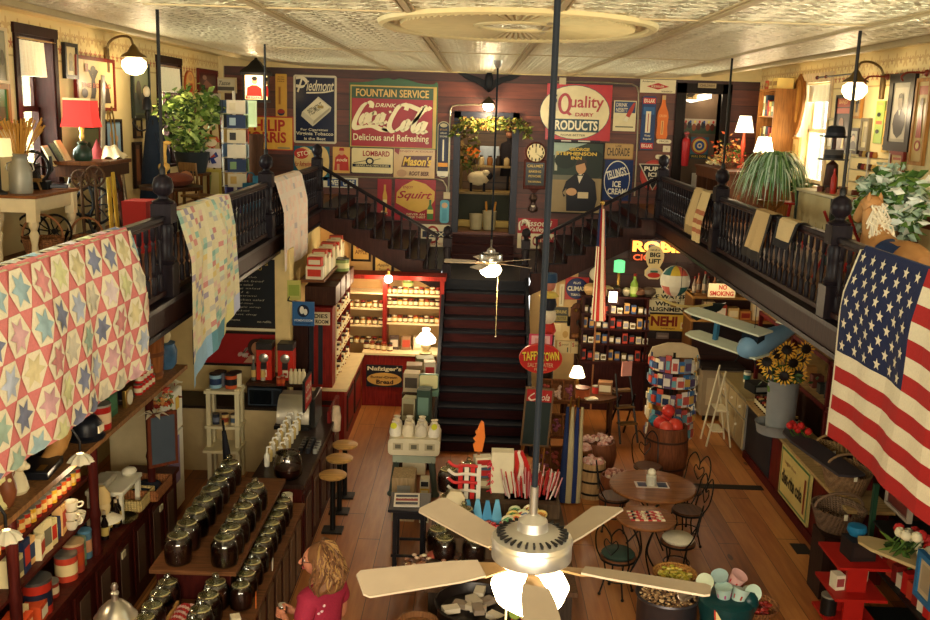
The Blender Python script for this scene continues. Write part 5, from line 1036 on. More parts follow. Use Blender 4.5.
def boxi(lab,loc,d,col,front=None,rz=0,name='box',cat='box',group=None,face=(0,-1)):
	b=B();b.box((0,0,d[2]/2),d,mat(col,.6))
	if front:
		if face[0]:b.box((face[0]*d[0]/2,0,d[2]*.5),(.004,d[1]*.8,d[2]*.55),mat(front,.6))
		else:b.box((0,face[1]*d[1]/2,d[2]*.5),(d[0]*.8,.004,d[2]*.55),mat(front,.6))
	o=b.build(name);o.location=loc;o.rotation_euler=(0,0,rz);return tag(o,lab,cat,group)
MR2=mat('43160f',.42,'wood');MR3=mat('3a120e',.42,'wood')
ZT,ZM,ZC,ZU=2.15,1.4,.99,1.74
hu=thing('back_bar','long dark wooden back bar of shelves and cupboards under the pink quilt','shelf unit',(-3.5,5.4,0));Lh=5.7
B().bx(-.6,0,0,6.15,ZT-.05,ZT,mat('8a6038',.5,'wood')).build('top_shelf',hu)
B().bx(-.58,-.12,0,3.45,ZM-.03,ZM,MR2).build('shelf',hu);B().bx(-.58,-.18,0,3.45,ZU-.03,ZU,MR2).build('shelf',hu)
B().bx(-.6,0,0,Lh,ZC-.05,ZC,MR2).build('counter_top',hu);B().bx(-.62,-.58,0,3.5,0,ZT-.05,mat('1e0c08',.6)).build('back_panel',hu);B().bx(-.58,-.04,0,Lh,0,ZC-.05,MR2).build('cupboard',hu)
for y in(.2,1.68,3.32,4.95):B().lathe([(.05,ZC),(.06,ZC+.04),(.045,ZC+.1),(.05,ZM-.05),(.06,ZM),(.045,ZM+.06),(.05,ZT-.1),(.06,ZT-.05)],MR3,10,c=(-.08,y,0)).build('post',hu)
for i in range(11):B().bx(-.04,-.022,.1+i*.51,.5+i*.51,.1,ZC-.12,MR2).bx(-.022,-.015,.19+i*.51,.41+i*.51,.2,ZC-.2,mat('5a4434',.5)).build('cupboard_door',hu)
for y in(1.25,2.3,3.8,5.0):o=boxi('small cream paper note pinned on the back bar cupboard, %s from the near end'%ordn((1.25,2.3,3.8,5.0).index(y)),(-3.5,5.4+y,.72),(.012,.1,.07),'c9bd94',name='paper_note',cat='note',group='paper notes on the back bar')
def T_(px,py,z=ZT):p=P(px,py,z=z);return(min(-3.58,max(-4.0,p.x)),p.y,z)
bk_=thing('bushel_basket','tall slatted brown bushel basket on the back bar top shelf','basket',(-3.78,P(155,385,x=-3.7).y,ZT))
b=B();b.lathe([(.17,0),(.205,.62),(.18,.62),(.16,.04)],mat('8a5228',.6,'wood'),18);b.build('staves',bk_)
for z in(.06,.3,.54):B().lathe([(.175+z*.05,z-.025),(.178+z*.05,z+.025)],mat('6a3a1a',.6),18).build('hoop',bk_)
fg=thing('cookie_jar','blue and white cookie jar with a cream chef head lid on the top shelf','jar',(-3.72,P(171,373,x=-3.65).y,ZT));B().lathe([(.1,0),(.14,.06),(.15,.22),(.12,.3),(.13,.32)],mat('3f5f7a',.4,'speck'),16).build('body',fg);B().sph((0,0,.4),(.08,.08,.1),mat('dcc58f',.5)).lathe([(.09,.47),(.1,.53),(.06,.58),(0,.6)],mat('e6d8b0',.6),14).build('lid',fg)
for i in range(3):boxi('red and white patterned box at the far end of the top shelf, %s of three'%('lowest','middle','topmost')[i],(-3.72,10.95,ZT+i*.13),(.16,.2,.13),'b52a22','e0d0b0',face=(1,0),group='red boxes on the top shelf')
k=0
for r,(nn,z)in enumerate(((5,0),(4,.121),(2,.242))):
	for i in range(nn):can('red and white tin, %s row of the tin stack, %s from near end'%(('bottom','middle','top')[r],ordn(i)),(-3.66,P(146,400,x=-3.66).y-.24+i*.105+r*.05,ZT+z),.048,.11,'b3221d','d8c9a0',group='stacked red tins')
can('tall red coffee can with white lettering band on the top shelf',T_(100,428),.11,.24,'a8231c','d8b890','9a9a8a')
boxi('green tin box with a round lid emblem on the top shelf',(-3.74,P(110,418,x=-3.68).y,ZT),(.2,.24,.27),'2c5a36','3a7048',face=(1,0))
pl_=thing('black_pot','black round crock with a paper label on the top shelf','pot',T_(86,438));B().lathe([(.17,0),(.18,.03),(.15,.05),(.15,.16),(.1,.22),(.06,.23)],mat('14161c',.35),20).build('body',pl_);B().lathe([(.06,.23),(.05,.28),(0,.29)],mat('1d2028',.4),14).build('lid',pl_);B().bx(.14,.156,-.06,.06,.07,.14,PAPER).build('paper_label',pl_)
o=thing('pewter_plate','dark pewter dish lying beside the red tins on the top shelf','dish',(-3.75,P(124,408,x=-3.7).y,ZT));B().lathe([(.08,0),(.17,.07),(.165,.08),(.07,.02)],mat('4a4c50',.35,'',.7),20).build('bowl',o)
o=thing('mantel_clock','small brass framed clock face among the red tins','clock',(-3.62,P(131,398,x=-3.62).y-.1,ZT));B().box((0,0,.1),(.05,.2,.2),BRASS).build('case',o,bev=.01);B().lathe([(.08,0),(.08,.006)],mat('d8cfae',.4),16,T=Matrix.Translation((.026,0,.1))@Matrix.Rotation(pi/2,4,'Y')).build('dial',o)
o=thing('leather_bag','tan leather saddle bag slumped on the top shelf under the quilt','bag',(-3.72,P(64,455,x=-3.66).y,ZT));B().tube(catmull([(-.1,.1,.08),(0,.1,.3),(.05,-.02,.26),(.04,-.12,.1),(.0,-.26,.05)],5),[.1,.12,.13,.13,.13,.12,.12,.11,.11,.1,.1,.1,.1,.09,.09,.08,.08,.07,.06,.05,.04],mat('b07f42',.6),12).build('body',o)
o=thing('cash_box','dark lacquer box with gilt corner lying on the top shelf','box',(-3.7,P(45,470,x=-3.65).y,ZT),.1);B().box((0,0,.04),(.28,.42,.07),mat('17181c',.3)).build('body',o,bev=.008);B().box((.06,-.1,.079),(.06,.12,.005),BRASS).build('emblem',o)
o=thing('wicker_handbag','brown woven handbag with an arched handle on the top shelf','bag',(-3.85,P(48,450,x=-3.85).y,ZT));B().lathe([(.13,0),(.16,.1),(.12,.16)],mat('3a2a1a',.7,'wicker'),16).build('body',o);B().tube([(0,.15*cos(a),.14+.16*sin(a))for a in[pi*i/10 for i in range(11)]],.014,mat('b08a52',.6)).build('handle',o)
for px,py,lab,m in((24,492,'cream china spaniel with brown patches on the top shelf edge','e0d2a4'),(5,500,'pale yellow china figure at the left edge of the top shelf','d8cf8a')):
	o=thing('china_figure',lab,'figurine',(-3.68,P(px,py,x=-3.62).y,ZT));m=mat(m,.35);B().lathe([(.08,0),(.1,.03),(.08,.12),(.05,.2)],m,14).sph((.03,0,.24),(.07,.06,.06),m).sph((.09,0,.23),(.035,.03,.03),m).sph((.0,.06,.22),(.03,.02,.06),mat('8a5a34',.5)).sph((.0,-.06,.22),(.03,.02,.06),mat('8a5a34',.5)).build('body',o)
o=thing('shoe_form','brown wooden shoe last standing on end on the top shelf','shoe last',(-3.62,P(9,510,x=-3.6).y,ZT));B().tube(catmull([(0,0,.02),(.02,0,.14),(.0,.02,.26),(.02,.1,.3)],4),[.05,.055,.06,.065,.07,.07,.065,.06,.06,.05,.045,.04,.03],mat('7a4526',.5),10).build('body',o)
for px,py,z in((12,540,0),(85,462,0)):
	o=thing('hanging_lamp','white ruffled glass lamp shade hanging below the shelf edge, %s'%('near the left edge' if px<40 else 'above the wooden bottles'),'lamp shade',(-3.46,P(px,py,x=-3.42).y,P(px,py,x=-3.42).z));b=B()
	b.add([(r*(1+.12*sin(9*a))*cos(a),r*(1+.12*sin(9*a))*sin(a),zz)for r,zz in((.11,0),(.08,.045),(.03,.08))for a in[2*pi*i/36 for i in range(36)]],[(j*36+i,j*36+(i+1)%36,(j+1)*36+(i+1)%36,(j+1)*36+i)for j in range(2)for i in range(36)],mat('e6ddba',.4),True);b.build('shade',o);B().tube([(0,0,.1),(0,0,.2),(-.06,0,.3)],.012,IRON).build('arm',o);LAMPS.append((o.location+V((.05,0,-.1)),4))  # point light added below each shade to brighten the back bar
def row(maker,n,y0,dy,x,z,lab,group,jit=0):
	for i in range(n):maker(i,(x+rnd.uniform(-jit,jit),y0+i*dy,z),lab%ordn(i),group)
row(lambda i,l,a,g:bottle(a,l,.27,('1e100c','2a140c','16100e')[i%3],('c9a860','b8863a','d8c48c')[i%3],.036,g,('8a2a1a','1c1c1e')[i%2]),8,8.08,.095,-3.84,ZM,'dark sauce bottle on the middle shelf, %s from the near end','dark bottles on the middle shelf',.02)
row(lambda i,l,a,g:bottle(a,l,.25,'14100e','c9b070',.034,g,'8a2a1a'),8,8.1,.095,-3.96,ZM,'dark bottle in the back row of the middle shelf, %s from the near end','dark bottles behind on the middle shelf')
row(lambda i,l,a,g:bottle(a,l,.3,'1a1210',('c0a458','b09040')[i%2],.038,g,'20242c'),6,8.3,.1,-3.72,ZC,'tall dark bottle on the counter of the back bar, %s from the near end','tall dark bottles on the counter',.02)
row(lambda i,l,a,g:bottle(a,l,.3,'1a1210','c0a458',.038,g,'b5a080'),7,9.05,.1,-3.66,ZC,'dark syrup bottle beyond the second post on the counter, %s from the near end','dark syrup bottles',.05)
row(lambda i,l,a,g:can(a,l,.045,.12,('a52a1c','c9982a','8a1e16','c05a1e')[i%4],'d8b870',group=g),15,7.25,.105,-3.75,ZU,'small red or gold tin on the upper shelf, %s from the near end','small tins on the upper shelf')
row(lambda i,l,a,g:can(a,l,.05,.14,('9a2a1c','2a3a2a','c98a2a')[i%3],'d8c890',group=g),12,5.7,.13,-3.75,ZU,'printed tin on the near upper shelf, %s from the near end','tins on the near upper shelf')
row(lambda i,l,a,g:boxi(a,l,(.09,.14,(.24,.2,.28)[i%3]),('d8c894','c9bb80','1e2a4a','d8a868','e0d4a8')[i%5],('a53a24','6a6450','b5301e','2a3a5a')[i%4],rnd.uniform(-.2,.2),'paper_packet','packet',g,(1,0)),9,7.28,.125,-3.72,ZM,'upright cream paper packet on the middle shelf, %s from the near end','paper packets on the middle shelf',.03)
row(lambda i,l,a,g:can(a,l,.05,.16,('8a1e16','3a4a2a','b08a3a','5a2a1a')[i%4],'c9b070',group=g),12,5.6,.13,-3.8,ZM,'dim printed can on the near middle shelf, %s from the near end','cans on the near middle shelf',.03)
row(lambda i,l,a,g:boxi(a,l,(.1,.16,.16),('a8401e','2a3a24','c9b880','7a1e16')[i%4],('d8cfae','c9a050')[i%2],0,'box','box',g,(1,0)),8,5.55,.19,-3.72,ZC,'small printed carton on the near counter of the back bar, %s from the near end','cartons on the near counter',.03)
def cup(lab,loc,s=1.):
	o=thing('cup',lab,'cup',loc,rnd.uniform(-1,1),'white cups on the middle shelf');m=mat('e2d8b8',.3);B().lathe([(.035*s,0),(.05*s,.03*s),(.065*s,.09*s),(.06*s,.09*s),(.045*s,.03*s)],m,16).build('bowl',o);B().tube(catmull([(.055*s,0,.07*s),(.1*s,0,.065*s),(.09*s,0,.03*s),(.05*s,0,.025*s)],4),.009*s,m).build('handle',o)
cy=P(72,528,x=-3.66).y
for i,(dy,z)in enumerate(((0,0),(0,.09),(.0,.18),(.16,0))):cup(('lowest white cup of the stack of three on the middle shelf','middle white cup of the stack of three','topmost white cup of the stack of three','single white cup beside the cup stack')[i],(-3.66,cy+dy,ZM+z),1.05)
cc=[('red coffee can with a black shoulder band on the counter',50,612,.13,.3,'a12a1a','1e2030','4a4844'),('small red can stacked behind the black-banded coffee can',60,596,.07,.14,'8a2a1c','c9b890','8a8676'),('red and cream can on the counter, left of the cream-lidded jar',63,578,.1,.24,'b8402a','d8c08a','6a645a'),('pink-lidded glass jar between the red can and the green tins',72,570,.1,.28,'9a3a2a','a8401e','c9a878'),('stacked green tin on the counter below the dark bottles',83,565,.075,.26,'5a7a5a','7a9a74','8aa58a'),('blue-grey tin beside the green tin on the counter',90,557,.065,.27,'4a6a7a','b5805a','5a8aa5')]
for lab,px,py,r,h,c,bd,ld in cc:p=P(px,py,z=ZC);can(lab,(-3.66,p.y*(1.0),ZC),r,h,c,bd,ld)
for lab,px,py,d,c,f in(('orange carton with a pale top at the near end of the counter',20,640,(.2,.22,.2),'c8481e','d8a878'),('orange and white box on the shelf at the left edge',4,615,(.16,.3,.16),'b8461e','d8cfae'),('cream and red oval-label packet beside the orange carton',40,632,(.05,.12,.22),'d8c48c','b5301e')):boxi(lab,(-3.62,P(px,py,z=ZC).y,ZC),d,c,f,.1,'carton','box',None,(1,0))
sl=thing('white_slicer','white enamel deli slicer at the far end of the back bar counter','slicer',(-3.78,9.75,ZC));WE=mat('d5ceb4',.35)
B().bx(-.2,.2,-.3,.3,.28,.33,WE).build('table_top',sl,bev=.01)
for x in(-.16,.16):
	for y in(-.26,.26):B().bx(x-.025,x+.025,y-.025,y+.025,0,.28,WE).build('leg',sl)
B().bx(-.18,.0,-.25,.1,.33,.4,mat('a8a08a',.4)).build('carriage',sl,bev=.02);B().sph((.1,.18,.38),(.08,.1,.05),WE).build('motor',sl)
o=thing('doll_head_jar','cream doll head jar with a white ruffled collar standing on the counter','jar',(-3.62,9.12,ZU-.22));o.location=(-3.7,9.2,ZC)
B().lathe([(.06,0),(.08,.1),(.06,.18)],mat('d8c898',.5),14).sph((0,0,.27),(.085,.085,.1),mat('d9bd84',.5)).build('head',o);B().lathe([(.19,.14),(.12,.18),(.06,.2)],mat('e8dfc0',.8,'cloth'),18).build('collar',o);B().lathe([(.09,.33),(.08,.42),(.03,.5),(0,.5)],mat('d8b878',.6),14).build('hat',o)
for x,y,rr,lab,c,fl in((-3.62,10.28,(.2,.26),'woven basket lined in navy cloth at the far end of the counter','a0653a','1a2230'),(-3.64,9.95,(.14,.22),'pale narrow woven basket beside the navy-lined basket','c9b070',None)):
	o=thing('woven_basket',lab,'basket',(x,y,ZC));w,d=rr;b=B()
	for s in(-1,1):b.box((s*w,0,.06),(.025,d*2,.12),mat(c,.7,'wicker')).box((0,s*d,.06),(w*2,.025,.12),mat(c,.7,'wicker'))
	b.box((0,0,.01),(w*2,d*2,.02),mat(c,.7,'wicker'));b.build('body',o)
	if fl:B().sph((0,0,.06),(w*.85,d*.85,.05),mat(fl,.9,'cloth')).build('cloth',o)
o=thing('glass_tray','clear oval glass tray on the counter before the pale basket','tray',(-3.62,9.5,ZC));B().lathe([(.12,0),(.17,.03),(.165,.035),(.11,.01)],mat('c9d0cc',.1,'glass'),20).build('tray',o)
fr=thing('refrigerator','cream refrigerator with white doors and papers beyond the back bar','refrigerator',(-4.47,11.42,0));FW=mat('dcd8c4',.35)
zf=1.68
B().bx(0,.6,0,.86,0,zf,mat('c5b48a',.4)).build('body',fr,bev=.02);B().bx(.605,.67,.01,.85,1.12,zf-.01,FW).build('freezer_door',fr,bev=.015);B().bx(.605,.67,.01,.85,.06,1.1,FW).build('door',fr,bev=.015)
B().bx(.67,.7,.06,.09,1.16,1.34,STEEL).bx(.67,.7,.06,.09,.7,1.06,STEEL).build('handle',fr)
for z,y,w,h,c,lab in((1.5,.2,.05,.05,'a52a2a','round red magnet on the freezer door'),(1.5,.62,.14,.16,'d8b040','yellow paper on the freezer door corner'),(.55,.42,.46,.62,'8a7aa0','purple and pink picture on the refrigerator door')):
	o=B().box((0,0,0),(.006,w,h),mat(c,.6)).build('paper');o.location=(-4.47+.676,11.42+y,z+(.2 if h>.5 else 0));tag(o,lab,'paper')
b=B();
b.grid(lambda u,v:((u-.5)*.7,(v-.5)*.95,.02+.05*abs(sin(u*9+v*7))),16,16,mat('e2d8b4',.8,'cloth'));o=thing('crumpled_cloth','crumpled cream paper sheet lying on top of the refrigerator','cloth',(-4.14,11.82,zf));b.build('sheet',o)
sl_=thing('slate_board','small slate chalkboard in a brown frame hanging on the far post of the back bar','chalkboard',(-3.4,10.2,1.38),-.85);B().box((.02,0,.28),(.03,.34,.62),mat('5a2c1a',.5,'wood')).build('frame',sl_);B().box((.038,0,.28),(.006,.27,.54),mat('3c444c',.6)).build('slate',sl_)
o=thing('white_blossom','large white paper blossom tucked over the slate board','flower',(-3.46,10.15,1.93));b=B()
for i in range(7):a=i*.9;b.add([(0,0,.02),(.1*cos(a-.3),.1*sin(a-.3),.05),(.17*cos(a),.17*sin(a),.01),(.1*cos(a+.3),.1*sin(a+.3),.05)],[(0,1,2,3)],mat('e6dcb8',.8,'cloth'),True)
b.build('petals',o)
o=thing('dried_flowers','bunch of rusty dried flowers tied beside the slate board','flowers',(-3.5,10.62,1.85));b=B();leaf_cloud(b,[(rnd.gauss(0,.06),rnd.gauss(0,.08),rnd.gauss(.1,.09))for _ in range(50)],.09,ORN);b.build('blooms',o)
mn=[('r',.03,.035,.97,.965,'2a1c12'),('r',.05,.06,.95,.95,'1a1d20'),('t','TODAYS',.35,.88,.85,.925,'b8a050',.015,0,1,.01),('t','MENU',.5,.82,.75,.86,'b8a050',.015)]
for i in range(12):mn.append(('t',('ham & cheese','turkey club','roast beef','tuna salad','egg salad','b l t','pastrami','chicken salad','grilled cheese','veggie wrap','soup & salad','hot dog')[i],.3,.76-i*.05,.55+.3*((i*7)%5)/5,.785-i*.05,'a8a48c',.0,.2))
for i,z in enumerate((.7,.58,.4,.3)):mn.append(('t',('new','hot','pie','ice')[i],.1,z,.22,z+.03,('a8a48c','b8a050')[i%2]))
mn+=[('t','daily menu',.1,.13,.4,.165,'a8a48c'),('t','no refills',.68,.12,.9,.15,'a8a48c')]
sign('menu_board','black chalkboard menu in a wide cream frame on the cream partition','chalkboard',(216,256,278.5,330),('y',14.4),'d9cfa8',mn,t=.05,rough=.6)
ccp=[('r',.02,.04,.98,.95,'8e1f1d'),('pen',[(.06,.35),(.02,.55),(.09,.7),(.14,.6)],'c0a090',.06)]
ccp+=[('pen',[(a*.4+.28,c*.8+.05)for a,c in pts],'b59a8a',.05,25)for pts in(oo(543,450),CO[10],oo(652,462),CO[12])]
ccp+=[('e',.73,.55,.1,.3,'3a241a'),('e',.76,.52,.085,.24,'b5805a'),('p',[(.68,.8),(.8,.88),(.86,.7),(.8,.66)],'3a241a'),('e',.79,.42,.025,.05,'7a2a1e'),('p',[(.58,.05),(.66,.3),(.75,.35),(.82,.05)],'b58a6a'),('p',[(.82,.05),(.86,.35),(.96,.6),(.97,.05)],'2a2c3a'),('e',.9,.75,.05,.12,'6a3a2a')]
sign('cola_picture','red cola picture of a smiling woman below the chalkboard menu','picture',(196,333,279,363),('y',14.4),'8e1f1d',ccp,frame=mat('1c1410',.4),fw=.035)
bcn=thing('back_counter','dark back counter along the cream partition with a cream front','counter',(-3.0,13.95,0));zb=1.0
B().bx(-1.4,.5,-.42,.28,0,zb-.04,mat('b8a274',.5)).build('cabinet',bcn);B().bx(-.42,.52,-.45,.29,zb-.04,zb,mat('2a2018',.4,'wood')).build('counter_top',bcn);B().bx(-1.42,-.43,-.45,.29,zb-.04,zb,mat('2a201a',.4,'wood')).build('counter_top',bcn)
rs_=thing('back_shelf','dark raised shelf above the microwave on the back counter','shelf',(-2.85,13.95,zb));B().bx(-.42,.4,-.35,.28,.3,.34,mat('3a2416',.45,'wood')).bx(-.42,-.38,-.3,.28,0,.3,mat('2a1a10',.45,'wood')).bx(.36,.4,-.3,.28,0,.3,mat('2a1a10',.45,'wood')).build('frame',rs_);zz=zb+.34
mw=thing('microwave','dark grey microwave oven under the raised shelf','microwave',(-3.0,13.7,zb));B().bx(-.25,.25,-.1,.3,0,.27,mat('2c343c',.35)).build('body',mw,bev=.01);B().bx(-.22,.1,-.115,-.1,.03,.24,mat('0e1114',.15)).build('door',mw);B().bx(.13,.23,-.112,-.1,.04,.24,mat('1a1d22',.4)).build('control_panel',mw)
for i,(px,lab)in enumerate(((266,'left red bean dispenser on the raised shelf'),(287,'right red bean dispenser beside the cream pillar'))):
	x=P(px,390,y=13.9).x;o=thing('coffee_dispenser',lab,'coffee dispenser',(x,13.9,zz),0,'red coffee dispensers');RR=mat('b52a1c',.35);w=.115
	B().bx(-w,w,-.12,.12,0,.52,RR).bx(-w*1.02,w*1.02,-.13,.13,.46,.56,mat('2a2624',.4)).build('body',o,bev=.008)
	B().lathe([(.07,0),(.07,.02),(.05,.03)],STEEL,18,T=Matrix.Translation((0,-.12,.34))@Matrix.Rotation(pi/2,4,'X')).build('dial',o);B().bx(-.04,.04,-.16,-.12,.18,.27,mat('2a2624',.3)).build('spout',o);B().bx(-.04,.04,-.125,-.12,.05,.16,mat('d8cfae',.5)).bx(-.025,.025,-.127,-.125,.08,.12,mat('b52a1c',.5)).build('badge',o)
row(lambda i,l,a,g:bottle(a,l,.36,('5a5a50','8a8470','a8a08a','6a5a4a')[i],('c9a860','d8cfae')[i%2],.036,g,'c9c4b0'),4,0,0,0,0,'pump bottle on the raised shelf left of the red dispensers, %s from left','pump bottles')
for i in range(4):bpy.data.objects['bottle' if 0 else[o for o in bpy.data.objects if o.get('group')=='pump bottles'][i].name].location=(-3.2+i*.07,13.78+.06*(i%2),zz)
for i in range(4):x=-2.62+i*.06;o=B().lathe([(.03,0),(.035,.02),(.035,.17),(.02,.19),(.02,.22)],mat('d8cba0',.4),10).build('syrup_dispenser');o.location=(x,13.66,zz);tag(o,'cream pump dispenser before the right bean dispenser, %s from the left'%ordn(i),'dispenser','cream dispensers')
for i in range(2):can('red-brown shaker jar before the cream dispensers, %s one'%('lower' if i else 'taller'),(-2.72-.06*i,13.55,zz),.035,.14-.02*i,'8a2a1a','b5542a','c9a890')
x0=P(213,380,y=13.55).x;x1=P(245,380,y=13.55).x
ws=thing('white_shelf_unit','small cream two-tier shelf unit with big jars on top','shelf unit',((x0+x1)/2,13.3,0));w=(x1-x0)/2;CP=mat('d5c9a0',.5)
for x in(-w,w-.06):
	for y in(-.14,.08):B().bx(x,x+.06,y,y+.1,0,1.36,CP).build('post',ws)
for z in(.5,.82,1.34):B().bx(-w-.02,w+.02,-.17 if z>.6 else-.3,.18,z-.04,z,CP).build('shelf',ws)
for i,(dx,dy,c,b_)in enumerate(((-.12,-.03,'8ab0c0','2a3a5a'),(.1,-.03,'b5502a','1c1c20'),(-.08,.09,'6a6a70',None),(.14,.09,'c9bd98',None))):can(('blue-labelled','orange-labelled','grey','cream')[i]+' wide jar with a black lid on top of the cream shelf unit',((x0+x1)/2+dx,13.3+dy,1.36),.085,.2,c,b_,'1e1a18',name='jar',cat='jar')
for i in range(3):can('small printed tin inside the cream shelf unit, %s from the left'%ordn(i),((x0+x1)/2-.12+i*.13,13.25,.82),.05,.15,('2a2e3a','c9a868','c9b890')[i],('6a7080','8a3a24','4a5a6a')[i],'5a5048')
jc=thing('candy_counter','two-tier maroon candy counter crowded with glass jars','counter',(-2.4,6.6,0));Lj=3.8;CT=mat('6a4428',.45,'plank')
B().bx(-.45,.5,0,Lj,0,.83,MR2).build('cabinet',jc);B().bx(-.5,.56,0,Lj,.83,.87,CT).build('counter_top',jc)
B().bx(-.45,.34,1.48,Lj-.03,1.13,1.17,CT).build('upper_shelf',jc)
for y in(1.52,2.5,3.7):B().bx(-.4,.28,y,y+.04,.87,1.13,MR3).build('bracket',jc)
for i in range(10):B().bx(.5,.515,.04+i*.375,.37+i*.375,.04,.8,MR3).bx(.515,.53,.1+i*.375,.31+i*.375,.12,.72,mat('6a5038',.5)).build('bin_front',jc)
GB=[(.09,0),(.115,.015),(.125,.06),(.125,.2),(.1,.25),(.085,.26)]
def jar_proto():
	o=thing('candy_jar','x','jar',(0,0,0));B().lathe(GB,mat('eef2ee',.03,'glass'),22).build('glass_body',o)
	B().lathe([(.0,.262),(.06,.262),(.085,.262),(.088,.275),(.07,.285),(.06,.29),(.03,.3),(.022,.312),(.034,.33),(.026,.348),(0,.352)],mat('eef2e8',.03,'glass'),20).lathe([(.088,.255),(.094,.262),(.094,.272),(.086,.278)],mat('c9c39a',.12,'',.8),22).build('glass_lid',o);return o
proto=jar_proto()
CND=['3a1c14','2a1a1c','24161a','4a2818','1c1618','5a2a1e','2e2422','3c2a14']
fills=[]
for c in CND:fb=B();fb.lathe([(.085,.012),(.11,.02),(.118,.06),(.118,.17),(.1,.2),(.05,.21),(0,.205)],mat(c,.35,'speck'),18);fills.append(fb.mesh('candy_fill'))
rows=[('in the upper shelf left row',-2.63,1.17,[10.13,9.88,9.62,9.36,9.09,8.81,8.52,8.24],1.),('in the upper shelf right row',-2.2,1.17,[9.48,9.21,8.95,8.7,8.46,8.23],1.),('in the lower row on the aisle side',-2.0,.87,[9.95,9.76,9.55,9.34,9.14,8.93,8.7,8.45,8.22,8.0],.84),('in the near row facing the back bar',-2.65,.87,[8.16,7.93,7.74,7.54],.9),('in the near row beside red twists',-2.22,.87,[7.98,7.73,7.48,7.22],.95)]
first=True;ci=0
for nm,x,z,ys,sc in rows:
	for i,y in enumerate(ys):
		lab='glass jar of sweets %s, %s from far end'%(nm,ordn(i))
		if first:j=proto;j.location=(x,y,z);j['label']=lab;j['group']='glass candy jars';first=False
		else:j=dup(proto,(x,y,z),rnd.uniform(0,6),lab,'glass candy jars')
		j.scale=(sc,sc,sc)
		f=bpy.data.objects.new('candy_fill',fills[ci%8]);COL.objects.link(f);f.parent=j;ci+=3
for n_,(x,y0,st_)in{'D':(-2.65,7.98,-.21),'E':(-2.22,7.98,-.24)}.items():
	g=[o for o in bpy.data.objects if o.name.startswith('candy_jar')and abs(o.location.x-x)<.01 and o.location.z<1]
	order=['first','second','third','fourth','fifth']
	for o in g:k=[i for i,w_ in enumerate(order)if w_ in o['label']][0];o.location.y=y0+k*st_
tw=thing('licorice_crate','wooden crate of red and white candy twists lying between the near jar rows','crate',(-2.44,7.5,.87));
for s in(-1,1):B().bx(s*.1-.012,s*.1+.012,-.45,.4,0,.1,MAPLE).build('side',tw)
B().bx(-.1,.1,-.45,.4,0,.015,MAPLE).build('bottom',tw)
for i in range(7):
	b=B();ph=i*.9;x=-.072+i*.024
	for k,c in((0,'a8302e'),(pi,'d0a89a')):b.tube([(x+.012*cos(t*1.9+ph+k),-.42+.78*t/30,.06+.03*(1-((i-3)/3)**2)+.012*sin(t*1.9+ph+k))for t in range(31)],.013,mat(c,.5),5)
	b.build('candy_twist',tw)
ur=thing('silver_urn','silver lidded urn with a ball finial standing at the near end of the candy counter','urn',P(131,606,z=1.0));ur.location=(-2.78,7.08,.87)
B().lathe([(.08,0),(.09,.02),(.04,.06),(.05,.09),(.11,.16),(.145,.28),(.155,.38)],STEEL,26).build('body',ur);B().lathe([(.165,.38),(.17,.4),(.15,.42),(.13,.46),(.07,.52),(.03,.54),(.025,.57),(.035,.6),(.02,.62),(.03,.65),(.02,.68),(0,.69)],STEEL,26).build('lid',ur)
o=thing('red_bag','shiny red bag with white print lying in front of the silver urn','bag',(-2.75,6.86,.87));B().sph((0,0,.12),(.2,.14,.13),mat('9a1812',.3)).build('body',o);B().box((0,-.11,.17),(.2,.02,.04),mat('d8c9b0',.5)).build('print',o)
for i,(x,y)in enumerate(((-1.93,7.35),(-1.95,7.6))):boxi('small cream and red folded candy bag on the aisle side counter edge, %s one'%('nearer','farther')[i],(x,y,.87),(.08,.1,.14),'d8cba8','a8302e',.4,'candy_bag','bag','folded candy bags',(1,0))
boxi('bright orange price card on the nearest jar of the aisle row',(-1.86,7.98,.9),(.006,.09,.12),'d8702a',None,.2,'price_card','card')
boxi('small white price card hanging on the middle of the aisle jar row',(-1.86,8.7,.9),(.006,.08,.1),'dcd4bc',None,.1,'price_card','card')
can('white paper cup of spoons standing at the far end of the upper jar shelf',(-2.0,10.15,.87),.06,.2,'ddd5bd',None,'ddd5bd',name='paper_cup',cat='cup')
sbr=thing('soda_bar','dark soda fountain bar between the candy counter and the stools','bar',(-2.2,10.5,0));Ls=3.0
B().bx(-.28,.3,0,Ls,0,1.0,MR2).build('cabinet',sbr);B().bx(-.32,.33,-.02,Ls,1.0,1.05,mat('2a1c16',.3,'wood')).build('bar_top',sbr)
for i in range(5):B().bx(.3,.318,.08+i*.58,.58+i*.58,.1,.9,MR3).bx(.318,.33,.18+i*.58,.48+i*.58,.2,.8,mat('5a4030',.5)).build('panel',sbr)
bj=thing('bean_jar','big round glass jar half full of dark beans on the soda bar','jar',(-2.1,10.72,1.05));B().lathe([(.12,0),(.16,.04),(.17,.12),(.16,.24),(.13,.3)],mat('f0f0ee',.03,'glass'),26).build('glass_body',bj);B().lathe([(.11,.01),(.15,.05),(.155,.12),(0,.13)],mat('2e140e',.3,'speck'),22).build('beans',bj);B().lathe([(.13,.3),(.14,.31),(.08,.33),(0,.335)],mat('d0d0c8',.1,'glass'),22).build('lid',bj)
hd=thing('soda_fountain','silver curved soda fountain hood at the far end of the bar','soda fountain',(-2.38,12.75,1.05));b=B();pr=[(-.26,0),(.2,0),(.2,.34),(.12,.4),(-.16,.4),(-.24,.33),(-.28,.18)]
w=.3;hp_=[]
for i in range(9):a=pi*.62*i/8;hp_.append((-.36*sin(a)+.05,.42*cos(a)-.06+.0))
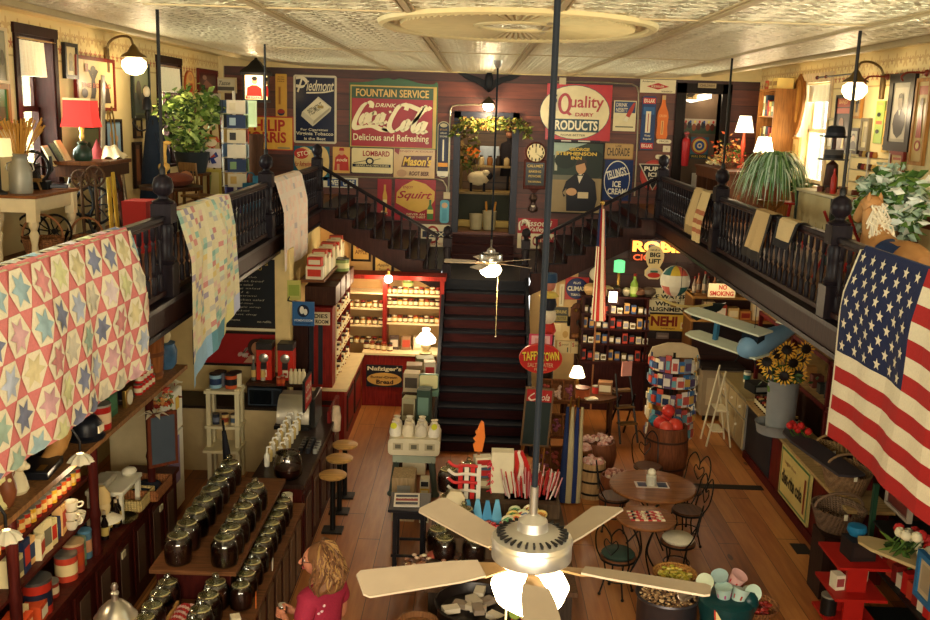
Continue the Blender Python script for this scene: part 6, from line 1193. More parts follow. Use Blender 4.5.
b.add([(x,y,z)for x in(-.22,.22)for(y,z)in[(-.3*sin(t)*.9,.06+.34*cos(t))for t in[pi*.5*i/8 for i in range(9)]]]+[(-.22,.2,.4),(.22,.2,.4)],[(i,i+1,i+10,i+9)for i in range(8)],mat('a9a28e',.32,'',.7),True);b.build('hood',hd)
B().bx(-.22,.22,-.02,.24,0,.39,mat('6a6658',.4,'',.5)).build('body',hd,bev=.01);B().bx(.225,.3,-.25,.35,0,.42,mat('1a1816',.3)).build('side_panel',hd,bev=.01);B().bx(-.24,.24,-.34,-.02,0,.05,IRON).build('drip_tray',hd)
sign('table_sign','red and white cola sign standing on the soda fountain','sign',(302.5,376,309.5,407),('x',-2.16,1),'1a1816',[('r',.05,.06,.95,.94,'b5231d'),('t','COLA',.1,.55,.9,.78,'e0d4b8',.03),('t','DRINK',.15,.25,.85,.42,'e0d4b8',.03)],t=.03)
n=0
for i in range(9):
	y=11.05+i*.17
	for k in range(2):
		x=-2.42+k*.13;o=B().lathe([(.03,0),(.035,.02),(.035,.14),(.012,.17),(.012,.24)],mat(('d8d4c0','c9b070')[(i+k)%2],.25),10).tube([(0,0,.24),(.05,0,.25),(.06,0,.22)],.012,mat('e6e2d2',.3),6).build('syrup_pump');o.location=(x,y,1.05);tag(o,'white syrup pump, %s row along the soda bar, %s from near end'%(('inner','outer')[k],ordn(i)),'pump bottle','white syrup pumps')
o=thing('black_umbrella','black shaft leaning between the jar counter and the soda bar pumps','umbrella',(-2.62,10.62,1.0));o.location=(-2.75,10.55,0);B().tube([(0,.2,.0),(-.02,.05,1.2),(-.05,0,1.65)],[.05,.06,.025],mat('14141a',.6),8).build('canopy',o);B().tube([(-.05,0,1.65),(-.06,0,1.78)],.014,IRON).build('handle',o)
rp=thing('bar_end_panel','maroon upright end panel of the soda bar with a bunch of cups','panel',(-1.95,13.0,0));B().bx(0,.05,-.25,.55,0,1.22,mat('6e1c18',.45,'wood')).build('panel',rp);B().lathe([(.06,.9),(.07,1.1),(.05,1.25)],mat('c9b090',.5,'speck'),12,c=(.1,-.1,0)).build('cup_holder',rp)
for i in range(14):a=rnd.uniform(-.18,.18);o=can('little dark condiment pot by the drip tray of the soda bar, %s'%ordn(i),(-2.1+.09*(i%3),11.55+.1*(i//3),1.05),.03,.07,('1e1c1a','2a2a2e','8a8a80')[i%3],None,'3a3a38','condiment pots')
def stool(loc,lab,h=.78):
	o=thing('bar_stool',lab,'stool',loc,0,'round soda bar stools');B().lathe([(.0,h-.05),(.15,h-.05),(.175,h-.035),(.178,h-.012),(.16,h),(0,h)],mat('b58a4c',.4,'plank'),26).build('seat',o);B().lathe([(.035,.02),(.035,h-.07),(.09,h-.05)],IRON,14).build('pedestal',o);B().bx(-.13,.13,-.11,.11,0,.025,IRON).build('base',o)
for i,y in enumerate((11.58,12.18,12.72)):stool((-1.7,y,0),'round wooden-topped stool on a black pedestal, %s of the three'%('nearest','middle','farthest')[i])
RW=mat('7a2018',.42,'wood');SHW=mat('d8c190',.5)
ct_=thing('maroon_counter','maroon panelled counter with a cream top running into the jam corner','counter',(-1.97,14.62,0))
B().bx(-.62,0,0,2.28,0,.97,RW).build('cabinet',ct_);B().bx(-.68,.05,-.06,2.28,.97,1.01,SHW).build('counter_top',ct_);B().bx(-.45,-.12,-.015,0,.15,.8,mat('241214',.5)).bx(-.38,-.19,-.02,-.015,.22,.73,RW).build('panel',ct_)
for k in range(2):B().bx(0,.015,.3+k*.95,1.05+k*.95,.2,.8,mat('241a14',.5)).bx(.015,.02,.38+k*.95,.97+k*.95,.28,.72,RW).build('panel',ct_)
cn=thing('maroon_counter','maroon counter across the back of the jam corner carrying the bread sign','counter',(-1.3,17.0,0));B().bx(-.67,.65,0,.5,0,.97,RW).build('cabinet',cn);B().bx(-.67,.7,-.06,.52,.97,1.01,SHW).build('counter_top',cn)
nf=[('e',.5,.36,.48,.3,'c99a4a'),('t',"Nafziger's",.03,.7,.97,.95,'d8cba0',.03),('t','Butter-Cream',.12,.4,.86,.52,'3a2418',.02),('t','Bread',.28,.14,.75,.34,'3a2418',.03)]
sign('bread_sign',"black Nafziger's Butter-Cream Bread sign on the maroon counter front",'sign',(366.5,365,402.5,386.5),('y',17.0),'17181c',nf)
js=thing('jam_shelves','maroon and cream wall shelves of jam jars behind the bread counter','shelf unit',(-1.5,17.55,1.01));Ht=1.25
for x in(-.95,-.12,.93):B().bx(x-.04,x+.04,-.04,.45,0,Ht,RW).build('upright',js)
B().bx(-1.0,1.0,-.06,.45,Ht,Ht+.08,RW).build('cornice',js);B().bx(-.98,.98,.42,.45,0,Ht,mat('b08a54',.6)).build('back_panel',js)
zs_=(.34,.66,.96)
for z in zs_:B().bx(-.91,-.16,0,.42,z,z+.03,SHW).build('shelf',js);B().bx(-.08,.89,0,.42,z+(.06 if z<.9 else-.02),z+.03+(.06 if z<.9 else-.02),SHW).build('shelf',js)
def jam(lab,loc,c,lid,g,r=.045,h=.13):
	o=B().lathe([(r,0),(r,h*.75),(r*.85,h*.85)],mat(c,.25),10).lathe([(r*.95,h*.85),(r*.95,h),(0,h)],mat(lid,.4),10).lathe([(r*1.02,h*.15),(r*1.02,h*.6)],mat('dccfa0',.6),10).build('jam_jar');o.location=loc;tag(o,lab,'jar',g)
for s,(xa,xb,zz_)in enumerate(((-.88,-.2,.0),(-.88,-.2,.37),(-.88,-.2,.69),(-.05,.85,.43),(-.05,.85,.75),(-.05,.85,.97))):
	n=7 if xb<0 else 10
	for i in range(n):jam('jam jar, %s lid, %s shelf %s of the maroon upright, %s from left'%(('dark','cream','red')[(i+s)%3],('counter-level','lower','middle','lower','middle','top')[s],'left' if xb<0 else 'right',ordn(i)),(-1.5+xa+(xb-xa)*i/(n-1),17.66,1.01+zz_),('5a2416','8a4a1e','b0762a','3a1c16')[(i*3+s)%4],('2a2018','d8c8a0','8a2a1c')[(i+s)%3],'jam jars on the corner shelves')
for i in range(3):boxi('cellophane gift bag on the counter below the right jam shelves, %s from the left'%ordn(i),(-1.42+i*.22,17.3,1.01),(.17,.14,.24),('4a3a30','8a6a4a','c9a880')[i],('c9b89a','a8402a','d8cfae')[i],.1,'gift_bag','bag','gift bags on the bread counter')
for i in range(5):jam('small jam jar standing on the near end of the corner counter, %s from the left'%ordn(i),(-1.92+i*.11,17.25-.03*i,1.01),('6a2a1a','9a5a2a')[i%2],('2a2018','8a2a1c')[i%2],'jars on the corner counter',.05,.15)
LAMPS.append((V((-1.7,17.35,2.2)),9));LAMPS.append((V((-1.0,17.3,2.25)),7))
gb=thing('bare_bulb','round bare glowing bulb above the jam shelves','lamp',P(388.5,279,y=17.3));B().sph((0,0,0),.075,mat('fff0d0',.4,'emit',0.,12),16).build('bulb',gb);B().lathe([(.03,.06),(.03,.14),(.05,.15)],BRASS,10).build('socket',gb);LAMPS.append((gb.location+V((0,-.3,-.05)),10))
pic('framed yellow handbill on the orange wall above the jam shelves',(353.5,242,369,259),('y',18.05),'c99a4a',[('t','APPLE',.12,.3,.88,.55,'6a4020',.02),('e',.3,.72,.12,.12,'a5402a')],DKF,.04)
pic('framed apple print above the bare bulb',(375.5,257,391.5,275),('y',18.05),'c9a050',[('t','Apple',.1,.45,.85,.65,'6a4a2a',.02,.2),('t','Farm',.2,.2,.7,.38,'6a4a2a',.02,.2),('e',.8,.3,.1,.1,'8a2a1c')],DKF,.05)
can('green tin at the right end on top of the jam shelves',P(408,290,y=17.75),.1,.2,'5a6a2a','a8a868');bpy.data.objects[-1]if 0 else None
lc=thing('oil_lamp','glowing white glass-shaded lamp beside the staircase','lamp',(-.7,16.7,1.01));B().lathe([(.1,0),(.12,.03),(.05,.06),(.09,.12),(.09,.18),(.04,.22)],mat('d0b880',.3,'',.4),18).build('base',lc);B().lathe([(.17,.22),(.18,.28),(.1,.38),(.06,.4),(.07,.47),(.05,.48)],mat('fff2d8',.4,'emit',0.,6),22).build('lamp_shade',lc);LAMPS.append((V((-.72,16.35,1.6)),10));lc.location=(-.82,16.98,1.01)
lk=thing('maroon_cabinet','tall maroon cabinet end with two black stripes beside the cream pillar','cabinet',(-2.36,14.62,1.01));B().bx(-.28,.2,0,.32,0,1.28,RW).build('body',lk);B().bx(-.16,-.09,-.008,0,.05,1.02,mat('151a20',.5)).bx(-.02,.05,-.008,0,.05,1.02,mat('151a20',.5)).build('stripes',lk)
wl_=thing('white_wall_shelf','tall white shelves of small jars along the corridor side of the maroon cabinet','shelf unit',(-2.2,15.0,1.01))
for y in(0,.55,1.1,1.65):B().bx(-.18,.05,y,y+.03,0,1.3,RW if y else SHW).build('upright',wl_)
for k in range(4):B().bx(-.18,.06,.0,1.65,.05+k*.32,.07+k*.32,SHW).build('shelf',wl_)
for k in range(4):
	for i in range(9):jam('small jar on the corridor side shelves, %s tier, %s from the near end'%(('lowest','second','third','top')[k],ordn(i)),(-2.18,15.12+i*.165,1.081+k*.32),('b5762a','6a2a1a','d8c8a0')[(i+k)%3],('2a2018','d8c8a0')[(i+k)%2],'jars on the corridor side shelves',.045,.16)
sign('ladies_sign',"cream LADIES REST ROOM sign at the top of the maroon cabinet",'sign',(304,312,330,324.5),('y',14.58),'cdbd96',[('t','LADIES',.08,.55,.92,.88,'2a2018',.03),('t','REST ROOM',.05,.12,.95,.42,'2a2018',.03)])
sign('hanging_sign',"square blue women's room sign with two white heads, hung by the cream pillar",'sign',(292.5,301.5,314.5,325.5),('y',13.95),'2a5a8a',[('e',.5,.62,.27,.26,'131c30'),('e',.44,.65,.1,.16,'d8d4c0'),('e',.6,.58,.09,.13,'d8d4c0'),('t',"WOMEN'S ROOM",.08,.18,.92,.28,'c9ccc8',.02),('t','DOWNSTAIRS',.15,.07,.85,.14,'16223a',.02)],t=.02)
o=thing('sign_bracket','thin iron bracket holding the blue sign to the cream pillar','bracket',(-2.75,14.25,2.52));B().tube([(0,0,0),(.03,-.3,0),(.12,-.3,-.02)],.01,IRON).build('arm',o)
boxi('yellow-green paper scroll pinned to the cream pillar above the blue sign',P(294,300,y=14.24),(.2,.02,.3),'b5b05a','8a9a3a',.1,'paper','paper')
for i,(y,w,h,c)in enumerate(((14.7,.5,.3,'3a2012'),(15.3,.5,.32,'4a2a18'),(15.95,.5,.3,'52301c'),(16.5,.4,.28,'5a3620'))):
	o=thing('wooden_crate','dark wooden crate on top of the corridor shelves, %s from the near end'%ordn(i),'crate',(-2.36,y,2.31),0,'crates above the corridor shelves');B().bx(-.24,.24,0,w,0,h,mat(c,.5,'wood')).build('body',o,bev=.01)
can('green and cream tin on top of the dark crates',(-2.24,16.2,2.62),.13,.2,'7a8a4a','c9c48a','3a3a2a')
sv=thing('box_shelf','wooden shelf of old cartons high on the pillar wall','shelf',(-2.62,14.62,2.72));B().bx(-.05,.33,0,2.6,-.04,0,mat('6a4226',.5,'plank')).build('board',sv)
cl2=[('c9bda0','b5301e'),('d8c9a0','8a6a4a'),('c0b48c','a5402a'),('e0d4b0','2a3a4a')]
for i in range(11):
	c,f=cl2[i%4];h=(.2,.3,.26,.34)[(i*3)%4];boxi('old cream carton on the high pillar shelf, %s from the near end'%ordn(i),(-2.45,14.76+i*.225,2.72),(.26,.19,h),c,f,0,'carton','box','cartons on the high shelf',(0,-1))
	if i%2==0:boxi('upper carton stacked over the %s carton of the high pillar shelf'%ordn(i),(-2.45,14.76+i*.225,2.72+h),(.22,.17,.13),f,c,0,'carton','box','upper cartons on the high shelf',(0,-1))
# quilts, runners and flag over the rails
def drape(x,s,y0,y1,drop,back=.35,amp=.02,fr=9,lean=0.,slant=0.):
	"""(u, v) -> point on a cloth hung over the rail; v is metres along the cloth from its back hem"""
	def fn(u,v):
		y=y0+(y1-y0)*u
		if v<back:return V((x-s*.06,y,4.285-(back-v)))
		if v<back+.13:return V((x-s*.06+s*(v-back)/.13*.13,y,4.292))
		d=v-back-.13
		return V((x+s*(.075+.1*min(1,d/.45)+amp*sin(u*fr+d*1.3)*min(1,d*2)+.012*sin(u*fr*2.7+1)*min(1,d*2)),y+lean*d+.02*sin(d*4+u*3),4.288-d*(1+slant*u)))
	return fn,back+.13+drop
def cell(b,fn,u0,u1,v0,v1,m,n=2):
	vs=[fn(u0+(u1-u0)*i/n,v0+(v1-v0)*j/n)for j in range(n+1)for i in range(n+1)]
	b.add(vs,[(j*(n+1)+i,j*(n+1)+i+1,(j+1)*(n+1)+i+1,(j+1)*(n+1)+i)for j in range(n)for i in range(n)],m,True)
q1=thing('patchwork_quilt','pink and cream star-and-hexagon patchwork quilt hung over the left rail','quilt',(0,0,0),0,None)
fn,tot=drape(XL,1,7.98,4.42,1.22,.3,.022,14,.02)
W1=3.58;s_=.15;PK=mat('cf7a72',.85,'cloth');CRM=mat('ded3b0',.85,'cloth')
b=B();cell_n=28
for i in range(cell_n):
	for j in range(12):cell(b,lambda u,v:fn(u,v)-V((.004,0,0)),i/cell_n,(i+1)/cell_n,tot*j/12,tot*(j+1)/12,PK,1)
b.build('backing',q1)
b=B();st=B();pal=['a0a6b0','d0b888','c0807a','9ab09a','d6b4ae','aab2bc','d0a08a','8fa8a8','d8c48c','767a8c','bcb49c','c89a98']
SM=[mat(c,.85,'speck')for c in pal]
f2=lambda x,y,e:fn(min(1,max(0,x/W1)),min(tot,max(0,y)))+V((e,0,0))
for r in range(8):
	for c in range(14):
		cx,cy=c*2*s_+(r%2)*s_-.02,.06+r*sqrt(3)*s_
		if cy>tot+.05:continue
		hx=[(cx+s_*.97*cos(pi/3*k),cy+s_*.97*sin(pi/3*k))for k in range(6)]
		b.add([f2(cx,cy,.004)]+[f2(*p,.004)for p in hx],[(0,k+1,(k+1)%6+1)for k in range(6)],CRM)
		m=rnd.choice(SM);sx=[(cx+(s_*.8 if k%2==0 else s_*.4)*cos(pi/6*k),cy+(s_*.8 if k%2==0 else s_*.4)*sin(pi/6*k))for k in range(12)]
		st.add([f2(cx,cy,.009)]+[f2(*p,.009)for p in sx],[(0,k+1,(k+1)%12+1)for k in range(12)],m)
b.build('hexagons',q1);st.build('stars',q1)
q2=thing('patchwork_quilt','cream quilt of narrow pastel strips with a blue border hung over the left rail','quilt')
fn,tot=drape(XL,1,9.28,11.3,1.76,.25,.03,11,-.02,-.24);b=B();PA=[mat(c,.85,'cloth')for c in('d9cda4','d9cda4','d6c9a0','dcd0aa','c9d0b0','d8b8a4','a8c4b0','b8b4a8','9a90a0','d8c07a','c98a80','8ab0a0')]
for i in range(18):
	for j in range(34):
		v0=tot*j/34;bt=j>=31
		m=PA[(i*7+j*5+(i*j)%3)%12]if rnd.random()<.55 else PA[i%4]
		if j>=30:m=(mat('8fb4cc',.85,'cloth'),mat('5f8f9a',.85,'cloth'),mat('d9cf8a',.85,'cloth'),mat('b4b8cc',.85,'cloth'))[(0,0,0,0,0,0,0,1,1,1,1,2,2,2,2,2,3,3)[i]]
		cell(b,fn,i/18,(i+1)/18,v0,tot*(j+1)/34,m,1)
b.build('patchwork',q2)
q3=thing('patchwork_quilt','small pale pink quilt with faint dots hung over the far left rail','quilt')
fn,tot=drape(XL,1,13.85,15.95,1.34,.25,.015,8,.05);b=B();PA=[mat(c,.85,'cloth')for c in('dcc4b0','d9c6b2','dcbeac','d6c8b8','d2bfb0','d9bcaa')]
for i in range(16):
	for j in range(20):cell(b,fn,i/16,(i+1)/16,tot*j/20,tot*(j+1)/20,PA[(i*5+j*3+i*j)%6]if(i*3+j*7)%23 else mat('b0a8a8',.85,'cloth'),1)
b.build('patchwork',q3)
def runner(lab,ya,yb,d,c,trim=None,taper=0,stripes=()):
	o=thing('linen_runner',lab,'linen runner');fn,tot=drape(XR,-1,ya,yb,d,.2,.006,5);b=B();m=mat(c,.85,'cloth')
	g=lambda u,v:fn(.5+(u-.5)*(1-taper*max(0,(v-.33)/(tot-.33))),v)
	for i in range(8):
		for j in range(16):
			e=trim and(j>13 or i in(0,7)and j>5)
			cell(b,g,i/8,(i+1)/8,tot*j/16,tot*(j+1)/16,mat(trim,.85,'cloth')if e else mat('9a5a3a',.85,'cloth')if j in stripes else m,1)
	b.build('cloth',o)
runner('tan linen runner over the far right rail, left one of the pair',14.95,14.45,.68,'b59a68','8a744a')
runner('tan linen runner with faint red stripes, right one of the far pair',14.42,13.9,.74,'c0a672',None,.1,(9,11,13))
runner('tan runner with a dark fringe over the middle of the right rail',11.66,10.95,.56,'b89a68','2a2420')
runner('short tan scalloped runner beside the fringed one on the right rail',10.75,10.02,.3,'c2a878','1e1c1e',.35)
fl=thing('american_flag','large stars and stripes flag draped over the right rail','flag')
fn,tot=drape(XR,-1,8.36,5.06,1.72,.02,.022,13,.0);t0=.15;hs=(tot-t0)/13
RDF,WHF,BLF=mat('98201c',.8,'cloth'),mat('cfc4a4',.8,'cloth'),mat('18203f',.8,'cloth')
b=B()
for k in range(13):
	for i in range(26):
		if k<7 and i<10:continue
		cell(b,fn,.012+.988*i/26,.012+.988*(i+1)/26,t0+k*hs,t0+(k+1)*hs,RDF if k%2==0 else WHF,1)
b.build('stripes',fl);b=B()
for i in range(10):
	for j in range(8):cell(b,fn,.012+.988*i/26,.012+.988*(i+1)/26,t0*0+(t0+7*hs)*j/8,(t0+7*hs)*(j+1)/8,BLF,1)
b.build('canton',fl);b=B()
for r in range(9):
	for c in range(6 if r%2==0 else 5):
		uu=.012+.38*((c*2+1+(r%2))/12);vv=t0+7*hs*(r+.9)/9.6;R_=.052;pts=[]
		for k in range(10):a=pi/2+k*pi/5;q=R_ if k%2==0 else R_*.4;pts.append(fn(uu+q*cos(a)/3.3,vv-q*sin(a))-V((.006,0,0)))
		b.add([fn(uu,vv)-V((.006,0,0))]+pts,[(0,k+1,(k+1)%10+1)for k in range(10)],WHF)
b.build('stars',fl);b=B();cell(b,fn,0,.012,0,tot,WHF,10);b.build('hoist_band',fl)
# ceiling fans
def fan(lab,x,y,z,R,ang,s=1.,pull=True,em=9):
	o=thing('ceiling_fan',lab,'ceiling fan',(x,y,z),0,'ceiling fans');NK=mat('b9b5a9',.3,'',.8);BL=mat('a2927a',.55)
	B().lathe([(.06*s,-.075*s),(.14*s,-.07*s),(.152*s,-.06*s),(.152*s,-.012*s),(.145*s,.0),(.155*s,.006*s),(.15*s,.02*s),(.09*s,.045*s),(.06*s,.05*s),(.055*s,.085*s),(.03*s,.1*s),(.018*s,.11*s)],NK,40).build('motor_housing',o)
	b=B()
	for i in range(28):a=2*pi*i/28;b.box((.118*s*cos(a),.118*s*sin(a),.034*s),(.036*s,.008*s,.012*s),'15130f',a)
	b.build('vents',o)
	B().tube([(0,0,.1*s),(0,0,zc-z)],.0118 if s==1 else .016,mat('0c1218',.75),12).build('downrod',o);B().lathe([(.016,.1*s),(.016,.22*s)],STEEL,12).build('collar',o);B().lathe([(.03,zc-z-.12),(.07,zc-z-.05),(.08,zc-z)],NK,16).build('canopy',o)
	for k in range(5):
		a=radians(ang+72*k);T=Matrix.Rotation(a,4,'Z')@Matrix.Translation((0,0,-.085*s));bl=B()
		T2=T@Matrix.Rotation(radians(-11),4,'X')
		bl.add([(q,w,h)for h in(-.004,.004)for q,w in((.2*s,-.048*s),(.3*s,-.062*s),(R*.97,-.075*s),(R,-.055*s),(R,.055*s),(R*.97,.075*s),(.3*s,.062*s),(.2*s,.048*s))],[tuple(range(8))[::-1],tuple(range(8,16))]+[(i,(i+1)%8,8+(i+1)%8,8+i)for i in range(8)],BL,T=T2)
		w_=bl.build('blade',o);ib=B();ib.add([(q,w,h)for h in(-.012,-.004)for q,w in((.1*s,-.02*s),(.2*s,-.045*s),(.27*s,0),(.2*s,.045*s),(.1*s,.02*s))],[(4,3,2,1,0),(5,6,7,8,9)]+[(i,(i+1)%5,5+(i+1)%5,5+i)for i in range(5)],mat('94754a',.4,'',.3),T=T2);ib.build('blade_iron',w_)
	B().lathe([(.05*s,-.12*s),(.07*s,-.1*s),(.06*s,-.075*s)],mat('c9b078',.3,'',.6),20).build('light_fitter',o)
	B().lathe([(0,-.285*s),(.075*s,-.275*s),(.13*s,-.235*s),(.15*s,-.18*s),(.12*s,-.125*s),(.06*s,-.11*s)],mat('ffe6b4',.4,'emit',0.,em),28).build('light_globe',o)
	if pull:B().tube([(-.09*s if s==1 else .1*s,-.06,-.1*s),(-.09*s if s==1 else .1*s,-.06,-.55 if s==1 else-1.35)],.004,mat('d8c890',.4)).sph((-.09*s if s==1 else .1*s,-.06,-.56 if s==1 else-1.36),.015,mat('e0d8c0',.4),8).build('pull_chain',o)
c1=P(532,541,y=3.42);fan('large near ceiling fan on a long dark rod, its globe lit',c1.x,c1.y,c1.z,.665,-16)
LAMPS.append((c1+V((0,0,-.42)),22))
c2=P(491,256,y=16.);fan('distant ceiling fan with a lit globe before the central stairs',c2.x,c2.y,c2.z,.78,178,1.25,True,12);LAMPS.append((c2+V((0,-.2,-.5)),30))
# shop floor, middle
GR=mat('4a544c',.5)
bn=thing('sales_bin','white rounded tub on green legs filled with paper bags beside the stairs','tub',(-.75,13.05,0));BNW=mat('d9cfae',.45)
B().prism(rrect(-.36,.62,.36,.86,.06),-.3,.3,BNW).build('tub',bn,bev=.03);B().bx(-.16,.16,-.18,.18,.3,.62,BNW).bx(-.3,.3,-.2,.2,.48,.58,mat('a8b29a',.5)).build('pedestal',bn)
for x in(-.3,.3):B().tube([(x*.8,-.15,.55),(x,-.2,.06)],.045,GR,8).lathe([(.07,0),(.07,.03),(.03,.08)],GR,10,c=(x,-.2,0)).build('leg',bn)
for i in range(3):B().bx(-.29+i*.22,-.15+i*.22,-.304,-.3,.7,.8,mat('b8ac8a',.5)).bx(-.26+i*.22,-.18+i*.22,-.306,-.304,.72,.78,mat('6a6450',.5)).build('printed_label',bn)
for i in range(11):
	x,y=-.27+.18*(i%4),-.16+.14*(i//4);o=thing('paper_bag','white tied paper bag standing in the white tub, %s'%('bright tag, front left' if i==0 else ordn(i)+' one counting from the front left'),'bag',(-.75+x,13.05+y,.86),rnd.uniform(-.4,.4),'paper bags in the tub')
	B().lathe([(.075,0),(.088,.05),(.075,.12),(.03,.16),(.055,.2)],mat(('e6dfcb','e0d4b4','d0c6ae')[i%3],.7,'cloth'),10,sx=1,sy=.75).build('body',o)
	if i in(0,3):B().lathe([(.045,0),(.045,.008)],mat('d8d83a',.5),14,T=Matrix.Translation((-.02,-.055,.16))@Matrix.Rotation(pi/2,4,'X')).build('round_tag',o)
gs_=thing('grocery_stand','tall stepped stand of sacks and boxes between the white tub and the stairs','stand',(-.76,14.2,0));B().bx(-.3,.2,-.35,2.2,0,.72,mat('3a2a20',.5,'wood')).build('base',gs_);B().bx(-.3,.2,.35,2.2,.72,.98,mat('4a3424',.5,'wood')).build('step',gs_)
for i,(x,y,z,d,c,f)in enumerate(((-.9,14.1,.72,(.2,.22,.34),'a09a78','6a5a3a'),(-.68,14.05,.72,(.2,.24,.5),'2f4438','6a8a7a'),(-.92,14.75,.98,(.24,.24,.3),'b5a482','4a4034'),(-.66,14.75,.98,(.2,.26,.22),'cfc48a','8a8a60'),(-.92,15.4,.98,(.26,.26,.26),'8a7458','5a4a38'),(-.67,15.3,.98,(.18,.2,.34),'c9bda4','a5302a'),(-.78,15.95,.98,(.3,.26,.24),'6a6a4a','b0a070'))):
	boxi(('sack of beans','green scale box','grey paper sack','pale green carton','brown sack','white and red packet','olive canister')[i]+' on the stepped stand beside the stairs',(x,y,z),d,c,f,.05*(i-3),'sack' if i in(0,2,4)else 'box','sack' if i in(0,2,4)else 'box')
sc_=thing('store_scale','pale green store scale with a blank cream face on the stepped stand','scale',(-.64,14.5,.98));B().bx(-.16,.16,-.1,.1,0,.1,mat('5a7a68',.4)).bx(-.15,.15,-.04,.06,.1,.34,mat('5a7a68',.4)).build('body',sc_,bev=.02);B().prism(rrect(-.14,.12,.14,.33,.03),-.052,-.04,mat('d8d29a',.5)).build('face',sc_)
bs=thing('book_rack','low slanted wooden rack of booklets on the floor beside the black table','rack',(-.78,12.15,0));B().bx(-.2,.1,-.2,.2,0,.6,mat('a8906a',.5,'wood')).build('body',bs);B().bx(-.13,.04,-.21,-.2,.12,.5,mat('8a8a80',.5)).build('panel',bs)
for i in range(5):boxi('small booklet in the wire side rack beside the slanted rack, %s from the bottom'%ordn(i),(-.55,12.0,i*.12),(.12,.16,.12),('d8cfae','6a7a3a','2a2a2a','c9a840','b5ac90')[i],('1e1e1e','d8d0a8')[i%2],0,'booklet','booklet','booklets in the wire rack')
bt=table('black_table','small black square table holding a flat printed game board','table',-.9,-.42,10.45,11.0,0,.8,mat('18161a',.4),mat('141216',.4),.1,.025,False)
for z in(.2,):B().bx(-.2,.2,-.24,-.22,z,z+.03,mat('141216',.4)).bx(-.2,.2,.22,.24,z,z+.03,mat('141216',.4)).build('stretcher',bt)
gbd=thing('game_board','printed white navy and red game board lying on the black table','game board',(-.7,10.74,.8),.05);B().bx(-.15,.15,-.19,.19,0,.015,mat('d0c8b8',.5)).build('board',gbd);b=B()
for i in range(3):b.bx(-.13,.13,-.15+i*.11,-.08+i*.11,.015,.017,mat(('1d2436','8a2a2a','1d2436')[i],.5))
put_text(b,'OUIJA',-.11,-.05,.11,.03,.02,C('d8d0b8'),.02);b.build('print',gbd)
cdt=thing('candy_table','long low candy display table below the near ceiling fan','table',(.32,9.9,0));B().bx(-.72,.85,-.8,1.2,.5,.55,mat('5a4230',.5,'wood')).bx(-.55,.8,-.1,1.15,.55,.78,mat('4a3a2a',.5,'wood')).bx(-.5,.75,.5,1.1,.78,.95,mat('4a3a2a',.5,'wood')).build('tiers',cdt);B().bx(-.68,.8,-.75,1.15,.06,.5,mat('3a3028',.6,'wood')).build('skirt',cdt)
for x in(-.6,.72):
	for y in(-.7,1.05):B().bx(x-.04,x+.04,y-.04,y+.04,0,.06,WD).build('foot',cdt)
for i in range(7):x,y,z=((-.2,10.3,.78),(-.22,10.72,.95),(.02,10.9,.95),(-.3,9.95,.55),(-.22,9.72,.55),(.1,9.72,.55),(-.02,9.98,.78))[i];j=dup(proto,(x,y,z),.5*i,'glass jar of pale sweets on the candy table, %s from the left front'%ordn(i),'jars on the candy table');f=bpy.data.objects.new('candy_fill',fills[(i*2+5)%8]);COL.objects.link(f);f.parent=j
rb=thing('ribbon_stand','stand of red and white curled ribbons on the candy table','ribbon stand',(-.02,10.55,.95))
for i in range(4):z=.1+i*.1;B().tube(catmull([(-.2,-.05,z+.05),(-.12,-.07,z),(0,-.07,z+.01),(.14,-.07,z)],5),.018,mat(('dcd4be','c02a26')[i%2],.5),6).build('ribbon',rb)
for i in range(4):B().bx(-.08+i*.07,-.03+i*.07,-.06,-.04,-.1,.42,mat(('c02a26','dcd4be')[i%2],.6)).build('banner',rb)
o=thing('white_tag','tall cream paper tag shape standing in front of the ribbons','tag',(-.12,10.15,.78));B().prism([(-.13,0),(.13,0),(.1,.34),(.06,.4),(-.06,.4),(-.1,.34)],-.02,.02,mat('d3c49c',.6)).build('body',o)
cb=thing('candy_cane_box','white open carton with red and white candy canes leaning out','carton',(.42,10.78,.95));B().bx(-.14,.12,-.08,.08,0,.5,mat('d5cba8',.6)).build('body',cb)
for i in range(3):B().tube(catmull([(.1+i*.06,.02,.0),(.16+i*.06,0,.3),(.14+i*.03,-.02,.5)],4),.028,mat(('c03028','dccfb8','b82824')[i],.5),6).build('candy_cane',cb)
b=B()
for i in range(70):
	x,y=rnd.uniform(-.3,.3),rnd.uniform(-.18,.18);b.tube([(x,y,0),(x*1.25,y*1.2,rnd.uniform(.18,.34))],.008,mat(('c03a34','d8c9b8','a8302e','c98a88')[i%4],.5),4)
o=tag(b.build('candy_sticks'),'mass of red and white wrapped candy sticks on the right of the candy table','candy',None,'stuff');o.location=(.74,10.72,.95)
for i in range(3):o=B().bx(-.3,.3,-.2,.2,0,.12,mat('8a6a5a',.6)).build('open_crate')if i==0 else None;(o and(setattr(o,'location',(.74,10.72,.83)),tag(o,'shallow brown crate under the wrapped candy sticks','crate')))
for lab,x0,x1,y0,y1,z,n,cl in(('heap of small cream and brown sweets on the near left of the candy table',-.62,.0,9.2,9.75,.55,130,('8a5a3a','d8c8a0','5a3422','c9a888')),('mound of red and white sweets before the blue pennants on the candy table',-.1,.5,9.98,10.15,.78,110,('b8302c','d8cbb0','c98a80','8a2a24'))):
	b=B();[b.sph((rnd.uniform(x0,x1),rnd.uniform(y0,y1),z+rnd.uniform(.01,.07)),(.03,.022,.018),mat(rnd.choice(cl),.4),6)for _ in range(n)];tag(b.build('sweets'),lab,'sweets',None,'stuff')
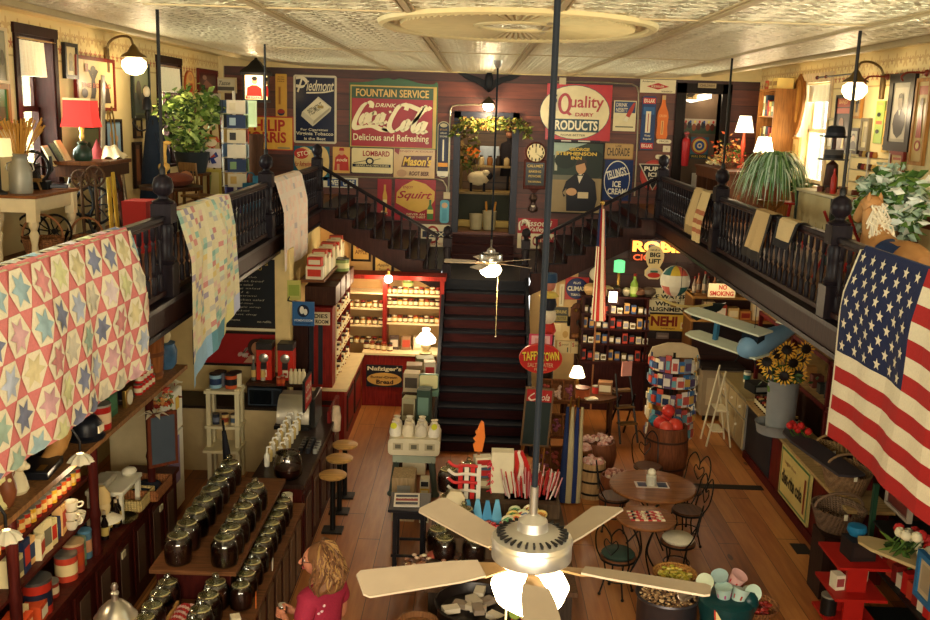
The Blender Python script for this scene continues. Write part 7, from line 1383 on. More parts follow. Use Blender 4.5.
go=thing('orange_comb_top','tall orange feather-topped novelty on a stick rising over the candy table','novelty',(.13,10.95,.95));B().tube([(0,0,0),(.0,0,.62)],.02,mat('7a4a2a',.5)).build('stick',go);B().prism([(-.05,.42),(.04,.42),(.07,.6),(.05,.78),(.02,.8),(-.0,.76),(-.02,.7),(-.05,.66),(-.03,.62),(-.07,.58),(-.04,.54),(-.07,.5)],-.02,.02,mat('d8742a',.5)).build('crest',go)
for i in range(3):boxi('printed candy carton in the stack behind the ribbons, %s from the bottom'%ordn(i),(.18,10.9,.95+i*.13),(.2,.14,.12),('8a7a5a','4a5a6a','d8cfae')[i],('c9bd94','b5302a','b5302a')[i],.1*i,'carton','box','candy cartons')
o=thing('red_tassel','long red feathery garland hanging in front of the candy cartons','garland',(.28,10.72,.8));b=B()
for i in range(60):z=rnd.uniform(0,.55);a=rnd.uniform(0,6.28);b.tube([(.0,0,z),(.05*cos(a),.05*sin(a),z-.03)],.007,mat(('c82c3a','d8405a')[i%2],.7),4)
b.build('fringe',o)
for i in range(4):o=thing('pennant','pointed light blue paper pennant on the candy table front, %s from the left'%ordn(i),'pennant',(.02+i*.11,10.2+.03*(i%2),.78),0,'light blue pennants');B().prism([(-.07,0),(.07,0),(.02,.28),(-.02,.28)],-.015,.015,mat(('4a90b8','6ab0d0')[i%2],.6)).build('sheet',o)
for i in range(11):
	x,y,z=.42+(i%4)*.12+.05*(i//4),9.93+.13*(i//4)+.04*(i%2),.78
	o=thing('lollipop','big round swirl lollipop on the candy table, %s counted from the near left'%ordn(i),'lollipop',(x,y,z),rnd.uniform(-.5,.5),'swirl lollipops');T=Matrix.Rotation(.5,4,'X');B().tube([(0,0,0),(0,0,.22)],.008,mat('d8cfae',.5),5,T=T).build('stick',o);b=B();TT=T@Matrix.Translation((0,0,.27))@Matrix.Rotation(pi/2,4,'X')
	b.lathe([(0,-.015),(.065,-.012),(.07,0),(.065,.012),(0,.015)],mat(('d8d0a8','d8c070','c8d0a0')[i%3],.3),18,T=TT);b.tube([(.005*t*cos(t*1.3),.005*t*sin(t*1.3),.016)for t in range(13)],.007,mat(('3a8a4a','c0302a','3a6a9a','c0702a')[i%4],.3),4,T=TT);b.build('candy_disc',o)
for i in range(9):x,y=-.32+(i%3)*.2,9.3+(i//3)*.22;o=thing('bag_of_sweets','brown bag of sweets on the left of the candy table, %s from near left'%ordn(i),'bag',(x,y,.55),rnd.uniform(-.5,.5),'bags of sweets on the candy table');B().sph((0,0,.05),(.09,.1,.05),mat(('5a3a28','7a6a58','9a4a3a','3a2a20')[i%4],.3,'speck'),10).build('body',o)
sv_=thing('paper_plate','cream paper plate with a round window lying at the left table edge','plate',(-.36,9.9,.55),.2);sv_.location=(-.36,9.16,.62);B().lathe([(0,0),(.11,0),(.13,.02)],mat('d8cfae',.5),20).build('plate',sv_)
ket=thing('candy_kettle','black iron kettle of wrapped paper packets in front of the candy table','kettle',(.12,8.6,0));B().lathe([(.2,.02),(.34,.15),(.38,.45),(.36,.62),(.4,.68),(.38,.69),(.34,.6)],mat('1c1412',.4,'',.3),30).build('body',ket)
for a in(0.4,2.5,4.6):B().tube([(.28*cos(a),.28*sin(a),.1),(.34*cos(a),.34*sin(a),0)],.03,IRON).build('foot',ket)
for i in range(9):a=i*.7;r=.22*(i%3)/2+.03;boxi('folded grey paper packet in the black kettle, %s'%ordn(i),(.12+r*cos(a),8.6+r*sin(a),.6+.02*(i%4)),(.16,.1,.05),('b5a890','8a7a68','c9bda4')[i%3],None,a,'paper_packet','packet','packets in the kettle')
brl=thing('wooden_barrel','brown wooden barrel at the left of the black kettle','barrel',(-.42,8.35,0));BARW=mat('7a5232',.55,'wood');B().lathe([(.18,0),(.22,.2),(.23,.35),(.2,.6),(.18,.6),(.17,.55)],BARW,20).build('staves',brl)
for i in range(6):o=thing('lollipop','large flat lollipop standing in the dark rack below the fan globe, %s from the left'%ordn(i),'lollipop',(.42+.09*(i%3),8.35+.16*(i//3),.55),.3,'rack lollipops');B().tube([(0,0,0),(.03,-.08,.16)],.008,mat('c8302a',.5),5).build('stick',o);B().lathe([(0,-.01),(.06,-.01),(.06,.01),(0,.01)],mat(('8aa04a','d8c890','3a8a5a')[i%3],.3),18,T=Matrix.Translation((.04,-.1,.21))@Matrix.Rotation(.6,4,'X')).build('candy_disc',o)
lr=thing('lollipop_rack','dark block rack for the large flat lollipops right of the kettle','rack',(.52,8.42,0));B().bx(-.16,.16,-.16,.2,0,.55,mat('2a2020',.5,'wood')).build('block',lr)
ck=sign('sandwich_board','chalkboard easel with a red cola header at the right stair foot','chalkboard',(524.5,389,549.5,444),('y',13.4),'26302c',[('r',.0,.78,1,1,'a52420'),('pen',[(.3,.93),(.1,.85),(.2,.8),(.4,.83)],'d8c8b0',.025),('t','Cola',.4,.81,.92,.93,'d8c8b0',.01,.3)],frame=mat('6a5034',.5),fw=.025,tilt=3)[0]
for s in(-.15,.15):B().tube([(s,.06,.75),(s,.3,-.25)],.015,MAPLE2).tube([(s,0,.2),(s,-.04,-.55)],.015,MAPLE2).build('leg',ck)
tb_=thing('taffy_bins','tall slanted wooden rack of taffy bins behind the cola easel','rack',(1.34,14.1,0));TW=mat('7a4c2c',.5,'wood')
for k,(z,y)in enumerate(((1.12,.18),(.62,.02),(.15,-.12))):
	T=Matrix.Translation((0,y,z))@Matrix.Rotation(.75,4,'X');b=B();b.bx(-.27,.27,-.14,.2,0,.02,TW,T).bx(-.27,.27,.18,.2,.02,.14,TW,T).bx(-.27,.27,-.16,-.14,0,.1,TW,T)
	for x in(-.27,-.1,.08,.25):b.bx(x,x+.02,-.14,.2,.02,.14,TW,T)
	b.build('bin',tb_)
	for i in range(3):bt_=B();[bt_.sph((x_,y_,.05),.028,mat(('b5564a','d8b49a','8a4a5a')[(i+k)%3],.5),6,T=T)for x_,y_ in[(-.18+.175*i+rnd.uniform(-.05,.05),rnd.uniform(-.1,.14))for _ in range(14)]];o=tag(bt_.build('taffy_heap'),'heap of wrapped taffy in the %s bin of the %s tier'%(('left','middle','right')[i],('top','middle','low')[k]),'taffy','taffy heaps','stuff');o.location=tb_.location
for x in(-.26,.26):B().tube([(x,.3,0),(x,.34,1.2)],.025,TW).tube([(x,-.3,0),(x,.1,.95)],.022,TW).build('leg',tb_)
ty=[('e',.5,.5,.485,.46,'b3231c'),('t','TAFFY',.07,.42,.5,.72,'1a1410',.05,0,1,.1),('t','TOWN',.52,.42,.93,.72,'1a1410',.05,0,1,.1),('t','TAFFY',.07,.44,.49,.74,'e0c23c',.03,0,1,.1),('t','TOWN',.52,.44,.92,.74,'e0c23c',.03,0,1,.1),('t','SALT WATER',.2,.22,.8,.36,'c99a70',.02),('t','FRESH',.36,.1,.64,.19,'c99a70',.02)]
sign('taffy_sign','red oval TAFFY TOWN sign in yellow letters above the taffy bins','sign',(519,343,562,372.5),('y',14.2),'c03a26',ty,shape='ell',t=.06)
sign('taffy_sign','small pink-bordered card standing on the red oval taffy sign','sign',(529,334,552,347),('y',14.26),'c8405a',[('r',.1,.1,.9,.9,'d8a8a0'),('r',.25,.3,.75,.7,'c98a80')])
o=thing('sign_post','slim dark post carrying the red oval taffy sign','post',(1.08,14.4,0));B().tube([(0,0,0),(0,0,2.0)],.02,IRON).build('shaft',o)
sf=thing('soft_toy_stack','stack of stuffed figures topped by a blue capped soldier beside the stairs','soft toy stack',(1.2,15.0,0));za=P(532,335,y=15).z;zb_=P(532,276,y=15).z;h=zb_-za
B().lathe([(.13,0),(.12,za)],mat('2a2018',.6,'wood'),12).build('pedestal',sf)
B().lathe([(.1,0),(.14,.08),(.1,.2)],mat('b8342a',.8,'cloth'),14,c=(0,0,za)).sph((0,0,za+.32),(.13,.12,.15),mat('d5c9a8',.8,'cloth')).build('red_toy',sf)
B().lathe([(.1,.42),(.13,.5),(.1,.62)],mat('23242c',.8,'cloth'),14,c=(0,0,za)).lathe([(.14,.62),(.16,.64),(.1,.7)],mat('c9b050',.7),14,c=(0,0,za)).build('dark_toy',sf)
B().sph((0,0,za+.82),(.1,.1,.11),mat('b0705a',.6)).lathe([(.11,.86),(.12,.9),(.11,1.0),(0,1.02)],mat('26405a',.7),14,c=(0,0,za)).build('soldier_head',sf)
o=thing('furled_flags','furled blue and white flags on poles standing right of the taffy bins','flag',(1.42,12.75,0))
for x,c,w in((-.07,'1c2a4e',.06),(.0,'a89a72',.07),(.07,'1e2c58',.06),(.13,'a8986e',.05)):B().lathe([(w*.9,.02),(w,.5),(w*.5,1.1),(.02,1.4)],mat(c,.85,'cloth'),12,c=(x,0,0)).build('cloth',o)
for x in(-.05,.12):B().tube([(x,0,.0),(x*.6,0,1.55)],.014,BRASS).build('pole',o)
uf=thing('american_flag','furled stars and stripes flag on a pole beside the right stair flight','flag',(P(597,300,y=17.2).x,17.2,0));zt=P(602,203,y=17.2).z;zb2=P(596,320,y=17.2).z
B().tube([(0,0,0),(.0,0,zt)],.018,mat('8a5a3a',.5)).sph((0,0,zt),.04,BRASS,10).build('pole',uf);b=B();n=24
for i in range(n):
	a0,a1=2*pi*i/n,2*pi*(i+1)/n;rr=lambda a,t:(.045+.07*t)*(1+.25*sin(5*a))
	for j in range(6):
		t0_,t1_=j/6,(j+1)/6;z0,z1=zt-.1-(zt-.1-zb2)*t0_,zt-.1-(zt-.1-zb2)*t1_
		m=BLF if j<2 and i<16 else(RDF if(i//2)%2==0 else WHF)
		b.add([(rr(a,t)*cos(a)+.05*t,rr(a,t)*sin(a),z)for a,t,z in((a0,t0_,z0),(a1,t0_,z0),(a1,t1_,z1),(a0,t1_,z1))],[(0,1,2,3)],m,True)
b.build('cloth',uf)
def keg(lab,x,y,r,h,c,hoop=True,fill=None):
	o=thing('wooden_keg',lab,'keg',(x,y,0),0,'kegs of taffy');B().lathe([(r*.88,0),(r,h*.5),(r*.9,h),(r*.8,h),(r*.8,h-.06)],mat(c,.55,'wood'),20).build('staves',o)
	if hoop:
		for z in(.15,.5,.82):B().lathe([(r*(.92+.1*(1-abs(2*z-1))),h*z-.015),(r*(.92+.1*(1-abs(2*z-1))),h*z+.015)],IRON,20).build('hoop',o)
	if fill:
		b=B();[b.sph((r*.75*sqrt(rnd.random())*cos(a),r*.75*sqrt(rnd.random())*sin(a),h-.02+rnd.uniform(0,.06)),.035,mat(rnd.choice(fill),.5),6)for a in[rnd.uniform(0,6.28)for _ in range(46)]];q=tag(b.build('taffy_heap'),'wrapped taffy heaped in the '+lab,'taffy',None,'stuff');q.location=(x,y,0);q['label']=('wrapped taffy filling the '+lab)[:90]
PKT=['c08a7a','d0a898','a86a5a','d8c0a8']
keg('pale keg with iron hoops by the furled flags',1.78,13.05,.2,.52,'a8865a',True,PKT);keg('wide brown tub heaped with pink taffy',2.0,14.25,.3,.42,'7a4a30',False,PKT);keg('small brown keg behind the pale keg',1.72,13.75,.15,.46,'8a5a38',True,PKT[:2]);keg('brown keg behind the left cafe chair',2.02,12.6,.2,.5,'7a4428',False,PKT)
# cafe tables and chairs
def cafe_table(lab,x,y,r,h):
	o=thing('cafe_table',lab,'table',(x,y,0),0,'round cafe tables');B().lathe([(r,h-.035),(r+.008,h-.015),(r,h),(0,h)],mat('7a4c28',.22,'plank'),40).build('table_top',o)
	for k in range(4):
		a=k*pi/2+.4;B().tube(catmull([(r*.62*cos(a),r*.62*sin(a),0),(.06*cos(a),.06*sin(a),h*.35),(.08*cos(a),.08*sin(a),h*.6),(r*.6*cos(a),r*.6*sin(a),h-.04)],6),.011,IRON).build('wire_leg',o)
	B().tube([(r*.6*cos(a),r*.6*sin(a),h-.045)for a in[2*pi*i/24 for i in range(24)]],.01,IRON,6,True).build('ring',o);return o
ta,tb2=P(652.5,485,z=.75),P(646,517,z=.74)
cafe_table('larger round wooden cafe table with a jar in its middle',ta.x,ta.y,.54,.75);cafe_table('smaller round cafe table set with a checkerboard',tb2.x,tb2.y,.345,.74)
cr_=thing('condiment_jar','white and navy lidded jar on printed mats in the middle of the big cafe table','jar',(ta.x-.02,ta.y,.75));B().lathe([(.06,0),(.065,.02),(.065,.13),(.055,.14)],mat('b8b4a0',.4),16).build('body',cr_);B().sph((0,0,.17),(.055,.055,.05),mat('ddd5b8',.4)).build('lid',cr_);B().bx(-.2,.22,-.1,.1,0,.004,mat('c9b8a4',.6)).bx(-.17,-.06,-.07,.07,.004,.006,mat('2a3448',.6)).bx(.08,.2,-.08,.08,.004,.006,mat('2a3448',.6)).build('paper_mat',cr_)
cb_=thing('checkerboard','red and cream checkerboard with game pieces on the small cafe table','game board',(tb2.x,tb2.y+.01,.74),.05);b=B()
for i in range(8):
	for j in range(6):b.bx(-.2+i*.05,-.15+i*.05,-.13+j*.045,-.085+j*.045,0,.012,mat(('b0302a','d8cba8')[(i+j)%2],.5))
b.build('board',cb_)
for i in range(18):g=B().cyl((0,0,0),.017,.015,mat(('16161a','b0302a','d8cba8')[i%3],.4),10).build('checker');g.location=(tb2.x-.15+.06*(i%6),tb2.y-.08+.09*(i//6),.753);tag(g,'%s checker on the checkerboard, %s from the left in the %s row'%(('black','red','cream')[i%3],ordn(i%6),('front','middle','back')[i//6]),'checker','checkers on the board')
def cchair(lab,x,y,rz,cush=None):
	o=thing('parlor_chair',lab,'chair',(x,y,0),rz,'wire parlor chairs');B().lathe([(.19,.44),(.2,.455),(.19,.47),(0,.47)],mat('5a3822',.4,'plank'),26).build('seat',o);B().lathe([(.205,.43),(.205,.455)],IRON,26).build('seat_ring',o)
	for k in range(4):a=pi/4+k*pi/2;B().tube([(.17*cos(a),.17*sin(a),.44),(.13*cos(a),.13*sin(a),.25),(.2*cos(a),.2*sin(a),.02)],.01,IRON).sph((.2*cos(a),.2*sin(a),.02),.02,IRON,8).build('leg',o)
	B().tube([(.15*cos(a),.15*sin(a),.2)for a in[2*pi*i/20 for i in range(20)]],.008,IRON,5,True).build('leg_ring',o)
	b=B();y0=.19
	b.tube(catmull([(-.17,.1,.44),(-.19,y0,.6),(-.18,y0+.04,.8),(-.1,y0+.06,.9),(-.01,y0+.05,.8),(0,y0+.03,.7)],5),.009,IRON).tube(catmull([(.17,.1,.44),(.19,y0,.6),(.18,y0+.04,.8),(.1,y0+.06,.9),(.01,y0+.05,.8),(0,y0+.03,.7)],5),.009,IRON)
	b.tube(catmull([(0,y0+.02,.55),(-.08,y0+.03,.66),(-.06,y0+.04,.74),(0,y0+.03,.69),(.06,y0+.04,.74),(.08,y0+.03,.66),(0,y0+.02,.55)],5),.007,IRON);b.build('wire_back',o)
	if cush:B().lathe([(.17,.47),(.19,.5),(.16,.53),(0,.54)],mat(cush,.8,'cloth'),20).build('cushion',o)
sp=lambda px,py:P(px,py,z=.46)
for lab,px,py,rz,c in(('wire-backed parlor chair behind the big cafe table, before the red ball barrel',648,466,.1,None),('wire-backed parlor chair at the right far side of the big cafe table',687,489,-.9,None),('wire-backed parlor chair right of the big cafe table, empty seat showing',688,510,-1.4,None),('wire-backed parlor chair left of the big cafe table',614,496,1.5,None),('wire-backed parlor chair turned to the small table, with a pale cushion',678,541,-1.9,'cfc6a8'),('wire-backed parlor chair at the left near side with a dark green cushion',618,556,2.6,'2a3a30')):
	p=sp(px,py);cchair(lab,p.x,p.y,rz,c)
bp=P(669,470,z=0);br=thing('wooden_barrel','brown wooden barrel filled with red balls behind the cafe chairs','barrel',(2.98,13.9,0));B().lathe([(.27,0),(.33,.4),(.29,.82),(.26,.82),(.26,.74),(0,.74)],mat('6e3f26',.55,'wood'),26).build('staves',br)
for z in(.2,.62):B().lathe([(.315,z-.015),(.318,z+.015)],mat('3a2418',.5),26).build('hoop',br)
for i,(x,y,z,r,c)in enumerate(((-.1,.05,.82,.11,'c0342a'),(.1,-.06,.82,.12,'c8402e'),(.0,.16,.84,.1,'b82c26'),(-.05,-.14,.82,.1,'d0503c'),(.16,.12,.83,.09,'3a6a8a'),(-.18,.14,.84,.09,'2a6a7a'),(.02,.12,1.0,.1,'c0342a'))):o=B().sph((0,0,0),r,mat(c,.3),16).build('rubber_ball');o.location=(2.98+x,13.9+y,z);tag(o,('red ball at the left rim','orange-red ball at the front right','red ball at the back','coral ball at the front','blue ball at the right back','teal ball at the left back','red ball on top of the heap')[i]+' of the wooden barrel','ball','balls in the barrel')
sp_=thing('toy_spinner','tall round spinner rack crowded with small carded toys','rack',(3.3,15.3,0));B().lathe([(.28,0),(.28,.05),(.03,.1),(.03,1.6)],IRON,14).build('pole',sp_);B().prism([(-.42,1.52),(.42,1.52),(.36,1.68),(.12,1.76),(-.12,1.76),(-.36,1.68)],-.02,.02,mat('c5b088',.6)).build('header',sp_)
b=B()
for z in(.35,.65,.95,1.25,1.5):b.tube([(.34*cos(a),.34*sin(a),z)for a in[2*pi*i/20 for i in range(20)]],.008,WW,5,True)
b.build('wire_frame',sp_);tc_=['3a6a9a','c0564a','d8c9a0','2a3a5a','c9a050','7a8a9a','d8d0c0','5a4a6a','b5402a','6aa0a8','e0d8c0']
k=0
for z in(.2,.48,.78,1.08,1.34):
	for i in range(12):
		a=pi+i*pi/11+.0*k;k+=1;w,h=rnd.uniform(.09,.16),rnd.uniform(.17,.29);o=B().bx(-w/2,w/2,-.02,0,0,h,mat(tc_[(k*5)%11],.5)).bx(-w/3,w/3,-.05,-.02,h*.2,h*.7,mat(tc_[(k*3+4)%11],.4)).build('carded_toy');o.location=(3.3+.36*cos(a),15.3+.36*sin(a),z);o.rotation_euler=(0,0,a+pi/2);tag(o,'small carded toy on the %s ring of the spinner rack, %s from the left'%(('lowest','second','third','fourth','top')[k//12-(k%12==0)],ordn(i)),'toy','carded toys on the spinner')
pkt=P(668,592,z=.66);pt=thing('peanut_pot','wide dark metal pot full of unshelled peanuts at the front edge','pot',(pkt.x,pkt.y,0));B().lathe([(.28,0),(.3,.04),(.3,.6),(.325,.64),(.315,.66),(.285,.62),(.28,.5)],mat('4a464a',.4,'',.6),32).build('body',pt)
b=B()
for i in range(420):a,r=rnd.uniform(0,6.28),.27*sqrt(rnd.random());b.sph((r*cos(a),r*sin(a),.6+rnd.uniform(0,.035)),(.016,.012,.01),mat(rnd.choice(('8a6844','a8845a','c9a878','5a3c24')),.6),5)
o=tag(b.build('peanuts'),'unshelled peanuts heaped in the dark metal pot','peanuts',None,'stuff');o.location=(pkt.x,pkt.y,0)
sco=thing('scoop','pale metal scoop stuck in the peanuts','scoop',(pkt.x+.17,pkt.y-.12,.66),.7);B().grid(lambda u,v:(-.1+.2*u,.05*cos(pi*v),.05*(1-sin(pi*v))),6,8,mat('b5a08a',.35,'',.6)).build('bowl',sco,solid=.004)
for lab,px,py,c,cols_ in(('wicker basket of yellow wrapped sweets behind the peanut pot',675,572,'a8763a',('c9b040','a8a030','d8c870')),('brown wicker bowl of red chili sweets at the lower right',755,603,'8a5a34',('8a1e14','6a140e','a52a1a'))):
	p=P(px,py,z=.55);o=thing('wicker_bowl',lab,'bowl',(p.x,p.y,0));B().lathe([(.16,0),(.1,.05),(.1,.38),(.22,.5),(.24,.55),(.21,.52),(.1,.44),(0,.44)],mat(c,.7,'wicker'),22).build('body',o);b=B();[b.sph((.17*sqrt(rnd.random())*cos(a),.17*sqrt(rnd.random())*sin(a),.5+rnd.uniform(0,.04)),(.03,.02,.015),mat(rnd.choice(cols_),.5),5)for a in[rnd.uniform(0,6.28)for _ in range(70)]];q=tag(b.build('sweets'),'sweets lying in the '+' '.join(lab.split()[:2])+(' behind the peanut pot' if 'yellow' in lab else ' at the lower right'),'sweets',None,'stuff');q.location=(p.x,p.y,0)
ip=P(727,596,z=.75);ic=thing('ice_cream_stand','dark green rounded ice cream stand with a bordered card at the front edge','stand',(ip.x,ip.y,0));DG=mat('12393a',.3);B().lathe([(.26,0),(.24,.5),(.27,.62),(.27,.72),(.2,.76),(0,.76)],DG,26).sph((.2,-.05,.72),(.1,.1,.12),DG).build('body',ic)
b=B();b.bx(-.17,.13,-.005,0,0,.2,mat('b53a2c',.6)).bx(-.155,.115,-.01,-.005,.015,.185,mat('d8c48c',.6));put_text(b,'ITALIAN',-.09,.12,.05,.14,-.013,C('2a2a22'));put_text(b,'ICES',-.06,.085,.02,.105,-.013,C('2a2a22'));put_text(b,'TRY ONE',-.09,.05,.05,.07,-.013,C('2a2a22'));q=b.build('bordered_card',ic);q.location=(0,-.27,.52);q.rotation_euler=(-.35,0,.05)
for i,(x,y,z,rx,ry,c)in enumerate(((-.2,.08,.84,.9,-.5,'b8c4a4'),(-.05,.1,.86,.4,-.3,'9ab4b0'),(.1,.1,.87,.3,.4,'d8a8a0'),(-.05,-.05,.8,.1,-.1,'a8c4b8'),(.1,-.06,.78,-.2,.3,'a8c0b4'),(.22,.0,.8,1.2,.3,'b5cdb8'))):
	o=thing('ice_cream_cup',('pale green empty cup at the left','light blue printed cup at the back','pink printed cup at the back right','pale mint printed cup in the middle','pale mint cup at the front right','round cup end facing out at the right')[i]+' of the ice cream stand','cup',(ip.x+x,ip.y+y,z),0,'ice cream cups');o.rotation_euler=(rx,ry,0)
	B().lathe([(.06,-.06),(.082,.07),(.086,.08),(.07,.075),(0,.07)],mat(c,.45),20).build('body',o);B().lathe([(.069,-.03),(.076,.03)],mat(('b8c4a4','3a5a8a','b5302a','b04a8a','9a3a2a','b5cdb8')[i],.5),6,T=Matrix.Rotation(.5,4,'Z')@Matrix.Diagonal((1.02,1.02,.7,1))).build('print',o)
o=B().box((0,0,.003),(1.05,.17,.006),mat('1a120c',.6)).build('floor_grate');o.location=P(727,487,z=0);tag(o,'long dark metal floor grate right of the big cafe table','floor grate')
o=B().box((0,0,.003),(.2,.3,.006),mat('2a2622',.6)).build('floor_vent');o.location=P(801,549,z=0);tag(o,'small dark metal floor plate before the diet cola counter','floor plate')
# shop floor, right
RB=('y',18.06)
sign('tobacco_sign','square red-cornered CLIMAX tobacco sign with a navy disc','sign',(565,277,588.5,299.5),RB,'a0302c',[('e',.5,.5,.47,.47,'1a2244'),('e',.5,.5,.42,.42,'222c58'),('t','CLIMAX',.1,.4,.9,.6,'d8d0b4',.03),('t','PLUG',.35,.7,.65,.8,'d8d0b4'),('t','TOBACCO',.25,.18,.75,.28,'d8d0b4',.02,0,1,-.01)])
for i,x in enumerate((553.5,561.5)):sign('thermometer','%s of two narrow white upright thermometers left of the navy disc sign'%('left','right')[i],'thermometer',(x-2.3,284,x+2.3,306),RB,'cfc39a',[('r',.42,.1,.58,.9,'8a7a5a')])
sign('shop_sign','dark scalloped sign with yellow letters left of the wall telephone','sign',(547,307,568,322),RB,'2a2a1e',[('t','THE GENUINE',.08,.6,.92,.82,'b5a050',.02),('r',.02,.1,.98,.45,'8a7a3a'),('t','IN THE BOTTLE',.1,.18,.9,.38,'2a2a1e')])
sign('poster','cream and tan map poster below the dark scalloped sign','poster',(551,322.5,570,340),RB,'cfb47c',[('r',.05,.5,.5,.95,'d8c28c'),('e',.75,.35,.15,.2,'b5904e')])
sign('shop_sign','wide cream two-panel sign with red initials below the wall telephone','sign',(557,341,584.5,353),RB,'cdb784',[('r',.49,.05,.51,.95,'8a7448'),('t','S',.06,.55,.14,.9,'a8302a',.03),('t','S',.54,.55,.62,.9,'a8302a',.03),('t','pool',.16,.6,.4,.82,'6a5a3a'),('t','soda',.64,.6,.9,.82,'6a5a3a'),('r',.36,.1,.4,.5,'3a4a3a')])
M_,w_,h_=place((570,302,585.5,338),RB);ph=thing('wall_telephone','old brown wooden wall telephone with twin bells','telephone',M_=M_);B().bx(-w_/2,w_/2,-.12,0,0,h_*.86,mat('55301c',.4,'wood')).prism(ell(0,h_*.86,w_*.42,h_*.12,16,0,180),-.1,0,mat('55301c',.4,'wood')).bx(-w_*.4,w_*.4,-.26,-.12,h_*.1,h_*.18,mat('8a5a34',.4,'wood')).build('case',ph)
B().sph((-.06,-.13,h_*.8),.035,BRASS).sph((.06,-.13,h_*.8),.035,BRASS).build('bells',ph);B().lathe([(.03,0),(.03,.1),(.06,.16)],IRON,14,T=Matrix.Translation((0,-.12,h_*.5))@Matrix.Rotation(pi/2,4,'X')).build('mouthpiece',ph);B().tube([(-w_*.6,-.06,h_*.6),(-w_*.6,-.06,h_*.35)],.03,IRON).build('receiver',ph)
sign('round_sign','round white dial behind the furled flag pole','clock',(589.5,267,603,281),('y',17.9),'c9bfa0',[('e',.5,.5,.42,.42,'d8d0b4'),('e',.5,.5,.06,.06,'2a2a2a')],shape='ell')
lt=thing('lamp_table','half-round brown table with a lit lamp at the foot of the rear wall','table',(2.0,15.75,0));B().prism(ell(0,0,.5,.5,20,180,360)+[(.5,.35),(-.5,.35)],.70,.75,mat('4a2c1a',.4,'wood'),Matrix.Rotation(-pi/2,4,'X')@Matrix.Diagonal((1,-1,1,1))if 0 else Matrix(((1,0,0,0),(0,0,1,0),(0,1,0,0),(0,0,0,1)))).build('table_top',lt)
for x,y in((-.38,-.12),(.38,-.12),(-.4,.28),(.4,.28)):B().lathe([(.02,0),(.035,.3),(.03,.55),(.04,.7)],mat('4a2c1a',.4,'wood'),10,c=(x,y,0)).build('leg',lt)
lx=thing('table_lamp','small lit table lamp with a cream pleated shade on the half-round table','lamp',(1.83,16.05,.75));lx.scale=(.62,)*3;B().lathe([(.08,0),(.05,.05),(.07,.14),(.02,.26),(.02,.34)],BRASS,14).build('base',lx);B().lathe([(.22,.3),(.12,.58)],mat('ffe9b8',.6,'emit',0.,2.6),24).build('lamp_shade',lx);LAMPS.append((V((1.85,15.6,1.5)),12));LAMPS.append((V((1.85,15.95,1.3)),5))
can('copper-coloured basket pot on the half-round table beside the lamp',(1.86,15.5,.75),.13,.15,'a8552e',None,'5a2a18',name='pot',cat='pot');boxi('wooden box with a white price tag on the half-round table',(2.28,15.75,.75),(.24,.2,.2),'7a5534','c9bd98',-.2);boxi('white open booklet lying on the half-round table',(2.0,15.36,.75),(.2,.14,.02),'d8cfb0',None,.3,'booklet','booklet');can('small red pot on the half-round table',(2.12,15.72,.75),.06,.12,'b0352a',None,name='pot',cat='pot')
sl2=thing('folding_stool','dark folding step stool with a white card leaning by the half-round table','stool',(2.6,15.6,0),.3)
for x in(-.16,.16):B().tube([(x,-.25,0),(x*.8,.15,1.1)],.018,IRON).build('leg',sl2);B().tube([(x,.3,0),(x*.8,-.1,.8)],.018,IRON).build('leg',sl2)
for k in range(3):B().bx(-.16,.16,-.2+.13*k,-.06+.13*k,.3+.25*k,.33+.25*k,mat('6a4a24',.5)).build('tread',sl2)
B().bx(-.1,.08,-.02,0,1.1,1.35,mat('c98a7a',.6)).build('card',sl2)
hx0,hx1=2.3,3.2;ht=thing('curio_hutch','dark red curio hutch of small goods below the glowing cigar sign','cabinet',(2.75,17.2,0));HW=mat('2f1310',.45,'wood')
b=B();b.bx(-.75,.45,0,.45,0,.88,HW).bx(-.78,.48,-.06,.48,.88,.93,HW).bx(-.75,.45,.4,.45,.93,2.1,HW)
for x in(-.75,-.27,.41):b.bx(x,x+.04,.05,.45,.93,2.1,HW)
b.build('case',ht)
for z in(1.22,1.5,1.78,2.1):B().bx(-.78,.48,.02,.45,z,z+.03,HW).build('shelf',ht)
hc=['8a8a90','c9b890','3a4a6a','a83a2a','d8d0b8','6a5a3a','2a2a2e','b58a4a'];k=0
for z,nm in((.93,'lowest'),(1.25,'second'),(1.53,'third'),(1.81,'fourth')):
	for i in range(10):k+=1;boxi('small trinket box on the %s shelf of the dark hutch, %s from the left'%(nm,ordn(i)),(2.06+i*.125,17.33,z),(.09,.07,.1+.03*(k*7%4)),hc[(k*3)%8],hc[(k*5+1)%8],0,'trinket_box','box','trinkets in the dark hutch')
sign('lit_window','small glowing white square window in the dark hutch','lamp',(608.5,291,617,302),('y',17.25),mat('fff0cc',.5,'emit',0.,2.),[],frame=HW,fw=.03);LAMPS.append((V((2.7,16.9,1.9)),6))  # emissive panel for the lit window, with a point light before it
for i,(x,c,r,h)in enumerate(((2.15,'b5905a',.14,.2),(2.42,'c9b080',.16,.16),(2.62,'3a2a20',.1,.18),(2.8,'d8c9a0',.08,.14),(3.0,'6a4a34',.16,.14),(3.2,'4a4034',.14,.16))):o=thing('crock',('tan round crock','cream domed crock','small dark jug','little cream jug','brown bowl','dark lidded bowl')[i]+' on top of the dark hutch','crock',(x,17.4,2.13));B().lathe([(r*.6,0),(r,h*.4),(r*.9,h*.8),(r*.4,h),(0,h)],mat(c,.4),16).build('body',o)
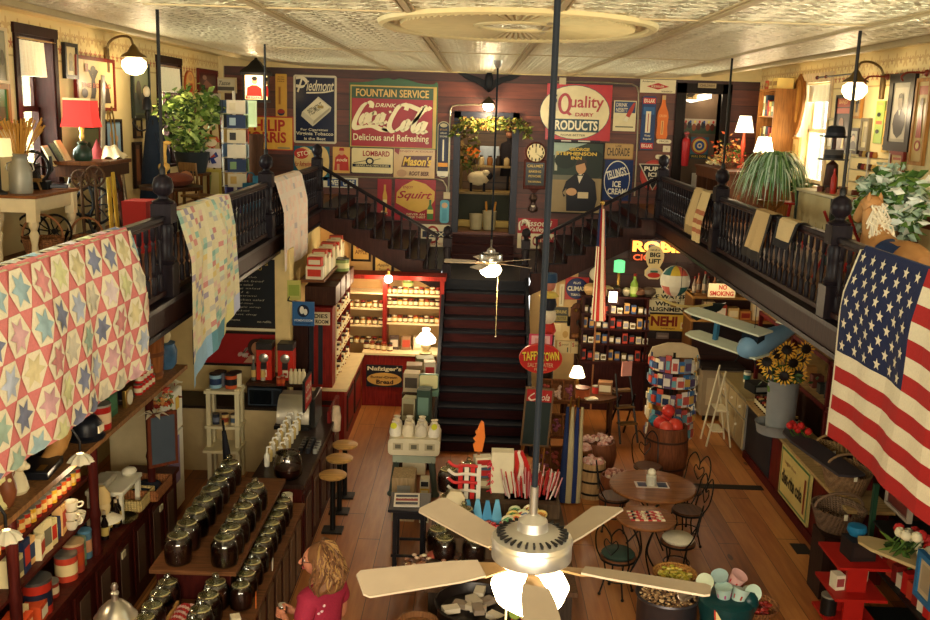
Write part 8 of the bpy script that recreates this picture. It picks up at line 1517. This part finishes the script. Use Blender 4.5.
gl_=thing('green_lamp','small glowing green glass lamp up on the dark hutch','lamp',(P(620,251,y=17.5).x,17.45,2.13));B().lathe([(.06,0),(.03,.1),(.03,.4)],BRASS,12).build('base',gl_);B().lathe([(.1,.42),(.1,.62),(.05,.64)],mat('4fae6a',.4,'emit',0.,1.1),18).build('lamp_shade',gl_);bottle('green glass bottle beside the glowing green lamp',(2.92,17.32,2.13),.42,'7a9a3a','a8b86a',.07)
rbn=[('t','ROBIN',.03,.48,.97,.97,mat('ffc070',.4,'emit',0.,1.5),.05)]
o,w_,h_=sign('cigar_sign','glowing ROBIN CIGAR sign with big orange letters under the stair','sign',(630,240,692,262),('y',17.75),'2a140e',[],t=.04);b=B();put_text(b,'ROBIN',-w_*.47,h_*.45,w_*.47,h_*.95,-.05,mat('ff9c3c',.4,'emit',0.,1.3),.05);put_text(b,'CIGAR',-w_*.45,h_*.06,w_*.05,h_*.34,-.05,mat('c9502a',.4,'emit',0.,.5),.03);b.build('lettering',o)
LAMPS.append((V((3.4,17.2,3.0)),7))
sign('big_lift_sign','cream balloon-shaped BIG LIFT sign hanging before the cigar sign','sign',(645,245.5,663.5,279),('y',16.6),'d8c48c',[('e',.5,.17,.42,.16,'c9bfa0'),('e',.5,.12,.34,.08,'b0352a'),('t','HAVE A',.25,.84,.75,.9,'2a2a24',.02),('t','BIG',.22,.66,.78,.8,'2a2a24',.04),('t','LIFT',.18,.47,.82,.61,'2a2a24',.04),('r',.3,.2,.7,.26,'3a6a5a')],shape=[(.5+.5*cos(radians(a)),.68+.32*sin(radians(a)))for a in range(-30,211,20)]+[(.2,.36),(.02,.25),(.02,.1),(.25,0),(.75,0),(.98,.1),(.98,.25),(.8,.36)])
sign('notice_sign','white FREE ICE WATER panel above the wheel alignment panel','sign',(645.5,288,690,299.5),('y',17.95),'d0c69c',[('t','FREE',.38,.55,.72,.92,'2a2a24',.04),('t','ICE WATER',.06,.08,.94,.45,'2a2a24',.04)])
sign('notice_sign','white WHEEL ALIGNMENT panel above the yellow soda sign','sign',(645.5,300,690,312.5),('y',17.95),'d0c69c',[('t','WHEEL',.2,.55,.8,.9,'2a2a24',.04),('t','ALIGNMENT',.04,.1,.96,.44,'2a2a24',.04)])
sign('beverage_sign','yellow NEHI soda sign with big red-brown letters','sign',(647.5,314.5,689.5,330.5),('y',17.95),'d3a83e',[('t','NEHI',.07,.28,.7,.9,'7a241a',.05),('t','beverages',.32,.08,.65,.2,'5a3a1a'),('r',.78,.15,.95,.55,'d8c48c'),('e',.86,.35,.05,.16,'a8402a')])
sign('small_plate','small grey metal plate below the yellow soda sign','plate',(656,332.5,668.5,338.5),('y',17.95),'7a6a60',[('r',.1,.3,.9,.6,'9a8a7c')])
sign('notice_sign','white NO SMOKING sign in red letters on the top right shelf','sign',(708,283.5,735,297),('y',16.5),'d8caa0',[('t','NO',.38,.56,.68,.92,'b0302a',.04),('t','SMOKING',.06,.1,.94,.46,'b0302a',.04)])
bl=thing('balloon_model','striped hanging model balloon in white, green, yellow and red','balloon model',P(675,281,y=14.5));b=B();r=.225;
for i in range(16):
	for j in range(8):
		f=lambda a,t:(r*sin(pi*t)*cos(a)*(1 if t>.5 else .93+.07*t*2),r*sin(pi*t)*sin(a),-r*1.05*cos(pi*t));a0,a1,t0,t1=2*pi*i/16+.2,2*pi*(i+1)/16+.2,.06+.94*j/8,.06+.94*(j+1)/8
		b.add([f(a0,t0),f(a1,t0),f(a1,t1),f(a0,t1)],[(0,1,2,3)],mat('dcd2b4' if 2<j<5 else['2f5f5a','c9a93a','c05a48','dcd2b4'][(i//2)%4]if j>4 else['c05a48','dcd2b4','2f5f5a','dcd2b4'][(i//2)%4],.5),True)
b.build('envelope',bl);B().bx(-.04,.04,-.04,.04,-.4,-.32,mat('8a6a3a',.6,'wicker')).build('basket',bl);b=B();[b.tube([(x,y,-.32),(x*2,y*2,-.2)],.004,WW,4)for x in(-.04,.04)for y in(-.04,.04)];b.tube([(0,0,.22),(0,0,3.22-bl.location.z)],.005,IRON);b.build('cords',bl)
rsv=thing('carton_shelves','long maroon and cream shelves of cartons under the right gallery','shelf unit',(5.3,9.6,0));SW=mat('a88a58',.5,'plank')
for z in(1.5,2.16):B().bx(-.4,.55,0,6.6,z-.03,z,SW).bx(-.42,-.4,0,6.6,z-.06,z,MAR).build('shelf',rsv)
for y in(0,1.6,3.2,4.8,6.55):B().bx(-.42,-.36,y,y+.06,0,2.16,MAR).build('post',rsv)
for i in range(22):
	c=('b5a070','a5703a','c9b488','8a4a2a','d0bd90','6a4a30')[i*5%6];boxi('old printed carton on the upper right wall shelf, %s from the near end'%(ordn(i)if i<20 else('twenty-first','twenty-second')[i-20]),(5.08,9.8+i*.29,2.16),(.22,.24,(.3,.38,.26,.42)[i*3%4]),c,('7a2a1c','2a3a4a','d8c9a0','4a3a20')[i%4],0,'carton','box','cartons on the right wall shelf',(-1,0))
	if i<20:boxi('small dark tin on the lower right wall shelf, %s from the near end'%ordn(i),(5.1,9.8+i*.31,1.5),(.16,.14,.14+.05*(i%3)),('2a2a24','5a2a1c','a8763a','1e2a2a')[i%4],None,0,'tin','tin','tins on the lower right wall shelf')
ush=thing('corner_shelf','tan shelf of boxes and bottles below the right gallery corner','shelf',(4.25,17.3,0));zc1=P(700,296,y=17).z
for z in(zc1,zc1-.42):B().bx(-.35,1.5,-.35,.35,z-.04,z,mat('a87c42',.5,'plank')).build('board',ush)
for x in(-.33,1.46):B().bx(x,x+.04,-.3,.35,0,zc1,mat('6a4626',.5,'wood')).build('post',ush)
for i in range(9):bottle('clear long-necked bottle on the corner shelf, %s from the left'%ordn(i),(4.0+.09*i,17.3+.1*(i%2),zc1),.3+.05*(i%3),('8a7a6a','9a6a4a','6a6a5a')[i%3],'b5a58a',.04,'bottles on the corner shelf')
for i in range(8):boxi('small carton on the lower board of the corner shelf, %s from the left'%ordn(i),(4.02+.22*i,17.15,zc1-.42),(.19,.2,.16+.05*(i*3%4)),('b5763a','d8c494','a8402a','c9a868')[i%4],('d8c9a0','8a2a1c','d8d0b8')[i%3],0,'carton','box','cartons on the corner shelf')
LAMPS.append((V((4.2,15.9,2.6)),9))
db=thing('carved_bird','dark green carved wing shape hanging before the corner shelf','carving',P(706,311,y=15.));B().prism([(-.24,-.1),(-.1,.02),(.1,.13),(.3,.14),(.22,.02),(.02,-.08),(-.14,-.16)],-.02,.02,mat('16221e',.5)).build('wing',db);B().tube([(0,0,.08),(0,0,3.22-db.location.z)],.004,IRON).build('cord',db)
bw=thing('bent_rod','long pale bent rod hanging under the model balloon','rod',P(680,303,y=14.));B().tube(catmull([(-.32,0,.08),(-.1,0,-.02),(.2,.05,-.06),(.5,.1,-.02)],6),.02,mat('cdb870',.5)).build('rod',bw);B().tube([(0,0,0),(0,0,3.22-bw.location.z)],.004,IRON).build('cord',bw)
ap=thing('model_airplane','hanging blue model biplane with pale cream wings','model airplane',P(753,347,y=12.6),0);AX,AW=V((.8,.6,.1)).normalized(),V((-.72,.68,.12)).normalized();UP=AX.cross(AW).normalized();UP=UP if UP.z>0 else-UP
TA=Matrix(((AX.x,AW.x,UP.x,0),(AX.y,AW.y,UP.y,0),(AX.z,AW.z,UP.z,0),(0,0,0,1)));BLU=mat('7094ac',.4);WNG=mat('cfd2b4',.5)
B().tube([(-.22,0,0),(-.2,0,0),(-.1,0,0),(.1,0,.02),(.5,0,.06),(.95,0,.1)],[.04,.1,.155,.175,.13,.05],BLU,16,T=TA).build('fuselage',ap)
for z,y1 in((.23,.98),(-.1,.92)):B().add([(x,y,h)for h in(z,z+.025)for x,y in((-.16,-.16),(.14,-.16),(.14,y1),(.02,y1+.06),(-.12,y1+.03),(-.16,y1-.1))],[(5,4,3,2,1,0),tuple(range(6,12))]+[(i,(i+1)%6,6+(i+1)%6,6+i)for i in range(6)],WNG,T=TA).build('wing',ap)
B().bx(-.06,.0,.52,.57,-.06,.2,mat('2f5f78',.5),TA).build('strut',ap);B().bx(.82,.98,-.22,.25,.1,.12,WNG,TA).bx(.84,.98,-.01,.01,.12,.32,WNG,TA).build('tail',ap);B().bx(-.1,.04,-.12,.12,.1,.19,mat('1a242c',.2),TA).build('windshield',ap);B().tube([(-.08,-.1,-.12),(-.1,-.16,-.24)],.012,IRON,T=TA).tube([(-.08,.1,-.12),(-.1,.16,-.24)],.012,IRON,T=TA).build('undercarriage',ap);B().tube([(0,0,.1),(0,0,3.22-ap.location.z)],.005,IRON).build('cord',ap)
kc=thing('kitchen_cabinet','cream and grey kitchen cabinet with drawers facing the aisle','cabinet',(4.75,14.95,0));KC=mat('a8946a',.5);B().bx(-.3,.3,0,1.55,.06,.93,mat('7d7d78',.5)).build('body',kc);B().bx(-.34,.34,-.04,1.6,.93,.97,mat('8a7a50',.4)).build('counter_top',kc)
for y in(.05,.56,1.07):d=B().bx(-.325,-.3,y,y+.45,.62,.88,KC).build('drawer',kc);B().sph((-.34,y+.22,.75),.025,WE,8).build('knob',d);d=B().bx(-.325,-.3,y,y+.45,.1,.58,KC).build('cabinet_door',kc);B().sph((-.34,y+.38,.4),.022,WE,8).build('knob',d)
boxi('black typewriter-like box on the cream kitchen cabinet',(4.72,15.4,.97),(.28,.36,.14),'16181a','8a8a80',.2,'black_box','box');can('small teal-labelled cup on the cream kitchen cabinet',(4.7,15.95,.97),.06,.18,'d8d0b0','2a6a6a',name='cup',cat='cup')
wc=thing('stove','old cream enamel stove at the back behind the white step frame','stove',(4.5,17.0,0));wc.location=(4.55,16.75,0);B().bx(-.4,.3,0,.5,.1,.95,mat('98876a',.45)).bx(-.44,.34,-.04,.5,.95,1.0,mat('2a2420',.4)).build('body',wc);B().bx(-.32,.0,-.012,0,.3,.8,mat('b5a482',.45)).build('oven_door',wc)
for x in(-.34,.24):B().bx(x,x+.06,.02,.08,0,.1,IRON).build('leg',wc)
wf=thing('step_frame','white metal folding step frame standing before the cream cabinet','step stool',(4.05,15.55,0));WT=mat('d0c5a0',.4)
for y in(-.2,.2):B().tube([(-.1,y,0),(.12,y,1.3)],.016,WT).build('leg',wf);B().tube([(.3,y,0),(.1,y,1.2)],.016,WT).build('leg',wf)
for z,x in((.25,-.02),(.6,.03)):B().bx(x,x+.2,-.2,.2,z,z+.025,WT).build('tread',wf)
CF=4.46
rc=thing('maroon_counter','long maroon counter with a tan top along the right aisle','counter',(CF,10.6,0));B().bx(0,.45,0,4.3,0,.9,mat('58150f',.45,'wood')).build('cabinet',rc);B().bx(-.05,.5,-.05,4.3,.9,.94,SW).build('counter_top',rc);B().bx(-.03,0,0,4.3,0,.12,mat('4a120e',.5,'wood')).build('kickboard',rc);B().bx(-.012,0,3.0,4.28,.14,.86,mat('141a22',.5)).build('dark_panel',rc)
dr=[('r',.03,.04,.97,.96,'3a6a3a'),('r',.06,.08,.94,.92,'c9b26a'),('t','sugar free',.15,.68,.55,.78,'8a5a3a'),('t','diet-rite cola',.1,.3,.8,.58,'1c1c18',.03),('r',.85,.15,.9,.8,'7a2a1a')]
sign('beverage_sign','long green-framed diet-rite cola sign on the front of the right counter','sign',(780,455,812,512),('x',CF-.005,-1),'b5a562',dr)
bpy.data.objects[-1]if 0 else None
for i in range(36):jam('small dark preserve jar on the right counter, %s row, %s from near end'%(('front','second','third')[i%3],ordn(i//3)),(CF+.08+.12*(i%3),13.65+.1*(i//3),.94),('3a140e','5a1e14','24140e')[i%3],('c9a868','8a2a1c','2a2a26')[(i//3)%3],'preserve jars on the right counter',.045,.15)
tp=V((CF-.04,13.35,.94));o=thing('tub','shallow grey galvanized tub under the tall bucket','tub',tp);B().lathe([(.27,0),(.3,.14),(.31,.15),(.28,.13),(.26,.02)],GALV,30).build('body',o);bu=thing('galvanized_bucket','tall galvanized bucket of sunflowers on the right counter','bucket',tp+V((.04,0,.02)));B().lathe([(.2,0),(.215,.75),(.22,.76),(.2,.74),(.19,.05)],GALV,30).build('body',bu)
for i,(px,py)in enumerate(((787,350),(793,363),(771,370),(784,376),(777,355),(801,358),(767,362),(806,349),(798,375))):
	p=P(px,py,y=13.05+.12*(i%3));o=thing('sunflower','yellow sunflower with a dark centre in the galvanized bucket, %s'%('top middle','centre right','low left','lowest','upper left','right','far left','topmost right','low right')[i],'sunflower',p,0,'sunflowers');d=(V((0,0,CZ))-p).normalized()+V((.5*sin(i*2),0,.3*cos(i*3)));T=d.to_track_quat('Z','Y').to_matrix().to_4x4();T=T@Matrix.Scale(1.3,4);B().lathe([(.055,0),(.05,.02),(0,.03)],'1a100a',12,T=T).build('centre',o);b=B()
	for k in range(14):a=2*pi*k/14;b.add([(.045*cos(a),.045*sin(a),0),(.08*cos(a-.15),.08*sin(a-.15),.012),(.115*cos(a),.115*sin(a),.0),(.08*cos(a+.15),.08*sin(a+.15),.012)],[(0,1,2,3)],mat(('e0ac3c','d09a30')[k%2],.6),T=T)
	b.build('petals',o);B().tube([(0,0,0),tuple((tp+V((.04,0,.6))-p)*.6),tuple(tp+V((.04,0,.4))-p)],.01,LEAF[2]).build('stem',o)
b=B();leaf_cloud(b,[tp+V((rnd.gauss(.04,.13),rnd.gauss(0,.12),.86+rnd.gauss(0,.07)))for _ in range(60)],.14,LEAF);tag(b.build('sunflower_leaves'),'mass of green leaves between the sunflowers','leaves',None,'stuff')
def board(lab,px0,py0,px1,py1,z,w,m):
	a,c=P(px0,py0,z=z),P(px1,py1,z=z);d=c-a;L_=d.length;o=thing('ironing_board',lab,'ironing board',a,atan2(d.y,d.x));o.location.z=0;pts=[(0,-w*.5),(L_*.7,-w*.5),(L_*.92,-w*.3),(L_,0),(L_*.92,w*.3),(L_*.7,w*.5),(0,w*.5),(-.05,0)]
	B().add([(x,y,h)for h in(z-.03,z)for x,y in pts],[tuple(range(8))[::-1],tuple(range(8,16))]+[(i,(i+1)%8,8+(i+1)%8,8+i)for i in range(8)],m).build('board',o)
	for y in(-.1,.1):B().tube([(L_*.15,y,z-.05),(L_*.8,y*.6,z-.05)],.018,MAPLE2).build('leg',o)
board('dark wooden ironing board lying across the baskets above the right counter',852,474,785,428,1.28,.34,mat('3a3436',.5));board('cream-topped ironing board under the white and red tulips',935,566,858,536,1.28,.32,mat('b5a070',.6))
def blooms(lab,c,n,cols_,sp_,r):
	for i in range(n):a=i*2.4;p=V(c)+V((sp_[0]*sqrt(i/n)*cos(a),sp_[1]*sqrt(i/n)*sin(a),sp_[2]*((i*7)%5)/5));o=B().lathe([(0,-r),(r*.8,-r*.5),(r,0),(r*.75,r*.7),(r*.4,r*.9),(0,r*.5)],mat(cols_[i%len(cols_)],.6),9).tube([(0,0,-r),(sp_[3],0,-r-.08),(sp_[3]*2,0,-r-.1)],.008,LEAF[0],4).build('flower');o.location=p;tag(o,lab%ordn(i),'flower',lab.split(',')[0][:40])
blooms('red rose on the dark ironing board, %s out from the middle',P(798,430,z=1.36),7,['b0201c','c02a22'],(.16,.14,.1,.05),.05)
tpz=P(916,545,z=1.38);blooms('white or red tulip of the bunch at the right edge, %s out from the middle',tpz,16,['ddd4ae','ddd4ae','b52a26'],(.2,.2,.16,-.06),.055);b=B();leaf_cloud(b,[tpz+V((-.08+rnd.gauss(0,.08),rnd.gauss(0,.1),rnd.uniform(-.04,.06)))for _ in range(26)],.17,LEAF);tag(b.build('tulip_leaves'),'green leaves and stems of the tulip bunch on the cream ironing board','leaves',None,'stuff')
def hamper(lab,x,y,z,rx,ry,h,c):
	o=thing('wicker_basket',lab,'basket',(x,y,z),.15,'wicker baskets by the right counter');B().lathe([(.72,0),(1,h),(.93,h),(.66,.04),(0,.04)],mat(c,.7,'wicker'),24,sx=rx,sy=ry).build('body',o);B().tube([(rx*.98*cos(a),0,h+.16*sin(a))for a in[pi*i/12 for i in range(13)]],.016,mat(c,.7)).build('handle',o);boxi('small white price tag tied on the '+lab.split(' basket')[0]+' basket',(x-.05,y-ry*1.02,z+h*.9),(.04,.006,.07),'d8d0b0',None,0,'price_tag','tag')
hamper('long brown wicker basket by the counter end',4.28,10.5,.75,.3,.34,.26,'6e5640');hamper('upper oval wicker basket on the counter',4.62,11.25,.94,.26,.42,.28,'8a6a48');hamper('far tan wicker basket on the counter',4.72,12.1,.94,.22,.3,.24,'9a7a4c')
bb2=thing('basket_stand','low dark stand under the long brown wicker basket','stand',(4.28,10.5,0));B().bx(-.24,.24,-.3,.09,0,.75,mat('2a1a14',.5,'wood')).build('body',bb2)
o=thing('twig_wreath','round tan twig wreath standing on the counter behind the flag','wreath',(4.85,11.75,1.32));b=B()
for k in range(9):b.tube([(.05*sin(k),(.26+.03*sin(k*2+i*.9))*cos(2*pi*i/22),(.26+.03*cos(k*3+i*.7))*sin(2*pi*i/22)+.03*sin(k))for i in range(22)],.012,mat(('9a7a4a','7a5a34')[k%2],.8),4,True)
b.build('twigs',o);o.location.z=1.25
rt=thing('red_tiered_stand','bright red three-tier wooden stand at the lower right aisle','stand',(3.98,9.25,0));RT=mat('9c1a12',.45)
for z in(.32,.66,1.0):B().bx(-.26,.26,-.3,.3,z-.03,z,RT).build('shelf',rt)
for y in(-.12,.12):B().bx(-.1,.1,y-.02,y+.02,0,.97,RT).build('upright',rt)
boxi('dark glass-sided box standing on the top tier of the red stand',(4.0,9.22,1.0),(.26,.24,.2),'1e1614','2a1e1a',.1,'dark_box','box');o=thing('blue_pot','bright blue dish on the dark box on the red stand','pot',(4.0,9.3,1.2));B().lathe([(.07,0),(.1,.05),(.09,.1),(.04,.11)],mat('1f6a90',.4),18).build('body',o)
boxi('cream carton with dark top on the middle tier of the red stand',(3.82,9.2,.66),(.1,.12,.16),'d0c6aa','8a3a3a',.2);can('dark round figure on the lowest tier of the red stand',(3.8,9.3,.32),.08,.2,'1a1614',name='figure',cat='figurine');boxi('upright cream book with red letters on the middle tier of the red stand',(4.15,9.45,.66),(.06,.2,.28),'b5a488','a05a4a',.2,'book','book')
bk2=thing('black_rack','black and green metal rack of red candy at the lower right edge','rack',(4.62,8.75,0));b=B();GRN=mat('1f3a28',.4)
for x in(-.3,.3):
	for y in(-.85,.95):b.bx(x-.025,x+.025,y-.025,y+.025,0,1.6,GRN)
for z in(.2,.75,1.2):b.bx(-.3,.3,-.85,.95,z-.02,z,mat('101412',.5))
b.build('frame',bk2)
for i in range(14):boxi('red or white candy packet in the black rack, %s from the near end'%ordn(i),(4.44,8.0+.12*i,.75),(.12,.09,.14+.04*(i%3)),('a81e18','c9bda4','7a1e18','a83a24')[i%4],None,.2,'candy_packet','packet','packets in the black rack')
pic('red and brown framed picture leaning on the black rack',(891,476,914,512),('x',4.3,-1),'4a1a16',[('r',.1,.1,.9,.9,'5a241e'),('e',.5,.5,.25,.25,'7a3a2a')],mat('8a8070',.4),.03)
pic('blue-framed print at the lower right edge of the view',(922,560,936,600),('x',4.2,-1),'b5a07a',[('r',.15,.15,.85,.85,'9a8a6a')],mat('24608a',.4),.05)
# the shopper
pn=thing('person','woman with wavy brown hair in a red-pink T-shirt holding a small glass jar','person',(-1.14,7.22,0),0);pn.scale=(1.06,)*3
def skin(name,vs,es,rad,mt,par,lev=2):
	me=bpy.data.meshes.new(name);me.from_pydata(vs,es,[]);o=bpy.data.objects.new(name,me);COL.objects.link(o);o.parent=par;me.materials.append(mt);m=o.modifiers.new('skin','SKIN');m.use_smooth_shade=True
	for i,r in enumerate(rad):me.skin_vertices[0].data[i].radius=r if isinstance(r,tuple)else(r,r)
	me.skin_vertices[0].data[0].use_root=True;s=o.modifiers.new('subdivision','SUBSURF');s.levels=s.render_levels=lev;return o
SK_=mat('b8785a',.5);SH_=mat('8c2238',.8,'cloth');JN=mat('3a2a2a',.8,'cloth')
hand=lambda s:[(-.36,s*.05,1.09),(-.42,s*.03,1.1)]
vs=[(0,0,.95),(.0,0,1.12),(.0,0,1.3),(-.01,0,1.4),(-.025,0,1.5),(-.035,0,1.56),(0,-.16,1.37),(.0,-.23,1.2),(-.02,-.245,1.08),(-.16,-.19,1.04),(-.31,-.07,1.08),(-.37,-.045,1.1),(0,.16,1.37),(.0,.23,1.2),(-.02,.245,1.08),(-.16,.19,1.04),(-.31,.07,1.08),(-.37,.045,1.1),(0,-.1,.88),(.0,-.1,.5),(.02,-.1,.08),(-.12,-.1,.03),(0,.1,.88),(.0,.1,.5),(.02,.1,.08),(-.12,.1,.03)]
es=[(0,1),(1,2),(2,3),(3,4),(4,5),(3,6),(6,7),(7,8),(8,9),(9,10),(10,11),(3,12),(12,13),(13,14),(14,15),(15,16),(16,17),(0,18),(18,19),(19,20),(20,21),(0,22),(22,23),(23,24),(24,25)]
rd=[(.12,.16),(.1,.14),(.1,.15),(.07,.1),.052,.05,.062,.052,.045,.04,.027,.03,.062,.052,.045,.04,.027,.03,.1,.07,.045,.035,.1,.07,.045,.035]
skin('body',vs,es,rd,SK_,pn)
vs2=[(0,0,.86),(0,0,1.12),(0,0,1.3),(.0,0,1.41),(0,-.165,1.375),(0,-.238,1.21),(0,.165,1.375),(0,.238,1.21),(-.012,0,1.485)]
skin('t_shirt',vs2,[(0,1),(1,2),(2,3),(3,4),(4,5),(3,6),(6,7),(3,8)],[(.15,.19),(.13,.17),(.14,.2),(.1,.125),.088,.08,.088,.08,(.072,.075)],SH_,pn)
skin('trousers',[(0,0,.92),(0,-.1,.84),(0,-.1,.5),(.02,-.1,.1),(0,.1,.84),(0,.1,.5),(.02,.1,.1)],[(0,1),(1,2),(2,3),(0,4),(4,5),(5,6)],[(.14,.18),.115,.085,.065,.115,.085,.065],JN,pn)
b=B();b.grid(lambda u,v:(lambda a,e:((-.05+(-.1*(1+.0*e))*sin(e)*cos(a)),.078*sin(e)*sin(a),1.645-.118*cos(e)))(2*pi*u,pi*v),20,12,SK_);b.tube(catmull([(-.145,0,1.665),(-.172,0,1.63),(-.16,0,1.615)],4),[.006,.008,.009,.011,.012,.013,.012,.01,.008],SK_,8);b.sph((-.07,-.078,1.64),(.02,.01,.03),SK_,8).sph((-.07,.078,1.64),(.02,.01,.03),SK_,8);b.tube([(-.14,-.026,1.588),(-.152,0,1.588),(-.14,.026,1.588)],.007,mat('a04a48',.5),6)
for s in(-1,1):b.sph((-.128,s*.034,1.66),(.012,.014,.01),mat('d8d0c4',.3),8).sph((-.138,s*.034,1.66),.007,'2a1c14',6).tube([(-.132,s*.016,1.685),(-.128,s*.052,1.685)],.005,mat('4a3222',.7),4)
b.build('head',pn).rotation_euler=(0,0,.62);b=B()
for s in(-1,1):b.tube([(-.148,s*.034+.024*cos(a),1.658+.018*sin(a))for a in[2*pi*i/14 for i in range(14)]],.003,mat('2a2024',.3),4,True).tube([(-.146,s*.058,1.66),(-.07,s*.082,1.66)],.003,mat('2a2024',.3),4)
b.build('glasses',pn).rotation_euler=(0,0,.62)
HR=[mat('6e4a2c',.55),mat('94703f',.5),mat('52361f',.6)];b=B()
def hs_(a,v,k=0.):
	t=min(1,v/.42)*pi/2;r=.135*sin(t)+(v>.42)*(.05*sin((v-.42)/.58*2.4));z=1.672+.125*cos(t)-(v>.42)*(v-.42)*.4
	r+=.011*sin(7*a+26*v)*min(1,v*2)+.012*pnoise(V((a*2.2,v*9,1.3)))*1.5+k
	return V((-.012+r*cos(a),r*1.08*sin(a),z+.008*sin(5*a)))
b.grid(lambda u,v:hs_(-1.8+3.6*u,v*(1 if abs(u-.5)<.42 else 1-.5*(abs(u-.5)-.42)/.08)),44,22,HR[0]);b.sph((-.012,0,1.685),(.112,.115,.104),HR[0],18)
for i in range(170):
	a=rnd.uniform(-1.7,1.7);v0=rnd.uniform(.05,.5);v1=min(1,v0+rnd.uniform(.3,.55));q=rnd.uniform(0,6)
	b.tube([hs_(a+.16*sin(q+9*v),v,.004)for v in[v0+(v1-v0)*j/7 for j in range(8)]],[.004,.008,.009,.009,.009,.008,.006,.002],HR[i%3],5)
b.build('hair',pn).rotation_euler=(0,0,.5)
b=B()
for s in(-1,1):
	for k in range(4):x,z=-.385-.004*k,1.125-.02*k;b.tube(catmull([(x+.02,s*.045,z),(x-.02,s*.05,z),(x-.052,s*.03,z),(x-.06,s*.002,z-.004)],3),[.0095]*7+[.0085,.0085,.007],SK_,7)
	b.tube(catmull([(-.36,s*.03,1.13),(-.385,s*.012,1.15),(-.41,s*.004,1.15)],3),[.011,.011,.011,.0105,.01,.009,.007],SK_,7).sph((-.372,s*.045,1.098),(.035,.018,.042),SK_,10)
b.build('hands',pn);b=B();put_text(b,'* ~',-.05,1.3,.06,1.36,-.0,C('d8b8b8'),.01);
for i in range(5):b.sph((.118+.01*sin(i),-.06-.014*i,1.36-.022*i),(.006,.012,.008),mat('d8b8bc',.6),6)
B().add([tuple(v)for v in b.v[-1:]],[],C('d8b8bc'))if 0 else None
b2_=B();[b2_.sph((.09+.02*(i%2),-.1-.012*i,1.37-.018*i),(.012,.014,.01),mat('d8b8bc',.6),6)for i in range(5)];b2_.build('shirt_print',pn)
pn.rotation_euler=(0,0,-.55);hj=thing('glass_jar','small glass jar of sweets held in the hands of the woman','jar',(0,0,0));B().lathe([(.03,-.04),(.036,-.03),(.036,.03),(.03,.04)],mat('dfe4e0',.05,'glass'),14).build('glass_body',hj);B().lathe([(.028,-.035),(.031,.015),(0,.02)],mat('8a7a3a',.4,'speck'),12).build('sweets',hj);B().lathe([(.033,.04),(.033,.055),(0,.056)],mat('c9c4b0',.3,'',.6),14).build('lid',hj);hj.location=Matrix.Translation(pn.location)@Matrix.Rotation(-.55,4,'Z')@V((-.44,0,1.166))
# light
w=bpy.data.worlds.new('world');SC.world=w;w.use_nodes=True
w.node_tree.nodes['Background'].inputs[0].default_value=(1,.98,.92,1);w.node_tree.nodes['Background'].inputs[1].default_value=1.5
def light(kind,loc,power,col=(1,.74,.42),size=.1,rot=None,sy=None):
	l=bpy.data.lights.new('light',kind);l.energy=power;l.color=col
	if kind=='AREA':
		l.size=size
		if sy:l.shape='RECTANGLE';l.size_y=sy
	else:l.shadow_soft_size=size
	o=bpy.data.objects.new('light',l);COL.objects.link(o);o.location=loc
	if rot:o.rotation_euler=rot
	return o
for(x,s,ya,yb,za,zb)in WIN:
	light('AREA',(x+s*.45,(ya+yb)/2,(za+zb)/2),260,(1,.97,.9),zb-za,(0,radians(90*s),0),yb-ya)
light('AREA',(0,-2.8,4.9),680,(1,.9,.72),9,(radians(90),0,0),2.4)
for p,e in LAMPS:light('POINT',p,e,(1,.76,.47),.06)
SC.view_settings.view_transform='Standard';SC.view_settings.look='None';SC.view_settings.gamma=1;SC.view_settings.use_curve_mapping=False
SC.view_settings.exposure=1.0
